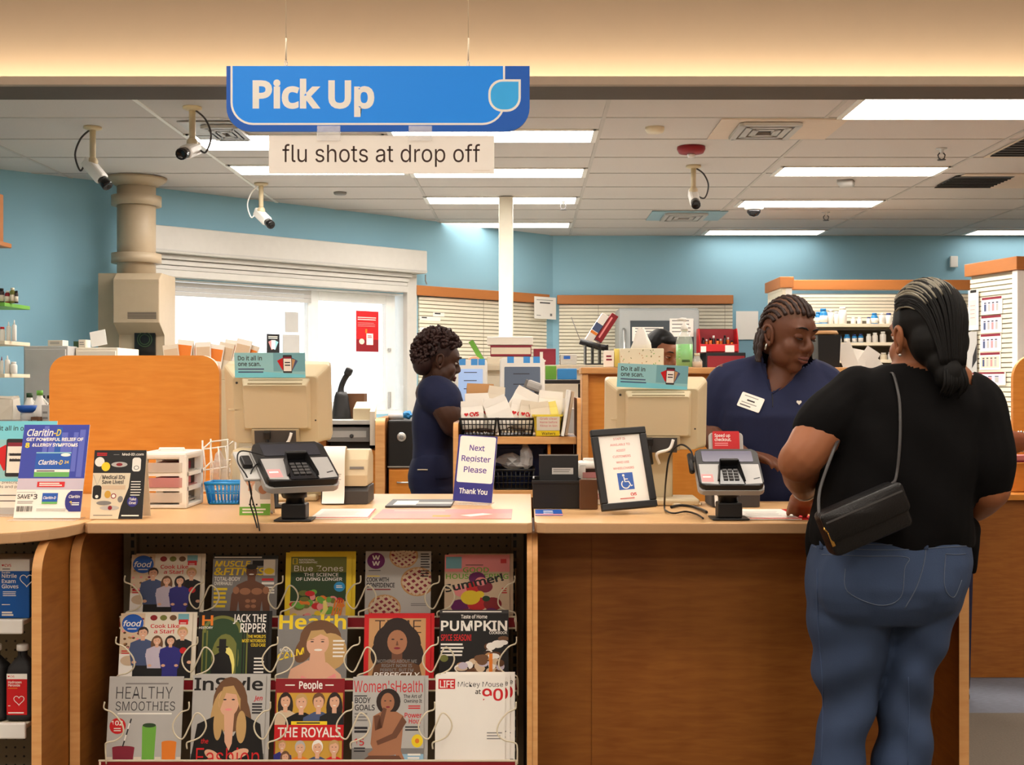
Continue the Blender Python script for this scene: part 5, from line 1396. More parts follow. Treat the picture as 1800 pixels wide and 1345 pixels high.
t = thing('framed_notice', 'black framed wheelchair assistance notice standing on the right counter', 'frame', (p.x, p.y, p.z), 14)
w, h, bw = .172, .245, .021
roll = -3.5
M = T(0, 0, .016) @ RX(-17) @ RY(roll) @ FACE
mb = MB(M)
for x0, x1, y0, y1 in ((-w / 2, w / 2, 0, bw), (-w / 2, w / 2, h - bw, h), (-w / 2, -w / 2 + bw, bw, h - bw), (w / 2 - bw, w / 2, bw, h - bw)): mb.bx(x0, x1, y0, y1, -.014, .003, 'black', .003)
mb.build('frame', t)
mb = MB(M); mb.bx(-w / 2 + bw * .6, w / 2 - bw * .6, bw * .6, h - bw * .6, -.010, -.004, 'paper'); mb.M = M @ T(-w / 2 + bw, bw, -.0039); mb.clip = (0, w - 2 * bw, 0, h - 2 * bw); d_access(mb, w - 2 * bw, h - 2 * bw); mb.build('notice', t)
mb = MB(); mb.prism([(-.03, 0), (.03, 0), (.02, .17), (-.02, .17)], -.003, 0, 'black', M=T(0, .112, .002) @ RX(14) @ FACE); mb.build('easel_leg', t)
# --- cables on the counter
def cable(label, pts, r=.0035, m='black'):
    mb = MB(); P0 = Vector(pts[0]); mb.tube([Vector(p_) - P0 for p_ in bez(pts, 8)], r, m, 6); o = mb.build('cable', None, P0); tag(o, label, 'cable'); return o
zc = CT + .006
def cc(px, py, dz=0.0):
    q = on_counter(px, py); return (q.x, q.y, zc + dz)
cable('thin black cable looping down from the left card terminal to the counter edge', [P(462, 800, 3.50), P(424, 793, 3.48), P(418, 812, 3.46), P(434, 838, 3.45), P(442, 866, 3.45), P(440, 885, 3.46), P(446, 906, 3.47), (X(452, 3.462), 3.464, CT - .012)], .0022)
cable('second black cable hanging from the left card terminal beside the first', [P(456, 812, 3.52), P(444, 825, 3.48), P(438, 848, 3.46), P(444, 880, 3.468), P(450, 900, 3.472), (X(456, 3.458), 3.461, CT - .02)], .0022)
cable('black cable looping from the right card terminal over the counter', [P(1219, 812, 3.60), P(1214, 792, 3.66), P(1196, 782, 3.72), P(1178, 800, 3.76), P(1171, 840, 3.78), cc(1168, 893), cc(1172, 902), cc(1185, 906), cc(1205, 903), cc(1225, 908, .0), cc(1236, 915, .0)], .0028)
cable('thick black cable with plug lying behind the right card terminal', [cc(1242, 904), cc(1232, 899), cc(1216, 894), cc(1196, 892), cc(1180, 895)], .0045)
cable('pale cable along the counter back by the right register', [cc(1175, 889.5), cc(1190, 890, .0), cc(1205, 889.5, .0), cc(1222, 889, .0), cc(1232, 890, 0)], .004, 'cream')
cable('grey cable under the left card terminal', [cc(478, 905), cc(474, 897), cc(488, 890), cc(505, 888), cc(525, 888)], .004, 'lgrey')
# --- wire bag rack behind the monitor
t = thing('bag_rack', 'white wire rack stuffed with clear bags between privacy panel and left screen', 'rack', (X(386, 4.28), 4.28, CT + .004))
mb = MB()
for zz in (.02, .09, .16):
    mb.tube([(-.045, -.05, zz), (.04, -.05, zz + .01), (.04, .06, zz + .03), (-.045, .06, zz + .02), (-.045, -.05, zz)], .003, 'white', 6)
for a, b in ((-.045, -.05), (.04, -.05), (.04, .06), (-.045, .06)): mb.tube([(a, b, 0), (a, b, .19)], .003, 'white', 6)
for i in range(4): mb.tube([(-.04 + .025 * i, -.05, .02), (-.035 + .025 * i, -.052, .10), (-.042 + .025 * i, -.054, .17)], .0022, 'white', 5)
mb.build('wire_frame', t)
def crumple(mb, c, r, m, n=14, amp=.3):
    bm = bmesh.new(); bmesh.ops.create_icosphere(bm, subdivisions=2, radius=1)
    for v in bm.verts:
        k = 1 + amp * (R.random() - .5) * 2
        v.co = Vector((v.co.x * r[0] * k + c[0], v.co.y * r[1] * k + c[1], v.co.z * r[2] * k + c[2]))
    mb._bm(bm, m, False)
mb = MB(); crumple(mb, (0, .005, .08), (.03, .035, .07), 'bag_plastic'); mb.build('clear_bags', t)
# ================================================================ BEHIND THE COUNTER
ORD = ['first', 'second', 'third', 'fourth', 'fifth', 'sixth', 'seventh', 'eighth', 'ninth', 'tenth', 'eleventh', 'twelfth', 'thirteenth', 'fourteenth']
mat('bottle_white', (236, 232, 224), 0.45); mat('bottle_blue', (40, 128, 190), 0.35); mat('bottle_navy', (38, 58, 120), 0.4); mat('bottle_amber', (226, 104, 20), 0.25); mat('bottle_dark', (52, 36, 34), 0.4)
def bottle(x, y, z, r, h, body, cap, label, group=None, tall=False, band=None):
    t = thing('medicine_bottle', label, 'bottle', (x, y, z + .0006), 0, group)
    ch = h * (.16 if not tall else .22)
    mb = MB(); mb.lathe([(r * .92, 0), (r, r * .12), (r, h - ch - r * .55), (r * .8, h - ch - r * .15), (r * .55, h - ch)], body, 14); o = mb.build('body', t)
    mb = MB(); cr = r * (.72 if not tall else .4); mb.lathe([(cr, h - ch), (cr, h - ch * .1), (cr * .9, h), (.001, h)] if not tall else [(cr, h - ch), (cr * .45, h), (.001, h)], cap, 12); mb.build('cap', t)
    if band:
        mb = MB(); mb.lathe([(r * 1.01, h * .12), (r * 1.01, h * .55)], band, 14); mb.build('label', t)
    return t
# --- slat walls with orange valance
def slatwall(name, M, x0, x1, z0, z1, d, label, vz=None, vx=None, clips=()):
    t = thing(name, label, 'wall panel', M @ Vector(((x0 + x1) / 2, 0, z0)))
    Mi = Matrix.Translation(-(M @ Vector(((x0 + x1) / 2, 0, z0)))) @ M
    mb = MB(Mi); mb.bx(x0, x1, -.006, -.001, z0, z1, 'groove')
    n = int((z1 - z0) / .034)
    for i in range(n):
        a = z0 + (z1 - z0) * i / n
        mb.bx(x0, x1, -d, -.006, a + .003, a + (z1 - z0) / n - .005, 'slat')
    for c in clips: mb.bx(c - .002, c + .002, -d - .001, -d + .001, z0, z1, 'groove')
    mb.build('slats', t)
    if vz:
        mb = MB(Mi); a, b = vx or (x0, x1); mb.bx(a, b, -.07, -.001, vz[0], vz[1], 'valance', .006); mb.build('valance', t)
    return t
VZ = (2.205, 2.292)
slatwall('slat_wall', W45, u45(737, .02), u45(961, .02), .9, 2.20, .02, 'cream slat wall panel under orange valance between window and white post', VZ, (u45(731, .05), u45(964, .05)), (u45(850, .02),))
Mb = T(0, 12.449, 0)
slatwall('slat_wall', Mb, X(983, 12.4), 2.02, .9, 2.20, .02, 'long cream slat wall along the back wall behind the grey refrigerator', VZ, (X(972, 12.4) + .04, 2.02), (X(1052, 12.4), X(1275, 12.4)))
# price strips on the slats
for i, (a, b, c, d_) in enumerate(((739, 775, 556, 563), (762, 782, 549, 556), (739, 772, 575, 587))):
    mb = MB(W45); mb.bx(u45(a, .03), u45(b, .03), -.024, -.0215, z45(a, d_, .03), z45(a, c, .03), 'paper'); mb.M = W45 @ T(u45(a, .03), -.0241, z45(a, d_, .03)) @ FACE; mb.lines(.02, .09, .02, .012, 'ink', 1)
    o = mb.build('shelf_tag'); tag(o, ('longer white tag strip clipped above the others', 'short white tag strip at the upper right', 'white tag strip with dark print lowest of three')[i] + ' on the slat wall near the window', 'tag')
mb = MB(W45); mb.bx(u45(937, .06), u45(975, .06) , -.078, -.0745, z45(937, 560, .06), z45(937, 521, .06), 'paper'); mb.M = W45 @ T(u45(937, .06), -.0781, z45(937, 560, .06)) @ FACE
w = u45(975, .06) - u45(937, .06); mb.lines(w * .25, w * .8, .15, .012, 'ink', 1); mb.lines(w * .1, w * .9, .18, .006, 'grey', 1); mb.rect(w * .72, w * .82, .03, .055, 'grey'); mb.lines(w * .1, w * .3, .03, .006, 'grey')
o = mb.build('notice_sheet'); tag(o, 'white notice sheet hanging from the orange valance right of the white post', 'notice')
mb = MB(Mb); mb.bx(X(1294, 12.42), X(1333, 12.42), -.026, -.0215, Z(597, 12.42), Z(547, 12.42), 'paper'); o = mb.build('notice_sheet'); tag(o, 'blank white sheet on the slat wall left of the leaning technician', 'notice')
mb = MB(); mb.box((0, -.02, 0), (.075, .03, .11), 'white', .006); o = mb.build('thermostat', None, (X(1677, 12.42), 12.445, Z(460, 12.42))); tag(o, 'small white thermostat box on the blue back wall at right', 'thermostat')
mat('shelf_back', (112, 106, 94), .7)
# --- medicine shelving on the right
t = thing('medicine_shelving', 'long medicine shelving unit with orange valance behind the customer', 'shelving', (2.1, 10.3, 0))
Mi = T(-2.1, -10.3, 0); yb, yf = 10.92, 10.36
xe = X(1712, 10.9)
mb = MB(Mi); mb.bx(2.09, xe, yb, yb + .03, .002, 2.20, 'shelf_back'); mb.build('back_panel', t)
mb = MB(Mi)
for i in range(8): mb.bx(2.12, xe, yb - .012, yb - .001, 1.965 + .029 * i, 1.965 + .029 * i + .024, 'slat')
mb.build('slat_back', t)
mb = MB(Mi); mb.bx(2.085, 2.115, 10.34, 10.95, .002, 2.205, 'slat'); 
for i in range(30): mb.bx(2.08, 2.0849, 10.36, 10.93, 1.2 + .034 * i, 1.2 + .034 * i + .026, 'slat')
mb.build('end_panel', t)
mb = MB(Mi); mb.bx(2.115, 2.165, 10.33, 10.37, .002, 2.205, 'white', .004); mb.build('upright', t)
mb = MB(Mi); mb.bx(2.06, 2.175, 10.30, 10.96, 2.206, 2.295, 'valance', .005); mb.build('end_cap', t)
mb = MB(Mi); mb.bx(2.176, xe, 10.45, 10.53, 2.200, 2.282, 'valance', .005); mb.build('valance', t)
SHL = [Z(py, yf) for py in (570, 602.7, 633, 668)]
SHR = [Z(py, yf) for py in (559, 611, 650, 690)]
for lst, a, b in ((SHL, 2.17, 3.22), (SHR, 3.225, xe - .01)):
    for z in lst:
        mb = MB(Mi); mb.bx(a, b, yf, yb - .014, z - .018, z, 'cream'); mb.bx(a, b, yf - .006, yf, z - .022, z + .004, 'cream', .001); mb.build('shelf', t)
def row(zz, xs, names, shelf):
    n = 0
    for (px, w_, h_, c) in xs:
        body, cap, txt = {'b': ('bottle_blue', 'bottle_blue', 'blue bottle with blue cap'), 'w': ('bottle_white', 'white', 'white bottle with white cap'), 'n': ('bottle_blue', 'bottle_navy', 'blue bottle with navy cap'), 'v': ('bottle_white', 'bottle_navy', 'white bottle with navy cap'), 'o': ('bottle_amber', 'white', 'orange vial with white cap'), 'c': ('cream', 'white', 'cream bottle with white cap')}[c]
        y = yf + .07
        r = w_ / 2 / F * y; bottle(X(px, y), y, zz, r, h_ / F * y, body, cap, '%s, %s from left on the %s' % (txt, ORD[n], shelf), 'bottles on the medicine shelves', False, 'paper' if c in 'bn' else None); n += 1
row(SHL[0], [(1437, 9, 22, 'b'), (1447, 15, 28, 'b'), (1460, 10, 26, 'w'), (1470, 9, 23, 'w'), (1481, 15, 31, 'w'), (1500, 9, 13, 'w'), (1511, 9, 13, 'w'), (1527, 8, 13, 'v'), (1537, 12, 20, 'b'), (1550, 11, 20, 'w'), (1562, 12, 20, 'v'), (1576, 12, 22, 'n')], 0, 'top left medicine shelf')
row(SHL[1], [(1443, 11, 14, 'w'), (1466, 10, 15, 'w'), (1476, 7, 14, 'n'), (1489, 11, 15, 'b'), (1502, 9, 15, 'n'), (1513, 9, 16, 'n'), (1527, 9, 16, 'w'), (1538, 10, 18, 'w'), (1552, 11, 20, 'w')], 0, 'second left medicine shelf')
row(SHL[2], [(1463, 10, 14, 'w'), (1553, 12, 13, 'c'), (1566, 12, 14, 'w')], 0, 'third left medicine shelf')
row(SHR[0], [(1690, 14, 26, 'o'), (1703, 11, 20, 'c')], 0, 'top right medicine shelf')
row(SHR[1], [(1692, 9, 14, 'w'), (1703, 10, 15, 'n')], 0, 'second right medicine shelf')
row(SHR[2], [(1683, 11, 18, 'w'), (1698, 11, 22, 'v'), (1708, 8, 14, 'w')], 0, 'third right medicine shelf')
# --- shelving unit at the right edge, end panel hung with cards
a, b = Vector((3.235, 9.2, 0)), Vector((3.365, 8.66, 0))
t = thing('side_shelving', 'tall shelving end panel hung with dosage cards at the right edge', 'shelving', (b.x, b.y, 0))
d = (b - a); L = d.length; d.normalize()
MP = Matrix(((d.x, -d.y, 0, a.x), (d.y, d.x, 0, a.y), (0, 0, 1, 0), (0, 0, 0, 1)))     # local x along panel towards viewer, local y into the unit
MI = T(-b.x, -b.y, 0)
def pu(px):
    k = (px - CX) / F; return (k * a.y - a.x) / (d.x - k * d.y)
def pz(px, py):
    u = pu(px); return CH - (py - CY) / F * (a.y + d.y * u)
mb = MB(MI @ MP); mb.bx(0, L, .0, .03, .002, 2.2, 'groove')
n = 46
for i in range(n): mb.bx(0.005, L - .04, -.014, 0, .62 + .034 * i, .62 + .034 * i + .026, 'slat')
mb.build('end_panel', t)
mb = MB(MI @ MP); mb.bx(L - .04, L + .02, -.02, .05, .002, 2.2, 'white', .004); mb.build('upright', t)
mb = MB(MI @ MP); mb.bx(-.03, L + .04, -.04, .06, 2.201, 2.292, 'valance', .005); mb.build('end_cap', t)
mb = MB(MI); mb.bx(3.43, 4.6, 8.75, 8.83, 2.2, 2.27, 'valance', .005); mb.build('valance', t)
mb = MB(MI); mb.bx(3.42, 4.6, 9.2, 9.23, .002, 2.2, 'slat'); mb.build('back_panel', t)
for py in (545, 597, 650):
    z = Z(py, 8.75); mb = MB(MI); mb.bx(3.43, 4.6, 8.72, 9.199, z - .03, z, 'cream', .002); mb.build('shelf', t)
for i, (px, w_, h_, py, c, lb) in enumerate(((1792, 26, 34, 545, 'paper', 'white carton on the upper shelf at the right edge'), (1791, 18, 20, 597, 'paper2', 'smaller carton on the middle shelf at the right edge'), (1812, 20, 24, 597, 'paper', 'white carton with dark round mark on the middle shelf at the right edge'))):
    y = 8.8; z = Z(py, 8.75); w, h = w_ / F * y, h_ / F * y
    mb = MB(T(-w / 2, 0, 0)); mb.bx(0, w, 0, .1, .0005, h, c, .002); mb.M = T(-w / 2, -.0005, 0) @ FACE; mb.lines(w * .1, w * .8, h * .8, h * .06, 'grey', 2, h * .15); mb.oval(w * .7, h * .3, h * .18, h * .18, 'denim_art')
    o = mb.build('medicine_carton', None, (X(px, y), y, z)); tag(o, lb, 'box')
def on_end(name, label, cat, px0, px1, py0, py1, m, deco=None, off=.016, group=None):
    u0, u1 = pu(px0), pu(px1); z0, z1 = pz(px1, py1), pz(px1, py0)
    mb = MB(MP); mb.bx(u0, u1, -off - .003, -off, z0, z1, m, .0008); mb.M = MP @ T(u0, -off - .0031, z0) @ FACE
    if deco: deco(mb, u1 - u0, z1 - z0)
    o = mb.build(name); tag(o, label, cat, group); return o
mat('card_lilac', (206, 208, 228), 0.5); mat('card_peach', (240, 210, 190), 0.5)
def d_dose(c):
    def f(m, w, h):
        m.rect(w * .03, w * .97, h * .86, h, 'maroon'); m.rect(w * .06, w * .94, h * .12, h * .78, c)
        for i in range(4): m.rect(w * (.14 + .19 * i), w * (.14 + .19 * i) + w * .1, h * .2, h * .6, ('denim_art', 'teal2', 'pink', 'bottle_navy')[i] if i % 2 == 0 else 'lgrey'); m.rect(w * (.14 + .19 * i), w * (.14 + .19 * i) + w * .1, h * .64, h * .7, 'ink')
    return f
for i in range(4):
    on_end('dosage_card', ('topmost', 'second', 'third', 'lowest')[i] + ' maroon edged card in the hanging column on the right end panel', 'card', 1729 - i, 1766 - i, 520 + 33 * i, 551 + 33 * i, 'paper', d_dose('card_lilac' if i < 3 else 'card_peach'))
on_end('dosage_card', 'wide white double card sticking out below the hanging column', 'card', 1711, 1773, 654, 677, 'paper', d_dose('card_lilac'), .022)
on_end('dosage_card', 'maroon topped leaflet at the bottom of the right end panel', 'leaflet', 1726, 1758, 680, 722, 'paper', d_dose('paper'))
def d_clip(m, w, h): m.rect(w * .2, w * .8, h * .93, h, 'black'); m.rect(w * .1, w * .8, h * .12, h * .75, 'paper2'); m.lines(w * .2, w * .7, h * .6, h * .02, 'pink', 4, h * .1)
on_end('clipboard', 'white clipboard with black clip on the far edge of the right end panel', 'clipboard', 1709, 1727, 509, 580, 'paper', d_clip, .03)
def d_fold(m, w, h): m.poly([(w * .5, h * .1), (w, h * .3), (w, h * .7), (w * .6, h * .4)], 'black_soft')
on_end('folder', 'white paper folder hanging below the clipboard on the right end panel', 'folder', 1707, 1724, 583, 655, 'lgrey', d_fold, .03)
# --- consultation counter on the right with divider
t = thing('consult_counter', 'low maple counter at the far right behind the customer', 'counter', (3.2, 6.1, 0))
MI = T(-3.2, -6.1, 0)
mb = MB(MI); mb.bx(X(1660, 6.1), 6.0, 6.1, 6.13, .002, .86, 'maple_front_dim'); mb.build('front_panel', t)
mb = MB(MI); mb.bx(X(1660, 6.1), 6.0, 6.07, 6.7, .8605, .889, 'maple', .003); mb.build('top', t)
mb = MB(FACE); y = 6.32
x0 = X(1781, y); mb.prism(rrect(0, .9, .0, Z(622, y) - .891, .12, 8, 'd'), -.03, 0, 'maple', .002); o = mb.build('privacy_divider', None, (x0, y, .891)); tag(o, 'rounded maple privacy panel cut off by the right edge', 'divider')
mb = MB(); w = X(1900, 6.2) - X(1776, 6.2); h = Z(813, 6.2) - .891; mb.bx(0, w, 0, .11, 0, h, 'maple', .004); o = mb.build('card_ledge', None, (X(1776, 6.2), 6.19, .8905)); tag(o, 'maple ledge block on the consultation counter at the right edge', 'ledge')
t = thing('pink_tray', 'small pink tray on the maple ledge under the bracelet', 'tray', (X(1796, 6.24), 6.245, .891 + h))
mb = MB(); mb.bx(-.05, .1, -.04, .04, 0, .008, 'maroon', .003); mb.build('base', t)
mb = MB(); mb.bx(-.045, .095, -.035, .035, .008, .035, 'pink', .006); mb.build('packet', t)
# --- far left wall shelves
t = thing('wall_shelving', 'open wall shelves with orange valance at the left edge', 'shelving', (-3.61, 7.5, 1.5))
MI = T(3.61, -7.5, -1.5); xr = X(33, 7.45)
for py, m, in ((541, 'green'), (607, 'cream'), (664, 'cream')):
    z = Z(py, 7.4); mb = MB(MI); mb.bx(-3.61, xr, 7.25, 7.62, z, z + .022, m, .002); mb.build('shelf', t)
mb = MB(MI); mb.bx(-3.61, X(10, 7.45), 7.3, 7.42, Z(428, 7.45), Z(344, 7.45), 'valance', .004); mb.bx(-3.61, X(22, 7.45), 7.24, 7.44, Z(437, 7.45), Z(429, 7.45), 'valance', .004); mb.build('valance', t)
for py, its in ((541, ((3, 9, 26, 'bottle_dark', 'black'), (13, 9, 22, 'dark_red', 'white'), (22, 9, 27, 'olive', 'cream'), (29, 6, 22, 'bottle_dark', 'black'))), (607, ((4, 10, 25, 'bottle_white', 'red'), (15, 8, 34, 'bottle_white', 'white'), (25, 8, 37, 'bottle_white', 'white'))), (664, ((3, 6, 30, 'bottle_white', 'maroon'), (13, 9, 32, 'bottle_white', 'white'), (24, 12, 21, 'bottle_white', 'white')))):
    z = Z(py, 7.4) + .022
    for i, (px, w_, h_, b_, c_) in enumerate(its):
        nm = {541: 'green edged top shelf', 607: 'middle shelf', 664: 'lowest shelf'}[py]
        bottle(X(px, 7.34), 7.34, z, w_ / 2 / F * 7.34, h_ / F * 7.34, b_, c_, 'small bottle, %s from left on the %s at the left edge' % (ORD[i], nm), 'bottles on the left wall shelves', h_ > 29, 'paper2' if b_ != 'bottle_white' else None)
# --- grey cabinet, white cabinet and clutter at left
y = 7.9
def cab(name, label, px0, px1, py, y, d, m, deco=None, cat='cabinet'):
    x0, x1 = X(px0, y), X(px1, y); z = Z(py, y)
    t = thing(name, label, cat, ((x0 + x1) / 2, y, 0)); w = x1 - x0
    mb = MB(); mb.bx(-w / 2, w / 2, .012, d, .0015, z, m, .006); mb.build('body', t)
    mb = MB(); mb.bx(-w / 2 + .01, w / 2 - .01, 0, .0115, .06, z - .02, m, .004); mb.M = T(-w / 2, -.0005, 0) @ FACE
    if deco: deco(mb, w, z)
    mb.build('door', t); return x0, x1, z
def d_cab(m, w, z):
    m.rect(w * .35, w * .5, z - .33, z - .31, 'ink'); m.rect(w * .55, w * .7, z - .33, z - .31, 'black'); m.lines(w * .36, w * .8, z - .37, .012, 'ink', 1); m.lines(w * .36, w * .9, z - .42, .008, 'dark_grey', 4, .03)
x0, x1, zc_ = cab('storage_cabinet', 'tall grey cabinet with printed label at the far left', 40, 118, 608, y, .5, 'lgrey', d_cab)
def d_wcab(m, w, z): m.lines(w * .1, w * .9, z - .08, .012, 'grey', 3, .03)
x2, x3, zw = cab('storage_cabinet', 'white cabinet mostly hidden behind the big maple panel', 131, 206, 611, 8.02, .45, 'paper2', d_wcab)
def carton(label, px0, px1, py0, y, z, m, d=.1, name='small_box', lines=True):
    x0, x1 = X(px0, y), X(px1, y); w = x1 - x0; h = Z(py0, y) - z
    mb = MB(); mb.bx(-w / 2, w / 2, 0, d, .0005, h, m, .002)
    if lines: mb.M = T(-w / 2, -.0006, 0) @ FACE; mb.lines(w * .15, w * .85, h * .6, h * .1, 'grey', 2, h * .25)
    o = mb.build(name, None, ((x0 + x1) / 2, y, z)); tag(o, label, 'box'); return o
carton('small white box on top of the tall grey cabinet', 84, 110, 598, 7.93, zc_, 'paper2')
carton('green lidded box on top of the white cabinet', 129, 137, 600, 8.08, zw, 'dark_green', lines=False)
carton('small white cube box on top of the white cabinet', 138, 150, 597, 8.08, zw, 'paper2')
mb = MB(RX(-12) @ RY(-12) @ FACE); mb.prism([(-.05, 0), (.05, 0), (.05, .1), (-.05, .1)], 0, .003, 'paper'); o = mb.build('paper_sheet', None, (X(175, 8.06), 8.06, zw + .012)); tag(o, 'white sheet leaning on the white cabinet left of the tube terminal', 'paper')
# --- work counter on the left behind the return, with jugs
t = thing('work_counter', 'dark topped work counter behind the left return', 'counter', (-2.6, 6.3, 0))
zw2 = Z(752, 6.3)
MI = T(2.6, -6.3, 0); mb = MB(MI); mb.bx(-3.3, X(92, 6.3), 6.25, 6.8, zw2 - .03, zw2, 'dark_grey', .003); mb.build('top', t)
mb = MB(MI); mb.bx(-3.28, X(90, 6.3), 6.28, 6.78, .002, zw2 - .0305, 'maple_front_dim'); mb.build('body', t)
def sack(label, px, py, y, w, h, d, m, name='paper_bag', z=None):
    t = tag(thing(name, label, 'bag', (X(px, y), y, z)), label, 'bag')
    mb = MB(); rings = []
    for k, (f, a) in enumerate(((0, .96), (.3, 1.0), (.7, .98), (.92, .94), (1.0, .97))):
        rings.append([(p_[0] + .004 * math.sin(3 * i + k), p_[1] + .004 * math.cos(2 * i + k), h * f + (.008 * math.sin(i * 1.7) if f == 1 else 0) + .0006) for i, p_ in enumerate(rrect(-w / 2 * a, w / 2 * a, -d / 2 * a, d / 2 * a, .012, 2))])
    mb.loft(rings, m, False); mb.build('bag', t); return t
sack('crumpled beige paper bag at the left edge of the work counter', 14, 0, 6.5, .095, .15, .1, 'paper2', 'paper_bag', zw2)
t = thing('stacked_tray', 'dark stacked trays at the far left of the work counter', 'tray', (X(24, 6.34), 6.36, zw2))
mb = MB(); mb.bx(-.09, .06, -.05, .05, .0006, .02, 'dark_grey', .006); mb.build('tray', t); mb = MB(); mb.bx(-.085, .055, -.048, .05, .0205, .038, 'grey', .006); mb.build('tray', t)
t = thing('plastic_tub', 'blue tub held up on a white pot, left work counter', 'tub', (X(47, 6.45), 6.45, zw2))
mb = MB(); mb.lathe([(.028, .0006), (.03, .05), (.026, .072)], 'lgrey', 14); mb.build('pot', t)
mb = MB(); mb.lathe([(.03, .0725), (.042, .084), (.05, .108), (.046, .109), (.03, .082)], 'blue', 20); mb.build('tub', t)
for px, h_, c, lb, yy in ((70, 46, 'green', 'white jug with lime green cap on the left work counter', 6.6), (52, 42, 'dark_green', 'white jug with dark green cap beside the blue tub', 6.68)):
    tj = thing('jug', lb, 'jug', (X(px, yy), yy, zw2)); h = h_ / F * yy * 1.35
    mb = MB(); mb.lathe([(.036, .0006), (.038, .02), (.036, h * .55), (.016, h * .8), (.014, h * .86)], 'bottle_white', 16); mb.tube([(.03, 0, h * .5), (.042, 0, h * .62), (.014, 0, h * .78)], .005, 'bottle_white', 6); mb.build('body', tj)
    mb = MB(); mb.lathe([(.016, h * .861), (.016, h), (.001, h)], c, 14); mb.build('cap', tj)
carton('brown low box in front of the jugs on the left work counter', 54, 68, 733, 6.4, zw2, 'brown', .05)
carton('grey white carton stack at the right end of the left work counter', 73, 86, 712, 6.45, zw2, 'lgrey', .06)
# --- hutch with prescription envelopes behind the privacy panel
t = thing('bag_hutch', 'beige hutch behind the maple panel holding white envelopes', 'hutch', (X(360, 5.2), 5.2, 0))
zh = Z(668, 5.2); w = X(432, 5.2) - X(292, 5.2)
mb = MB(); mb.bx(-w / 2, w / 2, -.1, .2, .0015, zh, 'beige', .004); mb.build('body', t)
mb = MB(); mb.bx(-w / 2, w / 2, -.1, -.09, zh, zh + .04, 'beige', .002); mb.bx(-w / 2, w / 2, .19, .2, zh, zh + .04, 'beige', .002); mb.build('rail', t)
for i, (px, ht, lean) in enumerate(((306, 58, -14), (318, 66, 10), (331, 64, -8), (345, 60, 16), (358, 62, -4), (372, 58, 14), (386, 62, 20), (400, 66, 12), (414, 68, 22), (424, 60, 30))):
    yy = 5.16 + .012 * (i % 4) + .004 * i
    h = ht / F * yy; tb = thing('prescription_envelope', 'white prescription envelope, %s from left in the hutch behind the maple panel' % ORD[i], 'envelope', (X(px, yy), yy, zh + .012), 0, 'envelopes in the hutch')
    mb = MB(RY(lean * .6) @ RX(-6)); mb.bx(-.032, .032, -.003, .003, 0, h, 'paper' if i % 3 else 'paper2', .002); mb.build('envelope', tb)
    mb = MB(RY(lean * .6) @ RX(-6)); mb.bx(-.028, .028, -.0036, -.0031, h * .5, h * .86, 'orange' if i % 2 else 'sand'); mb.build('sticker', tb)
# --- drive-through till desk
y = 7.6
t = thing('till_desk', 'maple till desk with rounded end panel below the drive-through window', 'desk', (-1.1, y, 0))
MI = T(1.1, -y, 0); xa, xb_, zt_ = X(500, y), X(661, y), Z(739, y)
mb = MB(MI); mb.bx(xa, xb_, y, y + .6, zt_ - .025, zt_, 'lgrey', .002); mb.build('top', t)
mb = MB(MI); mb.bx(xa, xb_, y + .3, y + .6, .002, zt_ - .026, 'black'); mb.bx(xa, X(572, y), y + .02, y + .3, .002, zt_ - .026, 'maple_front_dim'); mb.build('recess', t)
mb = MB(MI); mb.bx(X(572, y) + .001, xb_, y + .02, y + .299, .002, Z(792, y), 'maple'); mb.build('cabinet_door', t)
mb = MB(MI); side_panel(mb, xb_ + .001, X(678, y), y - .05, y + .55, Z(735, y), .05); mb.build('end_panel', t)
t = thing('cash_drawer', 'grey cash drawer in the dark recess of the till desk', 'drawer', (X(615, y + .1), y + .1, Z(792, y)))
w = (X(656, y) - X(577, y)) * .95; h = Z(750, y) - Z(776, y)
mb = MB(); mb.bx(-w / 2, w / 2, -.06, .19, .05, .05 + h, 'grey', .004); mb.bx(-w / 2 + .01, w / 2 - .01, -.0, .17, .0005, .05, 'black'); mb.build('case', t)
mb = MB(); mb.bx(-w / 2 + .02, w / 2 - .02, -.064, -.0605, .05 + h * .3, .05 + h * .75, 'lgrey', .001); mb.build('front', t)
mb = MB(); mb.lathe([(.012, 0), (.012, .006), (.001, .006)], 'dark_grey', 12, M=T(.02, -.064, .05 + h * .4) @ RX(90)); mb.build('lock', t)
t = thing('scanner_stand', 'tall curved black scanner stand in front of the window', 'scanner', (X(600, y + .3), y + .3, zt_))
mb = MB(); mb.lathe([(.06, .0006), (.055, .02), (.04, .14), (.03, .17)], 'black', 14, sx=1.1, sy=.8); mb.build('base', t)
mb = MB(); mb.tube(bez([(-.005, 0, .15), (.0, 0, .2), (.02, 0, .25), (.04, 0, .28)], 6), [.028, .026, .024, .022, .02, .019, .018, .018, .018, .018, .018, .018, .018, .018, .018, .018, .018, .018, .018][:19], 'black', 10); mb.build('neck', t)
mb = MB(T(.045, 0, .295) @ RY(25)); mb.box((0, 0, 0), (.045, .06, .05), 'black', .012); mb.ball((-.012, 0, .024), (.012, .02, .01), 'white'); mb.build('head', t)
carton('dark brown box beside the black scanner stand', 602, 640, 692, y + .34, zt_, 'brown', .15, 'cardboard_box', False)
t = thing('label_printer', 'beige label printer with paper strip on the till desk', 'printer', (X(640, y + .1), y + .12, zt_))
M = Matrix(((0, 0, 1, 0), (1, 0, 0, 0), (0, 1, 0, 0), (0, 0, 0, 1)))
mb = MB(); mb.prism([(-.08, .0006), (.15, .0006), (.15, .1), (.06, .11), (-.08, .07)], -.06, .055, 'beige', .008, M=M); mb.build('body', t)
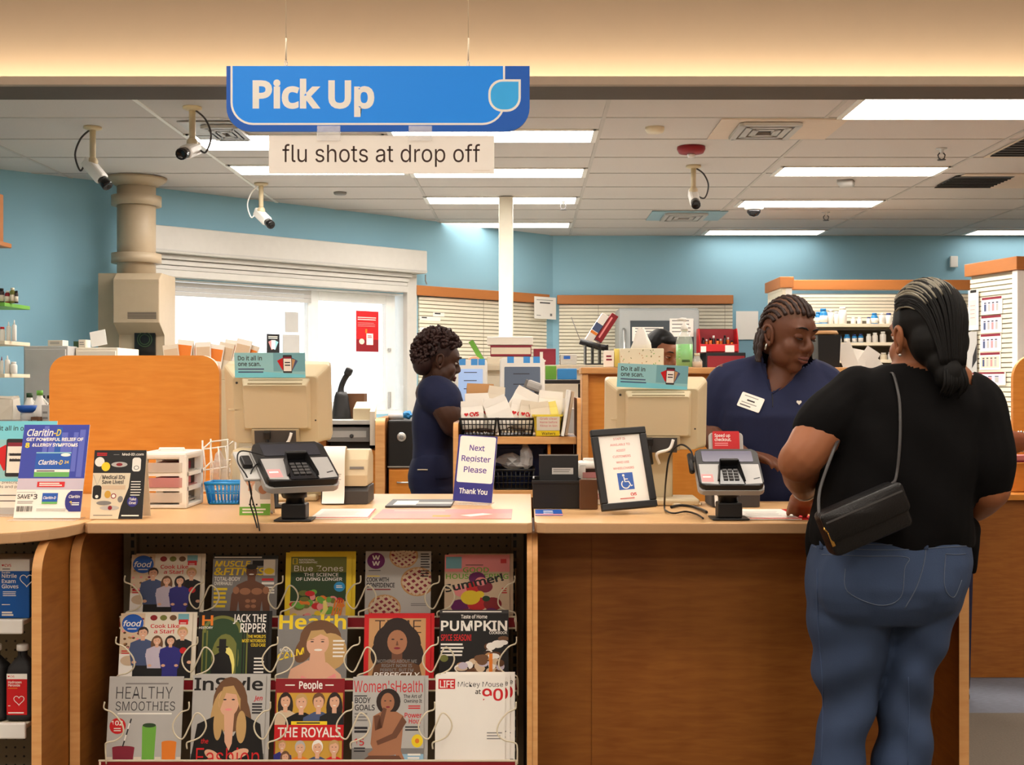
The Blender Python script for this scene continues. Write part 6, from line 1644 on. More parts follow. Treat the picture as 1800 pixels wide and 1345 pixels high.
mb = MB(); mb.prism([(-.137, -.15), (-.132, -.15), (-.132, .05), (-.06, .085), (.0, .112), (0, .116), (-.064, .09), (-.137, .053)], .05, .08, 'paper2', M=M); mb.build('paper_strip', t)
# black safe cabinet with dial on maple drawer base
t = thing('drawer_cabinet', 'maple drawer cabinet under the black safe, left of the standing employee', 'cabinet', (X(712, y), y, 0))
w = X(760, y) - X(681, y); zb_ = Z(823, y)
mb = MB(); mb.bx(-.1, w - .1, 0.01, .5, .0015, zb_ - .001, 'maple_front_dim'); mb.build('body', t)
mb = MB(); mb.bx(-.097, w - .103, -.006, .0095, zb_ - .36, zb_ - .01, 'maple', .003); dr = mb.build('drawer', t)
mb = MB(); mb.tube([(-.045, -.006, zb_ - .085), (-.043, -.03, zb_ - .085), (.03, -.03, zb_ - .085), (.032, -.006, zb_ - .085)], .005, 'silver', 8); mb.build('handle', dr)
t = thing('safe', 'black safe with round dial left of the standing employee', 'safe', (X(712, y), y, zb_))
hs = Z(739, y) - zb_
mb = MB(); mb.bx(-.105, w - .095, 0, .45, .001, hs, 'black', .01); mb.bx(-.105, w - .095, -.003, 0, .004, .012, 'silver'); mb.build('body', t)
mb = MB(T(X(706, y) - X(712, y), -.001, hs - .1) @ RX(90)); mb.lathe([(.028, 0), (.028, .008), (.02, .012), (.001, .012)], 'silver', 18); mb.lathe([(.012, .012), (.012, .02), (.001, .02)], 'grey', 12); mb.build('dial', t)
zs = zb_ + hs
mb = MB(); crumple(mb, (0, 0, .03), (.03, .03, .026), 'bottle_blue', amp=.25); o = mb.build('cloth', None, (X(716, y + .1), y + .1, zs + .0)); tag(o, 'crumpled blue cloth on the black safe', 'cloth')
mb = MB(); mb.lathe([(.05, .0006), (.05, .03), (.04, .036), (.001, .036)], 'lgrey', 18); o = mb.build('roll_of_tape', None, (X(696, y + .2), y + .2, zs)); tag(o, 'pale round tub on the black safe by the window jamb', 'tub')
# --- pick-up bag cart
y = 5.1
t = thing('bag_cart', 'maple shelf cart holding baskets of prescription bags', 'shelf', (X(908, y), y, 0))
x0, x1 = X(797, y), X(1021, y); xm = X(908, y); z1_, z2_ = Z(768, y), Z(862, y)
M = Matrix(((0, 0, 1, 0), (1, 0, 0, 0), (0, 1, 0, 0), (0, 0, 0, 1)))
MI = T(-xm, -y, 0)
mb = MB(MI); side_panel(mb, x0, x0 + .02, y - .02, y + .33, Z(743, y), .04); mb.build('side_panel', t)
mb = MB(MI); side_panel(mb, x1 - .016, x1, y - .02, y + .33, Z(700, y), .03); mb.build('side_panel', t)
for z in (z1_, z2_):
    mb = MB(MI); mb.bx(x0 + .021, x1 - .017, y, y + .33, z - .03, z, 'maple_edge', .002); mb.build('shelf', t)
mb = MB(MI); mb.bx(x0 + .021, x1 - .017, y + .315, y + .33, .3, z1_ - .031, 'maple_front_dim'); mb.build('back_panel', t)
mb = MB(MI); mb.bx(X(963, y), X(968, y), y + .02, y + .31, z2_ + .0005, z1_ - .031, 'maple'); mb.build('partition', t)
def prescription_bag(label, x, yy, z, w, h, lean, tilt, m='paper', logo=True, d=.03):
    """folded paper bag: body with gusset, folded top, printed mark"""
    t = thing('prescription_bag', label, 'bag', (x, yy, z), 0, 'prescription bags in the baskets')
    Mx = RY(lean) @ RX(-tilt)
    mb = MB(Mx); rings = []
    for f, a, b in ((0, 1, .7), (.1, 1.0, 1), (.55, 1.02, .9), (.85, 1.0, .4), (1.0, .98, .12)):
        rings.append([(p_[0] + .0015 * math.sin(5 * i + 9 * f), p_[1], h * f) for i, p_ in enumerate(rrect(-w / 2 * a, w / 2 * a, -d / 2 * b, d / 2 * b, .003, 1))])
    mb.loft(rings, m, False)
    if logo:
        mb.M = Mx @ T(0, -d / 2 - .0008, 0) @ FACE; mb.text('CVS', -w * .12, h * .44, h * .13, 'red', w=w * .42, bold=.06); mb.poly(heart(-w * .27, h * .51, h * .075), 'red')
    mb.build('bag', t)
    mb = MB(Mx); mb.bx(-w / 2 * .97, w / 2 * .97, -d * .2 - .002, -d * .2, h * .8, h * 1.0, m); mb.build('folded_top', t)
    return t
slot_basket('bag_basket', 'black slotted basket at the left of the cart top', X(841, 5.17), 5.26, z1_ + .001, .146, .13, .28, .07, 'black', 'black bag baskets', True, 9, 3)
slot_basket('bag_basket', 'black slotted basket in the middle of the cart top', X(907, 5.17), 5.265, z1_ + .001, .146, .13, .28, .07, 'black', 'black bag baskets', True, 9, 3)
slot_basket('bag_basket', 'black slotted basket on the lower shelf of the cart', X(903, 5.17), 5.205, z2_ + .001, .165, .148, .2, .08, 'black', 'black bag baskets', True, 9, 3)
t = thing('bag_tub', 'yellow tub labelled Waiters at the right of the cart top', 'tub', (X(962, 5.17), 5.215, z1_))
w, h = .118, .09
mb = MB(); mb.loft([[(p_[0], p_[1], z) for p_ in rrect(-w / 2 * k, w / 2 * k, -.11 * k, .13 * k, .02, 3)] for z, k in ((.0006, .8), (.003, .82), (h, 1.0), (h, 1.06), (h - .008, 1.06), (h - .008, .98), (.01, .8))], 'basket_yellow', False); mb.build('tub', t)
mb = MB(T(-.056, -.1135, .004) @ RX(6.5) @ T(0, .0, 0) @ FACE); mb.rect(.012, .105, .022, .078, 'paper2'); mb.rect(.012, .105, 0, .02, 'yellow'); 
for i, s_ in enumerate(('Grab clear', 'Name before', 'filing in bin')): mb.text(s_, .06, .066 - .0145 * i, .008, 'faded_red', w=.07, al='c')
mb.text('Waiters', .06, .004, .011, 'dark_ink', w=.055, al='c'); mb.build('label', t)
bags = ((832, 5.17, .09, .115, -4, 6, 'paper', True, 'front white bag with red logo in the left basket'),
 (858, 5.2, .06, .125, 6, 4, 'paper', True, 'narrow white bag at the right of the left basket'),
 (840, 5.25, .10, .145, -2, 2, 'paper', False, 'taller plain white bag behind in the left basket'),
 (842, 5.32, .115, .185, 2, 0, 'kraft', False, 'tall brown kraft bag at the back of the left basket'),
 (864, 5.3, .07, .175, 8, 0, 'paper2', False, 'cream envelope between the left and middle baskets'),
 (888, 5.17, .10, .135, -22, 8, 'paper', False, 'white bag leaning left at the front of the middle basket'),
 (908, 5.2, .085, .12, 12, 6, 'paper', True, 'white bag with red logo in the middle basket'),
 (924, 5.18, .07, .115, 8, 4, 'paper2', True, 'cream bag with red logo at the right of the middle basket'),
 (898, 5.23, .11, .175, 28, 2, 'paper', False, 'tall white bag leaning right in the middle basket'),
 (918, 5.3, .08, .15, 14, 0, 'paper', False, 'plain white bag at the back of the middle basket'))
for px, yy, w_, h_, ln, tl_, m_, lg, lb in bags: prescription_bag(lb, X(px, yy), yy, z1_ + .03, w_, h_, ln, tl_, m_, lg, .03)
for px, yy, w_, h_, ln, m_, lb in ((954, 5.17, .08, .12, -8, 'paper2', 'crumpled cream bag at the left of the yellow tub'), (962, 5.20, .10, .165, 6, 'paper', 'tall white bag at the back of the yellow tub'), (970, 5.18, .075, .12, -10, 'pale_yellow', 'yellowish bag at the front of the yellow tub'), (972, 5.26, .07, .14, 10, 'paper', 'white bag at the right of the yellow tub')):
    prescription_bag(lb, X(px, yy), yy, z1_ + .02, w_, h_, ln, 3, m_, False, .03)
for px, lb, c_, hh in ((988, 'big cream folder leaning on the right end of the cart top, front one', 'paper', .19), (995, 'tan folder leaning on the right end of the cart top, rear one', 'sand', .185)):
    tt = thing('folder', lb, 'folder', (X(px, 5.12), 5.12 + (.06 if c_ == 'sand' else 0), z1_ + .001)); mb = MB(RY(9)); mb.bx(-.006, .006, -.06, .20, .003, hh, c_, .002); mb.build('cover', tt)
t = thing('plastic_bag', 'clear plastic bag heaped over the lower black basket', 'bag', (X(905, 5.2), 5.2, z2_ + .085))
mb = MB(); crumple(mb, (-.01, 0, .025), (.065, .07, .03), 'bag_plastic', amp=.35); crumple(mb, (.045, -.03, .045), (.025, .03, .05), 'bag_plastic', amp=.3); mb.build('bag', t)
t = thing('storage_crate', 'dark blue crate at the back of the lower cart shelf', 'crate', (X(916, 5.4), 5.352, z2_))
mb = MB(); mb.bx(-.125, .1, -.025, .05, .001, .17, 'bottle_navy', .006); mb.bx(-.13, .105, -.03, .055, .155, .172, 'bottle_navy', .004); mb.build('crate', t)
mb = MB(); mb.bx(-.043, .043, 0, .22, .0006, .10, 'black_soft', .004); o = mb.build('file_box', None, (X(994, 5.16), 5.14, z2_)); tag(o, 'black box on the lower cart shelf right of the partition', 'box')
# --- production bench with two touch screens
y = 6.05
t = thing('work_bench', 'maple bench with grey top carrying the two touch screens', 'bench', (0, y, 0))
xa, xb_ = X(816, 6.05), X(1018, 6.05)
mb = MB(T(0, -y, 0)); mb.bx(xa, xb_, 5.9, 6.6, 1.07, 1.1, 'lgrey', .002); mb.build('top', t)
mb = MB(T(0, -y, 0)); mb.bx(xa + .02, xb_ - .02, 5.95, 6.58, .002, 1.069, 'maple_front_dim'); mb.build('body', t)
mat('screen_glow', (150, 176, 216), 0.3, emit=0.55, var=.15, scale=2); mat('screen_grey', (96, 108, 126), 0.25, emit=0.12, var=.1, scale=3); mat('tape_blue', (60, 150, 226), 0.4)
def touch_screen(label, px0, px1, py0, py1, yy, scr, yaw=0):
    cx = (px0 + px1) / 2; w = X(px1, yy) - X(px0, yy); zt = Z(py0, yy); zb = Z(py1, yy)
    t = thing('touch_screen', label, 'monitor', (X(cx, yy), yy, 1.1), yaw); h = (zt - zb) * 1.06
    C = T(0, 0, zb - 1.1) @ RX(-18) @ FACE
    mb = MB(C); mb.prism(rrect(-w / 2, w / 2, 0, h, .02, 4), -.03, 0, 'white', .006); mb.prism(rrect(-w / 2 + .02, w / 2 - .02, .015, h - .012, .012, 4), -.07, -.03, 'beige', .006); mb.build('housing', t)
    mb = MB(C @ T(0, 0, .0005)); mb.prism(rrect(-w / 2 + .022, w / 2 - .022, .02, h - .05, .004, 2), 0, .0015, scr); mb.M = C @ T(0, 0, .0022); mb.lines(-w * .2, w * .2, h * .7, .004, 'ink', 3, h * .18); mb.build('screen', t)
    for f in (-.28, .08, .3):
        mb = MB(C); mb.bx(w * f - .012, w * f + .02, h - .03, h + .0025, -.015, .001, 'tape_blue'); mb.build('tape', t)
    mb = MB(T(0, .06, 0)); mb.bx(-.05, .05, -.02, .03, .012, zb - 1.1 + .1, 'beige', .008); mb.bx(-.1, .1, -.09, .09, .0008, .013, 'beige', .004); mb.build('stand', t)
touch_screen('smaller touch screen with pale blue display facing the standing employee', 797, 856, 632, 712, 6.1, 'screen_glow')
touch_screen('larger touch screen with grey display right of the white post', 878, 958, 628, 730, 6.0, 'screen_grey')
t = thing('barcode_scanner', 'grey handheld barcode scanner above the white bags right of the larger touch screen', 'scanner', (X(950, 5.9), 5.93, 1.1))
mb = MB(); mb.lathe([(.045, .0008), (.045, .012), (.012, .02), (.012, .27)], 'dark_grey', 14); mb.build('stand', t)
mb = MB(T(-.03, 0, .31) @ RY(20)); mb.box((0, 0, 0), (.075, .05, .045), 'lgrey', .014); mb.box((-.04, 0, -.006), (.012, .046, .05), 'grey', .005); mb.tube([(.02, 0, -.01), (.045, 0, -.06), (.05, 0, -.09)], .016, 'dark_grey', 10); mb.build('body', t)
t = thing('desk_tray', 'white desk tray with orange papers right of the barcode scanner', 'tray', (X(990, 5.95), 5.97, 1.1))
mb = MB(); mb.bx(-.07, .06, -.05, .06, .0008, .2, 'lgrey', .004); mb.bx(-.072, .062, -.052, .062, .2, .205, 'white', .002); mb.build('body', t)
mb = MB(); mb.bx(-.03, .02, -.054, -.0525, .16, .195, 'gold2'); mb.build('paper', t)
# --- back hutch with binders
y = 7.2
zb2 = Z(642, y)
t = thing('bench_hutch', 'long white hutch carrying the binders and stacked boxes', 'hutch', (.2, y, 0))
mb = MB(T(-.2, -y, 0)); mb.bx(X(815, y), X(1080, y), y - .1, y + .5, zb2 - .03, zb2, 'cream', .002); mb.build('top', t)
mb = MB(T(-.2, -y, 0)); mb.bx(X(818, y), X(1077, y), y - .05, y + .48, .002, zb2 - .031, 'slat'); mb.build('body', t)
t = thing('picture_book', 'green edged dark book leaning left of the white post', 'book', (X(852, 7.2), 7.2, zb2))
mb = MB(RY(-30)); mb.bx(-.012, .012, -.0, .2, .006, .16, 'black_soft', .002); mb.bx(-.014, .014, -.002, 0, .006, .16, 'green'); mb.build('cover', t)
mb = MB(RY(-30)); mb.M = T(0, 0, 0); mb.ball((-.06, .0, .03), (.035, .012, .022), 'skin_light'); mb.build('picture', t)
def bx_thing(name, label, cat, px0, px1, py0, py1, yy, m, d=.2, edge=None, deco=None):
    x0, x1 = X(px0, yy), X(px1, yy); w = x1 - x0; z0, z1 = Z(py1, yy), Z(py0, yy); h = z1 - z0
    t = thing(name, label, cat, ((x0 + x1) / 2, yy, z0))
    mb = MB(); mb.bx(-w / 2, w / 2, 0, d, .0006, h, m, .003)
    if deco: mb.M = T(-w / 2, -.0006, 0) @ FACE; deco(mb, w, h)
    mb.build('case', t)
    if edge: mb = MB(); mb.bx(-w / 2 + .004, w / 2 - .004, -.002, -.0005, h * .2, h * .8, edge); mb.build('pages', t)
def d_spine(m, w, h): m.rect(w * .3, w * .6, h * .3, h * .7, 'paper'); m.lines(w * .33, w * .57, h * .45, h * .12, 'ink')
ys = 7.22
bx_thing('storage_box', 'lowest cream box of the stack right behind the white post', 'box', 856, 930, 627, 641.5, ys, 'paper2', deco=d_spine)
bx_thing('binder', 'maroon binder in the stack right of the white post', 'binder', 862, 934, 607, 626.5, ys, 'maroon', edge='paper2', deco=d_spine)
bx_thing('storage_box', 'white box on top of the binder stack by the white post', 'box', 856, 937, 592, 606.5, ys, 'paper', deco=None)
def d_mar(m, w, h): m.rect(w * .28, w * .42, h * .4, h * .8, 'paper'); m.lines(w * .2, w * .6, h * .2, h * .1, 'paper')
bx_thing('storage_box', 'maroon storage box with white print right of the binder stack', 'box', 938, 977, 613, 641.5, ys, 'maroon', deco=d_mar)
bx_thing('card_reader', 'grey small device with blue label right of the maroon box', 'device', 985, 1014, 623, 641.5, ys, 'lgrey', .12, deco=lambda m, w, h: m.rect(w * .2, w * .6, h * .55, h * .85, 'blue'))
ys = 6.7
t = thing('side_table', 'narrow black table behind the desk tray', 'table', (X(990, ys), ys, 0)); zt3 = Z(668, ys)
mb = MB(); mb.bx(-.14, .1, -.05, .12, zt3 - .02, zt3, 'black', .003); mb.build('top', t)
for a in (-.13, .08):
    mb = MB(); mb.bx(a, a + .02, 0, .03, .0015, zt3 - .021, 'black'); mb.build('leg', t)
bx_thing('sticky_notes', 'lime green sticky note block beside the larger touch screen', 'notes', 959, 978, 643, 667.5, ys, 'green', .05)
bx_thing('letter_tray', 'blue letter tray beside the lime green notes', 'tray', 980, 1014, 648, 667.5, ys, 'tape_blue', .1)
t = thing('file_rack', 'black desktop rack with books sticking up left of the refrigerator', 'rack', (X(1050, 7.3), 7.3, zb2))
mb = MB(); mb.bx(-.07, .07, -.0, .2, .0006, .012, 'black', .002); 
for k in range(4): mb.bx(-.07 + .042 * k, -.062 + .042 * k, 0, .2, .012, .12, 'black', .002, M=RY(0))
mb.tube([(-.1, .02, .14), (0, .02, .11), (.06, .02, .1)], .018, 'black', 8); mb.tube([(-.1, .02, .15), (-.15, .02, .28)], .002, 'grey', 5); mb.build('frame', t)
for px, py0, c, lb in ((1043, 553, 'paper', 'white and blue book leaning in the black rack'), (1060, 557, 'dark_red', 'red binder leaning in the black rack')):
    tt = thing('book', lb, 'book', (X(px - 8, 7.36), 7.36, Z(600, 7.36))); h = .2
    mb = MB(RY(33)); mb.bx(-.024, .02, 0, .16, 0, h * .92, c, .003); mb.M = RY(33) @ T(-.024, -.0006, 0) @ FACE
    if c == 'paper': mb.rect(0, .044, .07, .12, 'denim_art'); mb.rect(0, .044, .05, .066, 'orange')
    else: mb.rect(.01, .02, .02, .16, 'pink')
    mb.build('cover', tt)
# --- maple partition behind the right register
y = 5.9
t = thing('partition', 'maple partition with pale top behind the right register, tissue box on it', 'partition', (.9, y, 0))
zp = Z(646, y); x0, x1 = X(1023, y), X(1500, y)
mb = MB(T(-.9, -y, 0)); mb.bx(x0 + .03, x1, y + .01, y + .03, .002, zp - .031, 'maple'); mb.build('panel', t)
mb = MB(T(-.9, -y, 0)); mb.bx(x0, x0 + .029, y - .02, y + .2, .002, zp - .031, 'maple_edge', .003); mb.build('end_post', t)
mb = MB(T(-.9, -y, 0)); mb.bx(x0 - .005, x1, y - .03, y + .24, zp - .03, zp, 'maple_edge', .004); mb.build('top', t)
# lower maple cabinet under it
t = thing('tissue_box', 'floral tissue box with white tissue standing on the maple partition', 'tissue box', (X(1127, 5.97), 5.97, zp))
w = X(1170, 5.97) - X(1094, 5.97); h = Z(613, 5.97) - zp
mat('tissue_floral', (236, 228, 200), 0.6)
mb = MB(); mb.bx(-w / 2, w / 2, -.05, .06, .0008, h, 'tissue_floral', .004); mb.M = T(-w / 2, -.0506, 0) @ FACE
for i in range(26): mb.oval(w * R.random() * .96 + w * .02, h * (.08 + .84 * R.random()), .004, .0018, R.choice(['olive', 'green', 'kraft']), 8, rot=360 * R.random())
mb.build('box', t)
mb = MB(); rings = []
hh = Z(576, 5.97) - zp
for f, a, b in ((0, 1.0, .02), (.3, .85, .025), (.6, .62, .02), (.85, .42, .012), (1, .25, .006)):
    rings.append([((.05 * a) * math.cos(2 * PI * k / 12) + .004 * math.sin(k * 3 + f * 5) - .02 * 0, b * math.sin(2 * PI * k / 12), h - .003 + (hh - h) * f + .004 * math.sin(k * 2)) for k in range(12)])
mb.loft(rings, 'paper', True); mb.build('tissue', t)
bx_thing('small_carton', 'pale yellow carton beside the floral tissue box', 'box', 1080, 1093.5, 613, 645.6, 5.99, 'pale_yellow', .06)
bx_thing('small_carton', 'white carton with small dark print at the left end of the partition top', 'box', 1062, 1079.5, 616, 645.6, 5.97, 'paper', .06, deco=lambda m, w, h: m.lines(w * .2, w * .8, h * .6, h * .1, 'maroon', 2, h * .2))
mat('gel_green', (120, 226, 120), 0.2)
t = thing('sanitizer_bottle', 'clear pump bottle half full of green sanitizer gel', 'bottle', (X(1203, 5.97), 5.97, zp))
r = .041; h = Z(578, 5.97) - zp
mb = MB(); mb.lathe([(r, .0008), (r, h * .62), (r * .85, h * .78), (r * .4, h * .92), (.014, h * .95)], 'acrylic', 24); mb.build('bottle', t)
mb = MB(); mb.lathe([(r * .95, .003), (r * .95, h * .60), (.001, h * .60)], 'gel_green', 24); mb.build('gel', t)
mb = MB(); mb.lathe([(.016, h * .95), (.017, h * .99), (.016, h * 1.09), (.008, h * 1.12), (.005, h * 1.2), (.001, h * 1.2)], 'white', 16); mb.tube([(.008, 0, h * 1.23), (-.012, 0, h * 1.245), (-.034, 0, h * 1.23)], [.009, .008, .005], 'white', 8); mb.ball((0, 0, h * 1.225), .009, 'white'); mb.build('pump', t)
mb = MB(T(-.012, -r - .0008, .02) @ FACE)
for i in range(5): mb.rect(-.02, -.012, .02 + .016 * i, .022 + .016 * i, 'lgrey')
mb.lines(-.005, .035, .012, .004, 'dark_green', 2, .006); mb.build('print', t)
t = thing('small_bottle', 'small clear round bottle right of the green sanitizer', 'bottle', (X(1225, 5.96), 5.96, zp))
mb = MB(); mb.lathe([(.026, .0008), (.027, .012), (.027, .03), (.012, .05), (.012, .055)], 'acrylic', 18); mb.lathe([(.024, .002), (.024, .028), (.001, .028)], 'sand', 18); mb.build('bottle', t)
mb = MB(); mb.lathe([(.013, .0555), (.013, .068), (.001, .068)], 'cream', 14); mb.build('cap', t)
t = thing('paper_bin', 'black open bin on the partition right of the technician face', 'bin', (X(1452, 6.0), 6.0, zp))
w = .11; h = Z(590, 6.0) - zp
mb = MB(); mb.loft([[(p_[0], p_[1], z) for p_ in rrect(-w / 2 * k, w / 2 * k, -.07 * k, .07 * k, .006, 2)] for z, k in ((.0008, .9), (h, 1.0), (h, .93), (.006, .84))], 'black', False); mb.build('bin', t)
mb = MB(); mb.lathe([(.055, h + .004), (.058, h + .01), (.05, h + .022), (.001, h + .022)], 'kraft', 18); mb.build('lid', t)
t = thing('paper_stack', 'loose white papers heaped on the partition between technician and customer', 'paper', (X(1512, 6.02), 6.02, zp))
for i, (a, b, c) in enumerate(((-18, 10, .1), (12, 20, .08), (34, 8, .09), (50, 25, .07))):
    mb = MB(T(-.05 + .03 * i, .01 * i, .002) @ RY(a) @ RX(-b)); mb.bx(-.03, .045, -.001, .001, 0, c * 1.2, 'paper'); mb.build('sheet', t)
# --- refrigerator against the back wall
y = 11.75
t = thing('refrigerator', 'grey glass fronted refrigerator with papers taped on, against the back wall', 'refrigerator', (X(1159, y), y, 0))
w = X(1230, y) - X(1090, y); h = Z(541, y); mat('fridge_grey', (176, 180, 180), 0.4); mat('fridge_dark', (70, 78, 84), 0.2)
mb = MB(); mb.bx(-w / 2, w / 2, .05, .6, .0015, h, 'fridge_grey', .01); mb.bx(-w / 2 + .02, w / 2 - .02, .02, .05, h - .09, h - .03, 'fridge_grey', .003); mb.build('body', t)
mb = MB(); mb.bx(-w / 2, w / 2, 0, .049, .1, h - .02, 'fridge_grey', .006); mb.bx(-w / 2 + .1, w / 2 - .05, -.003, 0, .2, h - .12, 'fridge_dark'); d_ = mb.build('door', t)
mb = MB(); mb.tube([(-w / 2 + .04, -.004, h - .2), (-w / 2 + .04, -.05, h - .22), (-w / 2 + .04, -.05, 1.3), (-w / 2 + .04, -.004, 1.28)], .014, 'silver', 8); mb.build('handle', d_)
def fpaper(label, px0, px1, py0, py1):
    mb = MB(); a, b = X(px0, y), X(px1, y); z0, z1 = Z(py1, y), Z(py0, y); mb.bx(0, b - a, -.002, 0, 0, z1 - z0, 'paper'); mb.M = T(0, -.0021, 0) @ FACE; mb.lines((b - a) * .1, (b - a) * .9, (z1 - z0) * .85, .01, 'grey', 4, (z1 - z0) * .2)
    o = mb.build('notice_sheet', None, (a, y - .0045, z0)); tag(o, label, 'notice')
fpaper('wide white sheet taped on the refrigerator behind the tissue', 1111, 1166, 575, 600); fpaper('white sheet taped on the refrigerator behind the sanitizer pump', 1177, 1219, 560, 592)
# --- red parts bin
y = 11.5
t = thing('supply_cabinet', 'black supply cabinet under the red bin beside the refrigerator', 'cabinet', (X(1276, y), y, 0))
zc3 = Z(620, y); mb = MB(); mb.bx(-.18, .18, 0, .4, .0015, zc3, 'black_soft', .004); mb.build('body', t); mb = MB(); mb.bx(-.17, .17, -.012, -.0005, .1, zc3 - .03, 'dark_red', .003); mb.build('door', t)
t = thing('red_bin', 'red open bin of amber vials beside the refrigerator', 'bin', (X(1264, y), y, zc3))
w = X(1297, y) - X(1230, y); h = Z(577, y) - zc3; M = Matrix(((0, 0, 1, 0), (1, 0, 0, 0), (0, 1, 0, 0), (0, 0, 0, 1)))
mb = MB(); mb.bx(-w / 2, w / 2, .2, .21, .0006, h, 'dark_red'); mb.bx(-w / 2, w / 2, 0, .2, .0006, .012, 'dark_red'); mb.bx(-w / 2, w / 2, 0, .01, .0006, h * .35, 'red', .003)
for a in (-1, 1): mb.prism([(0, .001), (.21, .001), (.21, h), (.08, h), (0, h * .4)], a * w / 2 - .005, a * w / 2 + .005, 'red', .001, M=M)
mb.M = T(-w / 2, -.0008, 0) @ FACE; mb.rect(w * .02, w * .16, h * .02, h * .26, 'paper'); mb.rect(w * .66, w * .9, h * .02, h * .3, 'paper'); mb.build('bin', t)
for i in range(9):
    a = -.13 + .033 * i
    bottle(t.location.x + a, y + .10 + .03 * (i % 2), zc3 + .012, .014, .10 + .05 * R.random(), 'bottle_amber' if i % 3 else 'bottle_dark', 'white' if i % 2 else 'black', 'small vial, %s from left in the red bin by the refrigerator' % ORD[i], 'vials in the red bin')
# ================================================================ PEOPLE
def mat_skin(name, rgb):
    m = mat(name, rgb, 0.5, var=.06, scale=9, spec=.35)
    b = m.node_tree.nodes['Principled BSDF']
    b.inputs['Subsurface Weight'].default_value = .12
    b.inputs['Subsurface Radius'].default_value = (.02, .008, .004)
    return m
mat_skin('skin_tech', (98, 60, 42)); mat_skin('skin_cust', (150, 94, 62)); mat_skin('skin_left', (70, 44, 33)); mat_skin('skin_back', (136, 86, 58)); mat_skin('skin_arm', (128, 70, 48))
mat('lip', (104, 58, 50), .45); mat('lip_dark', (92, 46, 42), .45); mat('eye_white', (226, 220, 214), .25); mat('iris', (34, 20, 14), .15)
mat('black_hair', (11, 10, 10), .6, var=.2, scale=60, spec=.2); mat('grey_hair', (120, 114, 98), .5, var=.25, scale=60); mat('braid', (40, 22, 18), .55, var=.3, scale=90); mat('curl', (46, 24, 22), .6, var=.35, scale=60)
mat('scrub', (20, 28, 62), .85, var=.10, scale=40, bump=.15); mat('tee_black', (9, 8, 9), .95, spec=.15, var=.12, scale=30, bump=.2)
def denim_mat():
    m = mat('denim', (50, 66, 94), .9, var=.25, scale=7, bump=.0)
    nt = m.node_tree; b = nt.nodes['Principled BSDF']
    tc = nt.nodes.new('ShaderNodeTexCoord'); mp = nt.nodes.new('ShaderNodeMapping'); mp.inputs['Scale'].default_value = (260, 260, 900)
    nz = nt.nodes.new('ShaderNodeTexNoise'); nz.inputs['Scale'].default_value = 1.0; bp = nt.nodes.new('ShaderNodeBump'); bp.inputs['Strength'].default_value = .35; bp.inputs['Distance'].default_value = .002
    nt.links.new(tc.outputs['Object'], mp.inputs[0]); nt.links.new(mp.outputs[0], nz.inputs['Vector']); nt.links.new(nz.outputs['Fac'], bp.inputs['Height']); nt.links.new(bp.outputs[0], b.inputs['Normal'])
denim_mat()
def remeshed(mb, voxel, smooth, m):
    """union of everything in mb as one continuous skin"""
    me = mb.mesh('tmp'); ob = bpy.data.objects.new('tmp', me); COL.objects.link(ob)
    a = ob.modifiers.new('r', 'REMESH'); a.mode = 'VOXEL'; a.voxel_size = voxel; a.use_smooth_shade = True
    s_ = ob.modifiers.new('s', 'SMOOTH'); s_.iterations = smooth; s_.factor = .5
    dg = bpy.context.evaluated_depsgraph_get()
    out = bpy.data.meshes.new_from_object(ob.evaluated_get(dg))
    bpy.data.objects.remove(ob); bpy.data.meshes.remove(me)
    out.materials.clear(); out.materials.append(MATS[m])
    for p_ in out.polygons: p_.material_index = 0; p_.use_smooth = True
    return out
def link(name, me, parent):
    me.name = name
    o = bpy.data.objects.new(name, me); COL.objects.link(o); o.parent = parent; return o
def ring(cx, cy_, z, a, b, n=28, e=2.4):
    pts = []
    for k in range(n):
        t = 2 * PI * k / n; c, s_ = math.cos(t), math.sin(t)
        pts.append((cx + a * abs(c) ** (2 / e) * (1 if c >= 0 else -1), cy_ + b * abs(s_) ** (2 / e) * (1 if s_ >= 0 else -1), z))
    return pts
def rows_px(mb, rows, grow=0.0, e=2.4):
    """stack of rings from image rows: (row, left, right, depth, half depth)"""
    rr = []
    for py, l, r, y, b in rows:
        a = (r - l) / 2 / F * y + grow
        rr.append(ring(X((l + r) / 2, y), y, Z(py, y), max(a, .01), b + grow, e=e))
    mb.loft(rr, 'skin_tech')
def limb(mb, pts, rad, seg=14):
    pts = [Vector(p_) for p_ in pts]
    q = bez(pts, 5); rr = []
    for i in range(len(pts) - 1):
        for k in range(5): rr.append(rad[i] + (rad[i + 1] - rad[i]) * k / 5)
    rr.append(rad[-1])
    mb.tube(q, rr, 'skin_tech', seg)
    mb.ball(q[0], rr[0] * .98, 'skin_tech'); mb.ball(q[-1], rr[-1] * .98, 'skin_tech')
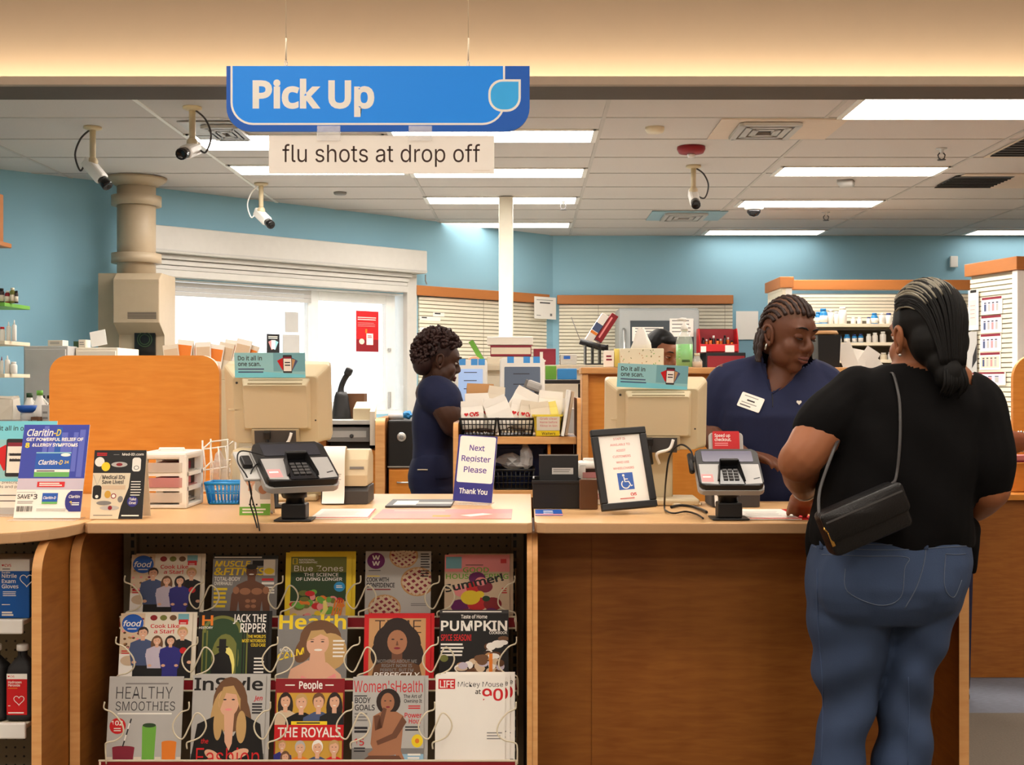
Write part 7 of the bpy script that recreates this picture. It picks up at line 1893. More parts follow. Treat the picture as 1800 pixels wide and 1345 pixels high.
def hand(mb, wrist, d, up, s=1.0, curl=.35, thumb=1):
    """palm, four bent fingers and a thumb; d points along the fingers, up is the back of the hand"""
    d = Vector(d).normalized(); up = Vector(up); up = (up - d * up.dot(d)).normalized(); side = d.cross(up)
    w = Vector(wrist)
    def at(f, sd, u): return w + d * f * s + side * sd * s + up * u * s
    rr = []
    for f, hw, ht in ((-.01, .026, .019), (.02, .032, .017), (.055, .040, .015), (.085, .039, .012), (.095, .034, .009)):
        rr.append([at(f, hw * math.cos(2 * PI * k / 14), ht * math.sin(2 * PI * k / 14)) for k in range(14)])
    mb.loft(rr, 'skin_tech')
    for sd, L, sp in ((-.029, .070, -.10), (-.010, .080, -.02), (.010, .076, .04), (.028, .060, .12)):
        pts = []; f, u, a = .082, 0.0, .05
        pts.append(at(f, sd, u))
        for k, seg in enumerate((.45, .32, .23)):
            a += curl * (.7 + .5 * k)
            f += L * seg * math.cos(a); u -= L * seg * math.sin(a)
            pts.append(at(f, sd + sp * (f - .082), u))
        mb.tube(bez(pts, 3), [.0098, .0096, .0094, .0092, .009, .0088, .0085, .0082, .0076, .006], 'skin_tech', 10); mb.ball(pts[-1], .0068 * s, 'skin_tech', None, 8, 6); mb.ball(pts[0], .0105 * s, 'skin_tech', None, 8, 6)
    t = thumb
    pts = [at(.012, -t * .022, -.004), at(.04, -t * .046, -.012), at(.066, -t * .056, -.020), at(.088, -t * .054, -.027)]
    mb.tube(bez(pts, 3), [.015, .0145, .014, .0135, .013, .0125, .012, .0115, .011, .008], 'skin_tech', 10)
def head_shape(mb, M, wide=1.0):
    """skull, jaw, cheeks, brow, nose, ears; faces local -y"""
    b = lambda c, r: mb.ball(c, r, 'skin_tech', M, 20, 14)
    b((0, .012, .022), (.077 * wide, .097, .103)); b((0, -.022, -.045), (.062 * wide, .070, .074)); b((0, -.060, -.098), (.028, .026, .024)); b((0, -.045, .03), (.062, .05, .055))
    for a in (-1, 1):
        b((a * .034, -.055, -.034), (.033, .034, .036)); b((a * .034 * wide, -.024, -.060), (.034, .054, .046)); b((a * .028, -.079, .036), (.026, .016, .009)); b((a * .0135, -.099, -.032), (.0105, .011, .009)); b((a * .074 * wide, .012, -.010), (.008, .014, .024))
    mb.tube([M @ Vector(p_) for p_ in ((0, -.084, .028), (0, -.094, .006), (0, -.106, -.016), (0, -.110, -.028))], [.008, .009, .012, .0125], 'skin_tech', 12); b((0, -.104, -.029), (.013, .0125, .011))
    mb.ball((0, -.086, -.062), (.030, .014, .020), 'skin_tech', M)
def face_bits(t, M, lip='lip', hairm='black_hair', lid=.5, skin='skin_tech', gaze=0.0):
    for a in (-1, 1):
        mb = MB(); mb.ball((a * .031, -.0775, .010), (.0145, .0125, .0105), 'eye_white', M, 14, 10); mb.ball((a * .031 + .004 * gaze, -.0868, .0085), (.0062, .0042, .0062), 'iris', M, 12, 8); mb.build('eye', t)
        mb = MB()
        mb.ball((a * .031, -.0772, .0105 + .0085 * (1 - lid) - (.0015 if lid > .85 else 0)), (.0168, .0146, .0085 if lid < .85 else .0115), skin, M, 14, 10)
        mb.tube([M @ Vector((a * .031 + .0155 * u, -.0925 + .0078 * u * u, (.0085 + .004 * (1 - lid) * (1 - u * u)) if lid < .85 else (.0005 + .004 * u * u))) for u in (-1, -.5, 0, .5, 1)], [.0012, .0022, .0026, .0024, .0012], 'iris', 6); mb.build('eyelid', t)
        mb = MB(); mb.tube([M @ Vector(p_) for p_ in ((a * .012, -.0975, .036), (a * .024, -.0985, .041), (a * .038, -.0925, .042), (a * .051, -.080, .036))], [.002, .0032, .003, .0012], hairm, 6); mb.build('eyebrow', t)
    for a in (-1, 1):
        mb = MB(); rim = [(a * .0775, -.006, -.036), (a * .081, -.008, -.012), (a * .085, .000, .014), (a * .088, .014, .022), (a * .090, .027, .014), (a * .088, .028, -.004), (a * .084, .018, -.024), (a * .080, .004, -.040)]
        mb.tube([M @ Vector(p_) for p_ in bez(rim, 4)], .0058, skin, 8); mb.ball((a * .081, .010, -.004), (.006, .016, .022), skin, M, 12, 8); mb.ball((a * .0805, .0, -.038), (.007, .009, .010), skin, M, 10, 8); mb.build('ear', t)
    mb = MB()
    mb.tube([M @ Vector(p_) for p_ in ((-.024, -.0905, -.064), (-.012, -.100, -.0605), (0, -.1015, -.062), (.012, -.100, -.0605), (.024, -.0905, -.064))], [.002, .0058, .006, .0058, .002], lip, 8)
    mb.tube([M @ Vector(p_) for p_ in ((-.022, -.090, -.066), (-.01, -.099, -.072), (0, -.1005, -.073), (.01, -.099, -.072), (.022, -.090, -.066))], [.002, .0066, .0074, .0066, .002], lip, 8)
    mb.tube([M @ Vector(p_) for p_ in ((-.024, -.0925, -.065), (-.01, -.1045, -.0665), (0, -.106, -.067), (.01, -.1045, -.0665), (.024, -.0925, -.065))], .0011, 'iris', 5)
    mb.build('lips', t)
def on_skull(M, th, ph, off=0.0):
    """point over the skull: th from front (0) over the top to the back (180), ph sideways"""
    a, b, c = .077 + off, .097 + off, .103 + off
    x = math.sin(ph); k = math.cos(ph)
    return M @ Vector((a * x, .012 - b * k * math.cos(th), .022 + c * k * math.sin(th)))
from mathutils.bvhtree import BVHTree
def caster(me, base):
    bm = bmesh.new(); bm.from_mesh(me); tr = BVHTree.FromBMesh(bm); bm.free()
    o = Vector((0, 0, CH)) - base
    def f(px, py, lift=.001):
        d = Vector(((px - CX) / F, 1, -(py - CY) / F)).normalized()
        h = tr.ray_cast(o, d)
        return h[0] + h[1] * lift if h[0] is not None else None
    return f
def stitch(me, base, lines, r, m, name, parent, n=6, lift=.0008):
    f = caster(me, base); mb = MB(); ok = False
    for ln in lines:
        pts = []
        for p_ in bez([(a, b, 0) for a, b in ln], n):
            h = f(p_.x, p_.y, lift)
            if h is not None: pts.append(h)
        if len(pts) > 2: mb.tube(pts, r, m, 5); ok = True
    if ok: return mb.build(name, parent)
def fold(me, amp, fn):
    """push vertices along their normals to make cloth folds"""
    nn = [v.normal.copy() for v in me.vertices]
    for v, n_ in zip(me.vertices, nn): v.co = v.co + n_ * (amp * fn(v.co))
    me.update()

# ---------------------------------------------------------------- customer, seen from behind
yc_ = 3.27
base = Vector((X(1560, yc_), yc_, 0))
pc = thing('person', 'woman seen from behind in black tee and blue jeans leaning on the right counter', 'person', base)
B = T(*(-base))
headc = P(1625, 592, 3.24)
Mh = T(*headc) @ RZ(197) @ RX(6) @ Matrix.Scale(.98, 4)
def py_(px, py, y): return P(px, py, y)
# skin: one continuous body
mb = MB(B)
head_shape(mb, Mh, 1.04)
limb(mb, [P(1632, 615, 3.26), P(1634, 645, 3.25), P(1630, 690, 3.26)], [.062, .07, .10])
rows_px(mb, [(640, 1570, 1690, 3.257, .07), (652, 1540, 1704, 3.26, .084), (668, 1514, 1708, 3.263, .094), (700, 1500, 1706, yc_, .112), (800, 1480, 1690, yc_, .12), (900, 1450, 1690, yc_, .13), (1000, 1446, 1674, yc_, .13), (1050, 1450, 1650, yc_, .09)])
limb(mb, [P(1508, 702, 3.27), P(1448, 752, 3.23), P(1416, 797, 3.20), P(1403, 812, 3.22)], [.066, .064, .056, .054])
limb(mb, [P(1408, 806, 3.21), P(1408, 838, 3.34), P(1415, 862, 3.49)], [.055, .048, .030])
hand(mb, P(1415, 866, 3.495), (.10, .78, -.36), (.15, .35, .9), 1.0, .14, -1)
limb(mb, [P(1712, 705, 3.27), P(1735, 790, 3.22), P(1738, 855, 3.22)], [.066, .06, .055])
limb(mb, [P(1738, 858, 3.22), P(1712, 884, 3.32), P(1668, 900, 3.45)], [.056, .05, .032])
hand(mb, P(1664, 901, 3.465), (-.8, .5, -.12), (0, .1, 1), 1.0, .3, 1)
for lx, kx, ax in ((1495, 1488, 1478), (1606, 1592, 1592)):
    limb(mb, [P(lx, 1060, yc_), P(kx, 1260, yc_ + .012), P(ax, 1600, 3.3)], [.07, .045, .04])
    mb.box(P(ax, 1640, 3.34), (.085, .23, .06), 'skin_cust', .025)
link('body', remeshed(mb, .0055, 5, 'skin_cust'), pc)
face_bits(pc, B @ Mh, 'lip', 'black_hair', .4, 'skin_cust')
# tee
mb = MB(B)
rows_px(mb, [(958, 1428, 1706, yc_ + .01, .162), (930, 1426, 1705, yc_, .165), (900, 1428, 1704, yc_, .168), (850, 1440, 1708, yc_, .168), (800, 1450, 1716, yc_, .162), (750, 1460, 1724, yc_, .152), (710, 1470, 1730, yc_, .135), (685, 1484, 1722, yc_, .118), (665, 1506, 1712, 3.262, .100), (648, 1532, 1700, 3.258, .088), (638, 1552, 1690, 3.256, .076)])
limb(mb, [P(1512, 700, 3.268), P(1468, 730, 3.245), P(1440, 758, 3.228)], [.082, .078, .070])
limb(mb, [P(1704, 705, 3.27), P(1730, 785, 3.225), P(1736, 846, 3.22)], [.084, .078, .068])
limb(mb, [P(1440, 925, yc_ + .03), P(1424, 985, yc_ + .04)], [.03, .012]); limb(mb, [P(1692, 930, yc_ + .0), P(1704, 975, yc_ + .0), P(1711, 1006, yc_ + .01)], [.045, .024, .008])
me = remeshed(mb, .007, 4, 'tee_black')
bmv = bmesh.new(); bmv.from_mesh(me); kill = []
scoop = ((1572, 600), (1580, 634), (1606, 645), (1650, 658), (1690, 672), (1708, 676), (1716, 640))
for f_ in bmv.faces:
    c = f_.calc_center_median() + base
    px, py = CX + c.x / c.y * F, CY - (c.z - CH) / c.y * F
    for (ax_, ay_), (bx_, by_) in zip(scoop[:-1], scoop[1:]):
        if ax_ <= px < bx_ and py < ay_ + (by_ - ay_) * (px - ax_) / (bx_ - ax_): kill.append(f_); break
bmesh.ops.delete(bmv, geom=kill, context='FACES')
bmv.to_mesh(me); bmv.free()
def f_tee(c):
    return math.sin(38 * c.z + 14 * c.x + 3 * math.sin(9 * c.x)) * .5 + .5 * math.sin(21 * c.z - 26 * c.x)
fold(me, .006, f_tee)
tee = link('t_shirt', me, pc)
# jeans
mb = MB(B)
rows_px(mb, [(925, 1436, 1696, yc_ + .01, .150), (945, 1430, 1699, yc_, .156), (985, 1421, 1703, yc_ - .006, .170), (1020, 1419, 1698, yc_ - .01, .175), (1050, 1420, 1684, yc_ - .006, .165), (1085, 1424, 1668, yc_, .130)])
for cx_, cz in ((1500, 1025), (1624, 1022)): mb.ball(P(cx_, cz, yc_ - .075), (.098, .10, .115), 'denim')
def leg(rows): rows_px(mb, rows, 0, 2.1)
leg([(1040, 1421, 1570, yc_, .13), (1085, 1420, 1567, yc_, .125), (1130, 1424, 1562, yc_ + .005, .115), (1180, 1432, 1550, yc_ + .01, .10), (1225, 1441, 1537, yc_ + .012, .088), (1250, 1444, 1532, yc_ + .012, .084), (1300, 1437, 1524, yc_ + .01, .082), (1345, 1430, 1518, yc_ + .01, .085), (1480, 1424, 1524, yc_ + .02, .09), (1640, 1414, 1534, yc_ + .03, .10)])
leg([(1040, 1560, 1690, yc_, .13), (1085, 1560, 1672, yc_, .122), (1130, 1556, 1656, yc_ + .005, .11), (1180, 1549, 1643, yc_ + .01, .098), (1225, 1545, 1634, yc_ + .012, .088), (1250, 1543, 1632, yc_ + .012, .084), (1300, 1540, 1634, yc_ + .01, .084), (1345, 1537, 1638, yc_ + .01, .087), (1480, 1532, 1642, yc_ + .02, .09), (1640, 1526, 1650, yc_ + .03, .10)])
me = remeshed(mb, .007, 5, 'denim')
def f_jean(c):
    z = c.z; k = max(0, min(1, (1.0 - z) / .25))
    return k * (.6 * math.sin(46 * z + 24 * abs(c.x) + 2 * math.sin(11 * c.x)) + .6 * math.sin(30 * z - 30 * c.x + 1.3)) 
fold(me, .0075, f_jean)
jeans = link('jeans', me, pc)
mat('stitch', (84, 94, 112), .8); mat('denim_seam', (66, 84, 116), .85); mat('denim_dark', (46, 62, 92), .85)
stitch(me, base, [[(1436, 952), (1560, 958), (1690, 951)], [(1430, 962), (1560, 967), (1698, 960)]], .0012, 'stitch', 'waistband_stitching', jeans)
stitch(me, base, [[(1627, 940), (1626, 980), (1612, 1030), (1590, 1070)]], .0014, 'stitch', 'seat_seam', jeans)
stitch(me, base, [[(1445, 975), (1520, 978), (1594, 980), (1590, 1000), (1583, 1050), (1545, 1064), (1490, 1040), (1486, 1000)]], .0011, 'stitch', 'back_pocket', jeans)
stitch(me, base, [[(1662, 974), (1680, 975), (1697, 974)], [(1662, 975), (1660, 1030), (1676, 1050), (1690, 1020)]], .0011, 'stitch', 'back_pocket', jeans)
stitch(me, base, [[(1437, 1000), (1438, 1090), (1445, 1180), (1447, 1250), (1444, 1344)]], .0014, 'denim_seam', 'side_seam', jeans)
stitch(me, base, [[(1597, 1190), (1598, 1260), (1596, 1344)]], .0012, 'denim_seam', 'leg_crease', jeans)
mb = MB(B)
f = caster(me, base)
for px in (1627, 1446):
    a, b = f(px, 945, .003), f(px, 966, .003)
    if a and b: mb2 = MB(); mb2.tube([a, b], .006, 'denim', 6, flat=.4); mb2.build('belt_loop', jeans)
for ax in (1474, 1588):
    mb = MB(B); mb.box(P(ax, 1648, 3.36), (.09, .25, .05), 'black', .02); mb.build('shoe', pc)
# hair: swept back into a low knot, grey at the crown
mb = MB(B)
mb.ball((0, .022, .036), (.087, .104, .103), 'black_hair', Mh); mb.ball((0, .06, -.02), (.082, .066, .075), 'black_hair', Mh)
knot = Vector((.004, .100, -.108))
mb.ball(knot, (.040, .030, .044), 'black_hair', Mh); mb.ball((0, .085, -.075), (.056, .04, .05), 'black_hair', Mh); mb.ball((.006, .092, -.125), (.034, .024, .026), 'black_hair', Mh)
me = remeshed(mb, .005, 4, 'black_hair')
hair = link('hair', me, pc)
mb = MB(B); Rg = random.Random(3)
for i in range(150):
    ph = -1.25 + 2.5 * i / 149 + .03 * Rg.random()
    th0 = math.radians(40 + 26 * abs(ph))
    pts = []
    for k in range(9):
        u = k / 8
        th = th0 + (math.radians(212) - th0) * u
        p_ = on_skull(Matrix(), th, ph * (1 - .75 * u ** 2.2), .0135 + .003 * Rg.random()) + Vector((0, .006, .010))
        if u > .72: p_ = p_.lerp(knot + Vector((.03 * ph, .022, .012)), (u - .72) / .28 * .9)
        pts.append(Mh @ p_)
    g = Rg.random() < (.62 if -.15 < ph < .95 else .12)
    mb.tube(bez(pts[: (6 if g else 9)], 2), [.0028] * (len(bez(pts[: (6 if g else 9)], 2)) - 1) + [.0006], 'grey_hair' if g else 'black_hair', 5)
mb.build('hair_strands', hair)
mb = MB(B)
for i in range(26):
    a = (Rg.random() - .5) * .06
    mb.tube(bez([Mh @ (knot + Vector((a, .02, .01))), Mh @ (knot + Vector((a * 1.2, .024, -.03))), Mh @ (knot + Vector((a * 1.1 + .01 * Rg.random(), .004, -.046 - .02 * Rg.random())))], 3), [.004, .004, .004, .0038, .003, .0025, .001], 'black_hair', 5)
mb.build('hair_knot_ends', hair)
mb = MB(B); mb.ball((.082, .008, -.05), (.004, .004, .004), 'silver', Mh); mb.build('earring', pc)
mb = MB(B)
w0, w1 = P(1411, 848, 3.42), P(1415, 862, 3.49)
d = (w1 - w0).normalized()
mb.tube([w1 - d * .030, w1 - d * .004], [.037, .034], 'lgrey', 16); mb.build('wrist_band', pc)
# shoulder bag of the customer: its own thing
mat('leather', (18, 17, 18), .38, var=.15, scale=220, bump=.3)
bc = P(1518, 912, 3.06)
t = thing('shoulder_bag', 'small black leather shoulder bag hanging at the back of the woman in the black tee', 'bag', bc)
Mb_ = RZ(6) @ RY(-22) @ FACE
w, h = .212, .112
mb = MB(Mb_); mb.loft([[(p_[0], p_[1], z) for p_ in rrect(-w / 2 * k, w / 2 * k, -h / 2 * k, h / 2 * k, .014, 4)] for z, k in ((-.036, .90), (-.028, .985), (-.018, 1), (.014, 1), (.026, .97), (.032, .9))], 'leather', True); mb.build('body', t)
mb = MB(Mb_); mb.loft([[(p_[0], p_[1], z) for p_ in rrect(-w / 2 * k, w / 2 * k, -h * .14, h / 2 * k, .012, 4)] for z, k in ((.0265, 1.02), (.036, 1.02), (.039, .97))], 'leather', True); mb.bx(-w / 2 * .96, w / 2 * .96, h * .29, h * .33, .0395, .0405, 'dark_grey', .0004); mb.build('flap', t)
mb = MB(Mb_); mb.tube([(-w / 2 + .004, h * .28, .03), (-w / 2 - .004, h * .2, .034), (-w / 2 + .002, h * .1, .036)], .0028, 'gold', 6); mb.bx(-w / 2 - .001, w * -.5 + .007, -h * .22, h * .1, .034, .038, 'gold', .001); mb.build('zip_pull', t)
fb = caster(tee.data, base)
pts = []
for px, py in ((1560, 636), (1571, 662), (1580, 700), (1583, 740), (1580, 790), (1575, 838)):
    h_ = fb(px, py, .006)
    if h_ is not None: pts.append(h_ + base - bc)
pts = ([pts[0] + Vector((-.010, .05, .006)), pts[0] + Vector((-.004, .02, .006))] if pts else []) + pts + [Mb_ @ Vector((w / 2 - .012, h * .48, .012))]
mb = MB(); mb.tube(bez(pts, 4), .0042, 'dark_grey', 6, flat=.5); mb.build('strap', t)
mb = MB(); mb.tube(bez([Mb_ @ Vector((-w / 2 + .006, h * .45, .0)), P(1441, 862, 3.09) - bc, P(1462, 800, 3.12) - bc, P(1476, 768, 3.2) - bc], 4), .0042, 'dark_grey', 6, flat=.5); mb.build('strap', t)
# ---------------------------------------------------------------- technician behind the right register
yt = 4.34
base = Vector((X(1362, yt), yt, 0))
pt = thing('person', 'technician in navy scrub top with braided hair looking down across the right counter', 'person', base)
B = T(*(-base))
headc = P(1386, 588, 4.24)
Mh = T(*headc) @ RZ(33) @ RX(15) @ RY(3) @ Matrix.Scale(.97, 4)
mb = MB(B); head_shape(mb, Mh, 1.06)
limb(mb, [P(1382, 618, 4.27), P(1378, 648, 4.285), P(1372, 690, 4.33)], [.056, .060, .085])
rows_px(mb, [(655, 1300, 1440, yt, .075), (700, 1280, 1455, yt, .10), (760, 1275, 1455, yt, .12), (850, 1285, 1455, yt, .12), (900, 1280, 1460, yt, .125), (960, 1285, 1455, yt, .12)])
# chest shown by the V neck
limb(mb, [P(1372, 660, 4.27), P(1362, 690, 4.235)], [.055, .03])
limb(mb, [P(1278, 668, yt), P(1256, 716, yt + .01), P(1250, 762, yt + .0)], [.06, .056, .048])
limb(mb, [P(1250, 762, yt), P(1272, 786, 4.25), P(1302, 796, 4.16)], [.047, .042, .028])
hand(mb, P(1304, 797, 4.15), (.75, -.5, -.1), (0, 0, 1), .95, .3, 1)
limb(mb, [P(1448, 672, yt), P(1474, 740, yt), P(1480, 800, yt - .02)], [.06, .056, .048])
limb(mb, [P(1480, 800, yt - .02), P(1462, 840, 4.22), P(1440, 845, 4.14)], [.047, .042, .028])
hand(mb, P(1438, 846, 4.13), (-.5, -.8, .1), (0, -.1, 1), .95, .3, -1)
for lx in (1320, 1415): limb(mb, [P(lx, 940, yt), P(lx, 1150, yt), P(lx, 1370, yt + .02)], [.085, .06, .042]); mb.box(P(lx, 1390, yt - .04) * 1.0, (.08, .22, .05), 'skin_tech', .02)
link('body', remeshed(mb, .005, 9, 'skin_tech'), pt)
face_bits(pt, B @ Mh, 'lip', 'black_hair', .9, 'skin_tech', .6)
mb = MB(B)
rows_px(mb, [(1010, 1262, 1470, yt, .155), (900, 1264, 1468, yt, .155), (830, 1264, 1466, yt, .158), (770, 1262, 1468, yt - .005, .165), (730, 1260, 1470, yt - .01, .162), (700, 1262, 1470, yt - .005, .145), (675, 1268, 1464, yt, .118), (655, 1284, 1452, yt, .095), (640, 1304, 1440, yt, .086), (628, 1320, 1432, yt, .074), (617, 1334, 1424, yt, .06)])
limb(mb, [P(1322, 650, yt), P(1284, 672, yt), P(1266, 704, yt + .005), P(1255, 740, yt + .01)], [.05, .072, .074, .064])
limb(mb, [P(1420, 650, yt), P(1444, 672, yt), P(1470, 710, yt), P(1476, 745, yt)], [.05, .072, .074, .064])
me = remeshed(mb, .007, 4, 'scrub')
fold(me, .003, lambda c: math.sin(30 * c.z + 20 * c.x) * .5 + .5 * math.sin(17 * c.z - 24 * c.x + 2))
# open the V at the neck by pushing the cloth behind the skin inside the V
bmv = bmesh.new(); bmv.from_mesh(me)
kill = []
va, vb, vc = (1337, 612), (1357, 690), (1422, 640)
def in_tri(p_):
    s1 = (p_[0] - vb[0]) * (va[1] - vb[1]) - (va[0] - vb[0]) * (p_[1] - vb[1])
    s2 = (p_[0] - vb[0]) * (vc[1] - vb[1]) - (vc[0] - vb[0]) * (p_[1] - vb[1])
    return s1 <= 0 <= s2 or s2 <= 0 <= s1
for f_ in bmv.faces:
    c = f_.calc_center_median() + base
    if c.y > yt + .02 or c.z < 1.37: continue
    px, py = CX + c.x / c.y * F, CY - (c.z - CH) / c.y * F
    l = va[0] + (vb[0] - va[0]) * (py - va[1]) / (vb[1] - va[1])
    r = vb[0] + (vc[0] - vb[0]) * (vb[1] - py) / (vb[1] - vc[1])
    if py < vb[1] and l < px < r: kill.append(f_)
bmesh.ops.delete(bmv, geom=kill, context='FACES')
bmv.to_mesh(me); bmv.free()
top = link('scrub_top', me, pt)
fs_ = caster(me, base)
stitch(me, base, [[(1334, 622), (1342, 650), (1354, 686)], [(1358, 692), (1380, 676), (1404, 655), (1420, 638)]], .0028, 'scrub', 'collar', pt, 6, .001)
stitch(me, base, [[(1357, 692), (1358, 704), (1358, 716)]], .0016, 'black', 'neck_slit', pt, 4, .0008)
# name tag and heart pin lie on the cloth
def patch(name, corners, m, deco=None, lift=.004, th=.0015):
    pts = [fs_(a, b, lift) for a, b in corners]
    if any(p_ is None for p_ in pts): return
    o, ux, uy = pts[3], pts[2] - pts[3], pts[0] - pts[3]
    w, h = ux.length, uy.length; ux.normalize(); n = ux.cross(uy).normalized(); uy = n.cross(ux)
    if n.y > 0: n = -n
    M = Matrix(((ux.x, uy.x, n.x, o.x), (ux.y, uy.y, n.y, o.y), (ux.z, uy.z, n.z, o.z), (0, 0, 0, 1)))
    mb = MB(M); mb.prism(rrect(0, w, 0, h, .004, 3), 0, th, m); mb.M = M @ T(0, 0, th)
    if deco: deco(mb, w, h)
    mb.build(name, pt)
def d_tag(m, w, h): m.lines(w * .15, w * .8, h * .8, h * .05, 'grey', 1); m.lines(w * .32, w * .7, h * .52, h * .1, 'ink', 1); m.lines(w * .12, w * .8, h * .34, h * .05, 'grey', 1); m.lines(w * .1, w * .6, h * .14, h * .07, 'dark_grey', 1)
patch('name_tag', [(1305, 689), (1344, 703), (1334, 727), (1296, 713)], 'paper', d_tag)
q_ = fs_(1404, 708, .003)
if q_ is not None: mb = MB(T(*q_) @ FACE); mb.prism(heart(0, 0, .0085), 0, .002, 'white'); mb.build('heart_pin', pt)
mb = MB(B)
rows_px(mb, [(985, 1266, 1466, yt, .15), (1050, 1268, 1464, yt, .15), (1090, 1272, 1460, yt, .13)])
for a, b in ((1268, 1368), (1364, 1464)): rows_px(mb, [(1060, a, b, yt, .13), (1200, a + 6, b - 6, yt, .10), (1385, a + 4, b - 4, yt, .10)], 0, 2.1)
link('trousers', remeshed(mb, .009, 4, 'scrub'), pt)
for lx in (1318, 1414): mb = MB(B); mb.box(P(lx, 1393, yt - .05), (.09, .24, .05), 'black', .02); mb.build('shoe', pt)
# cornrows: raised plaits running back over the skull, ends hanging at the nape
mb = MB(B); mb.ball((0, .016, .036), (.079, .098, .097), 'black_hair', Mh)
mb.ball((0, .06, -.02), (.074, .058, .07), 'black_hair', Mh)
mat('scalp', (104, 70, 50), .6); hb = remeshed(mb, .005, 3, 'scalp'); hair = link('hair', hb, pt)
for i in range(13):
    ph = -1.36 + 2.72 * i / 12
    th0 = math.radians(31 + 17 * abs(ph))
    pts = [Mh @ on_skull(Matrix(), th0 + (math.radians(198) - th0) * k / 26, ph * (1 - .35 * (k / 26) ** 2), .006) for k in range(27)]
    mb = MB(B); mb.tube(pts, [.0062 + .0018 * math.sin(k * 2.2) for k in range(27)], 'braid', 8)
    e = pts[-1]; tail = bez([e, e + Vector((-.012, .012, -.035)), e + Vector((-.02 + .004 * i, -.004, -.075))], 5)
    mb.tube(tail, [.0072 + .0018 * math.sin(k * 2.4) for k in range(len(tail))], 'braid', 8)
    mb.build('braid', hair)
for k, a in enumerate((-.086, -.080, -.07)):
    s0 = Mh @ Vector((a, .03 + .02 * k, -.0)); tail = bez([s0, s0 + Vector((-.014, .0, -.05)), s0 + Vector((-.020 + .006 * k, .0, -.105))], 6)
    mb = MB(B); mb.tube(tail, [.0085 + .002 * math.sin(j * 2.3) for j in range(len(tail))], 'braid', 8); mb.build('braid', hair)
mb = MB(B); mb.tube([Mh @ Vector((-.086, .006, -.04)), Mh @ Vector((-.088, .006, -.062))], .003, 'silver', 6); mb.build('earring', pt)
# ---------------------------------------------------------------- employee standing in profile on the left
ye = 5.74
base = Vector((X(763, ye), ye, 0))
pe = thing('person', 'employee in navy scrubs with curly dark hair standing in profile at the bag cart', 'person', base)
B = T(*(-base))
headc = P(772, 633, ye - .02)
Mh = T(*headc) @ RZ(104) @ RX(17) @ Matrix.Scale(.92, 4)
mb = MB(B); head_shape(mb, Mh)
limb(mb, [P(768, 650, ye), P(764, 668, ye), P(762, 692, ye)], [.054, .058, .085])
rows_px(mb, [(690, 740, 792, ye, .15), (740, 735, 792, ye, .16), (790, 738, 790, ye, .15), (840, 730, 788, ye, .16), (870, 735, 785, ye, .15)])
limb(mb, [P(772, 700, ye - .17), P(786, 722, ye - .215), P(796, 746, ye - .21)], [.066, .064, .056]); limb(mb, [P(796, 746, ye - .21), P(810, 756, ye - .15), P(824, 752, ye - .06)], [.055, .045, .028]); hand(mb, P(826, 751, ye - .05), (.9, .3, -.1), (0, -.2, 1), .95, .4, 1)
limb(mb, [P(772, 700, ye + .15), P(790, 730, ye + .16), P(800, 750, ye + .14)], [.06, .056, .050]); limb(mb, [P(800, 750, ye + .14), P(812, 752, ye + .1), P(824, 746, ye + .06)], [.049, .042, .028]); hand(mb, P(826, 745, ye + .06), (.9, -.2, -.1), (0, .2, 1), .95, .4, -1)
for dy in (-.09, .09): limb(mb, [P(758, 860, ye + dy), P(764, 1040, ye + dy), P(758, 1215, ye + dy)], [.085, .06, .042]); mb.box(P(772, 1237, ye + dy), (.23, .08, .05), 'skin_left', .02)
link('body', remeshed(mb, .006, 5, 'skin_left'), pe)
face_bits(pe, B @ Mh, 'lip_dark', 'black_hair', .6, 'skin_left')
mb = MB(B)
rows_px(mb, [(838, 722, 800, ye, .19), (810, 726, 798, ye, .185), (785, 727, 797, ye, .18), (755, 725, 800, ye, .185), (725, 726, 806, ye, .185), (700, 731, 806, ye, .175), (682, 740, 796, ye, .15), (672, 746, 788, ye, .11), (666, 750, 782, ye, .08)])
limb(mb, [P(766, 694, ye - .15), P(778, 702, ye - .185), P(785, 712, ye - .20)], [.09, .086, .078]); limb(mb, [P(770, 698, ye + .145), P(786, 715, ye + .17), P(794, 732, ye + .17)], [.085, .08, .07])
me = remeshed(mb, .008, 4, 'scrub')
fold(me, .004, lambda c: math.sin(32 * c.z + 16 * c.x) * .5 + .5 * math.sin(19 * c.z - 24 * c.x + 2))
link('scrub_top', me, pe)
mb = MB(B)
rows_px(mb, [(796, 730, 796, ye, .185), (815, 722, 798, ye, .19), (835, 717, 799, ye, .195), (855, 719, 799, ye, .19), (880, 728, 797, ye, .18)])
for dy in (-.095, .095): rows_px(mb, [(860, 724, 798, ye + dy, .10), (930, 735, 796, ye + dy, .092), (1080, 738, 792, ye + dy, .085), (1232, 730, 788, ye + dy, .09)], 0, 2.1)
me = remeshed(mb, .009, 4, 'scrub'); fold(me, .004, lambda c: math.sin(26 * c.z + 12 * c.x + 8 * c.y) * (1 if c.z < .95 else .3))
tr_ = link('trousers', me, pe)
f = caster(me, base); a, b = f(733, 774 + 51, .004), f(751, 774 + 51, .004)
fs2 = caster(me, base); pts = [fs2(px, 826, .003) for px in (735, 741, 747, 752)]
pts = [p_ for p_ in pts if p_ is not None]
if len(pts) > 1: mb = MB(); mb.tube(pts, .003, 'cream', 6); mb.build('pocket_tag', tr_)
for dy in (-.09, .09): mb = MB(B); mb.box(P(774, 1240, ye + dy), (.25, .09, .05), 'black', .02); mb.build('shoe', pe)
mb = MB(B); Rg = random.Random(9)
mb.ball((0, .024, .034), (.082, .100, .102), 'curl', Mh, 18, 12); mb.ball((0, .07, -.03), (.078, .055, .07), 'curl', Mh)
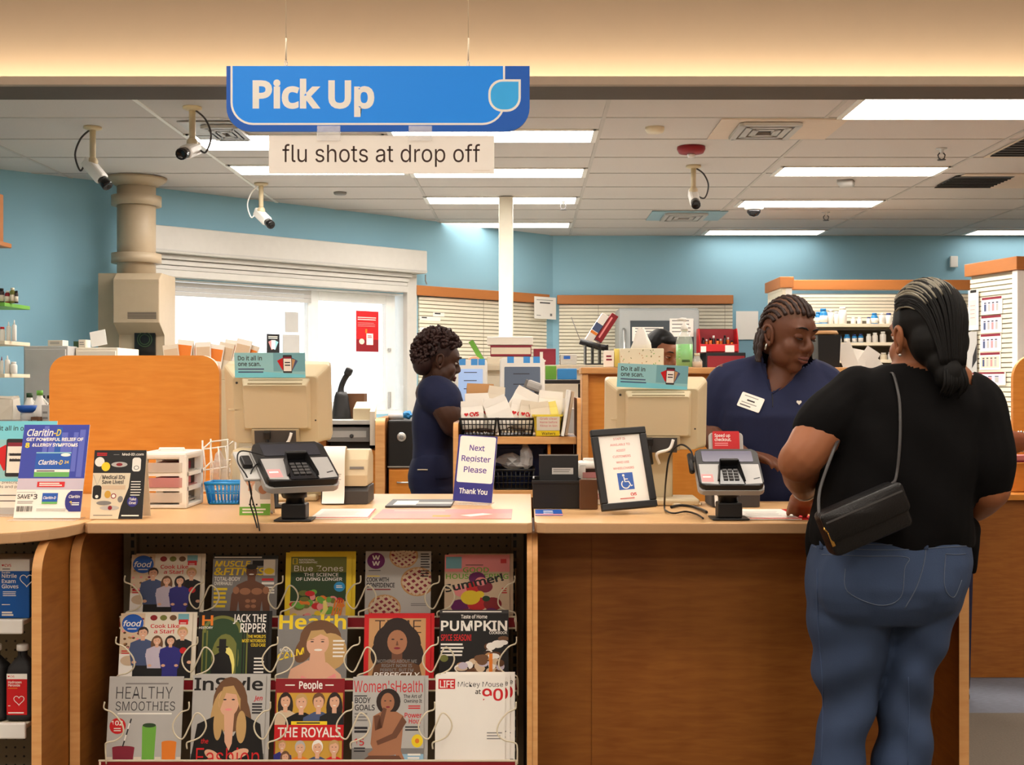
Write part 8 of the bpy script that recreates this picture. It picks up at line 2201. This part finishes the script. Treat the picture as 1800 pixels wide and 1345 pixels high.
for i in range(420):
    th = math.radians(35 + 195 * Rg.random()); ph = math.asin(-1 + 2 * Rg.random()) * .92
    if th < math.radians(70) and abs(ph) > 1.0: continue
    p_ = on_skull(Matrix(), th, ph, .008 + .010 * Rg.random()) + Vector((0, .010, .008))
    if p_.z < -.07 or (p_.y < -.03 and p_.z < .04): continue
    n_ = (p_ - Vector((0, .02, .02))).normalized()
    e = n_.orthogonal(); e.rotate(Matrix.Rotation(6.28 * Rg.random(), 3, n_))
    mb.tube([Mh @ (p_ - n_ * .012), Mh @ (p_ + e * .007), Mh @ (p_ + n_ * .012 + e * .004), Mh @ (p_ + n_ * .017 - e * .004)], [.0075, .0085, .0075, .0045], 'curl', 6)
mb.build('hair', pe)
mb = MB(B); mb.tube([P(759, 662, ye - .062), P(766, 668, ye - .085), P(776, 672, ye - .08)], .006, 'cream', 6); mb.build('neck_lanyard', pe)
mb = MB(B @ Mh); mb.loft([[(.05 * math.cos(a_), -.05 - .05 * math.sin(a_) * (1 if True else 1), z) for a_ in [PI * k / 10 for k in range(11)]] for z in (-.122, -.10)], 'lgrey', True, False, False); mb.build('chin_mask', pe)
# ---------------------------------------------------------------- colleague half hidden behind the sanitizer
yk = 6.75
base = Vector((X(1178, yk), yk, 0))
pk = thing('person', 'black haired person mostly hidden behind the tissue box and sanitizer', 'person', base)
B = T(*(-base))
headc = P(1164, 622, yk)
Mh = T(*headc) @ RZ(38) @ RX(20) @ Matrix.Scale(.96, 4)
mb = MB(B); head_shape(mb, Mh); limb(mb, [P(1172, 632, yk + .02), P(1173, 655, yk + .03), P(1174, 680, yk + .05)], [.054, .058, .085])
yk2 = yk + .05
rows_px(mb, [(680, 1130, 1222, yk2, .08), (720, 1126, 1226, yk2, .10), (800, 1134, 1216, yk2, .11), (870, 1128, 1222, yk2, .11)])
for s_ in (-1, 1):
    limb(mb, [P(1176 + s_ * 46, 692, yk2), P(1176 + s_ * 58, 750, yk2), P(1176 + s_ * 62, 795, yk2 - .02)], [.055, .05, .042]); limb(mb, [P(1176 + s_ * 62, 795, yk2 - .02), P(1176 + s_ * 50, 800, yk2 - .15), P(1176 + s_ * 34, 795, yk2 - .24)], [.042, .036, .026]); hand(mb, P(1176 + s_ * 33, 795, yk2 - .25), (-s_ * .5, -.8, 0), (0, 0, 1), .95, .35, s_)
    limb(mb, [P(1176 + s_ * 24, 870, yk2), P(1176 + s_ * 24, 1000, yk2), P(1176 + s_ * 24, 1115, yk2)], [.08, .058, .042]); mb.box(P(1176 + s_ * 24, 1133, yk2 - .05), (.08, .22, .05), 'skin_back', .02)
link('body', remeshed(mb, .007, 4, 'skin_back'), pk)
face_bits(pk, B @ Mh, 'lip', 'black_hair', .6, 'skin_back')
mb = MB(B); rows_px(mb, [(890, 1122, 1228, yk2, .15), (800, 1126, 1224, yk2, .145), (730, 1122, 1230, yk2, .14), (695, 1126, 1226, yk2, .11), (678, 1142, 1208, yk2, .08), (670, 1152, 1198, yk2, .065)])
for s_ in (-1, 1): limb(mb, [P(1176 + s_ * 44, 694, yk2), P(1176 + s_ * 56, 735, yk2)], [.07, .062])
link('scrub_top', remeshed(mb, .009, 4, 'scrub'), pk)
mb = MB(B); rows_px(mb, [(870, 1124, 1226, yk2, .145), (920, 1126, 1224, yk2, .14)])
for s_ in (-1, 1): rows_px(mb, [(900, 1176 + s_ * 26 - 26, 1176 + s_ * 26 + 26, yk2, .11), (1125, 1176 + s_ * 26 - 22, 1176 + s_ * 26 + 22, yk2, .085)], 0, 2.1)
link('trousers', remeshed(mb, .01, 4, 'scrub'), pk)
for s_ in (-1, 1): mb = MB(B); mb.box(P(1176 + s_ * 24, 1135, yk2 - .06), (.09, .24, .05), 'black', .02); mb.build('shoe', pk)
mb = MB(B); mb.ball((0, .030, .034), (.084, .100, .100), 'black_hair', Mh); mb.ball((0, .058, -.02), (.080, .062, .08), 'black_hair', Mh); mb.ball((0, .125, -.01), (.04, .035, .04), 'black_hair', Mh); mb.ball((0, -.030, .088), (.058, .045, .026), 'black_hair', Mh)
hair = link('hair', remeshed(mb, .006, 3, 'black_hair'), pk)
# ---------------------------------------------------------------- shopper hidden by the customer, forearm on the low counter
ys_ = 5.72
base = Vector((X(1660, ys_), ys_, 0))
ps = thing('person', 'shopper behind the customer, only a forearm with a silver bracelet showing at right', 'person', base)
B = T(*(-base))
headc = P(1640, 618, ys_)
Mh = T(*headc) @ RZ(150) @ RX(8)
mb = MB(B); head_shape(mb, Mh); limb(mb, [P(1642, 645, ys_), P(1644, 668, ys_), P(1646, 692, ys_)], [.054, .058, .085])
rows_px(mb, [(692, 1585, 1705, ys_, .09), (740, 1580, 1708, ys_, .11), (830, 1592, 1700, ys_, .12), (905, 1584, 1706, ys_, .13)])
limb(mb, [P(1696, 708, ys_), P(1724, 752, ys_ + .04), P(1752, 778, ys_ + .10)], [.062, .060, .062]); limb(mb, [P(1752, 778, ys_ + .10), P(1778, 778, ys_ + .24), P(1800, 776, ys_ + .36)], [.064, .058, .036]); hand(mb, P(1802, 776, ys_ + .37), (.85, .5, -.12), (0, -.2, 1), 1, .3, 1)
limb(mb, [P(1592, 708, ys_), P(1580, 775, ys_), P(1584, 830, ys_)], [.06, .055, .045]); limb(mb, [P(1584, 830, ys_), P(1600, 850, ys_ + .1), P(1616, 860, ys_ + .2)], [.045, .04, .028]); hand(mb, P(1617, 861, ys_ + .21), (.4, .8, -.1), (0, -.2, 1), 1, .3, -1)
for s_ in (-1, 1): limb(mb, [P(1646 + s_ * 28, 905, ys_), P(1646 + s_ * 28, 1060, ys_), P(1646 + s_ * 28, 1196, ys_)], [.085, .06, .042]); mb.box(P(1646 + s_ * 28, 1213, ys_ + .05), (.08, .22, .05), 'skin_arm', .02)
link('body', remeshed(mb, .006, 5, 'skin_arm'), ps)
face_bits(ps, B @ Mh, 'lip', 'black_hair', .4, 'skin_arm')
mb = MB(B); rows_px(mb, [(930, 1578, 1712, ys_, .16), (830, 1582, 1708, ys_, .155), (740, 1572, 1716, ys_, .155), (705, 1572, 1716, ys_, .135), (688, 1586, 1704, ys_, .12), (678, 1606, 1686, ys_, .10)])
limb(mb, [P(1692, 708, ys_), P(1712, 735, ys_ + .02)], [.075, .07]); limb(mb, [P(1596, 708, ys_), P(1584, 755, ys_)], [.072, .066])
link('t_shirt', remeshed(mb, .009, 4, 'tee_black'), ps)
mb = MB(B); rows_px(mb, [(915, 1580, 1710, ys_, .155), (960, 1582, 1708, ys_, .15)])
for s_ in (-1, 1): rows_px(mb, [(940, 1646 + s_ * 30 - 32, 1646 + s_ * 30 + 32, ys_, .12), (1210, 1646 + s_ * 30 - 26, 1646 + s_ * 30 + 26, ys_, .09)], 0, 2.1)
link('trousers', remeshed(mb, .01, 4, 'scrub'), ps)
for s_ in (-1, 1): mb = MB(B); mb.box(P(1646 + s_ * 28, 1215, ys_ + .06), (.09, .24, .05), 'black', .02); mb.build('shoe', ps)
mb = MB(B); mb.ball((0, .022, .034), (.086, .104, .105), 'black_hair', Mh); mb.ball((0, .055, -.02), (.082, .066, .08), 'black_hair', Mh)
link('hair', remeshed(mb, .007, 3, 'black_hair'), ps)
mb = MB(B); c0, c1 = P(1778, 778, ys_ + .24), P(1800, 776, ys_ + .36); ax = (c1 - c0).normalized(); c = c0.lerp(c1, .72); e1 = ax.orthogonal().normalized(); e2 = ax.cross(e1)
for k in range(22):
    a = 2 * PI * k / 22; mb.ball(c + (e1 * math.cos(a) + e2 * math.sin(a)) * .047, .0055, 'silver', None, 8, 6)
mb.build('bracelet', ps)
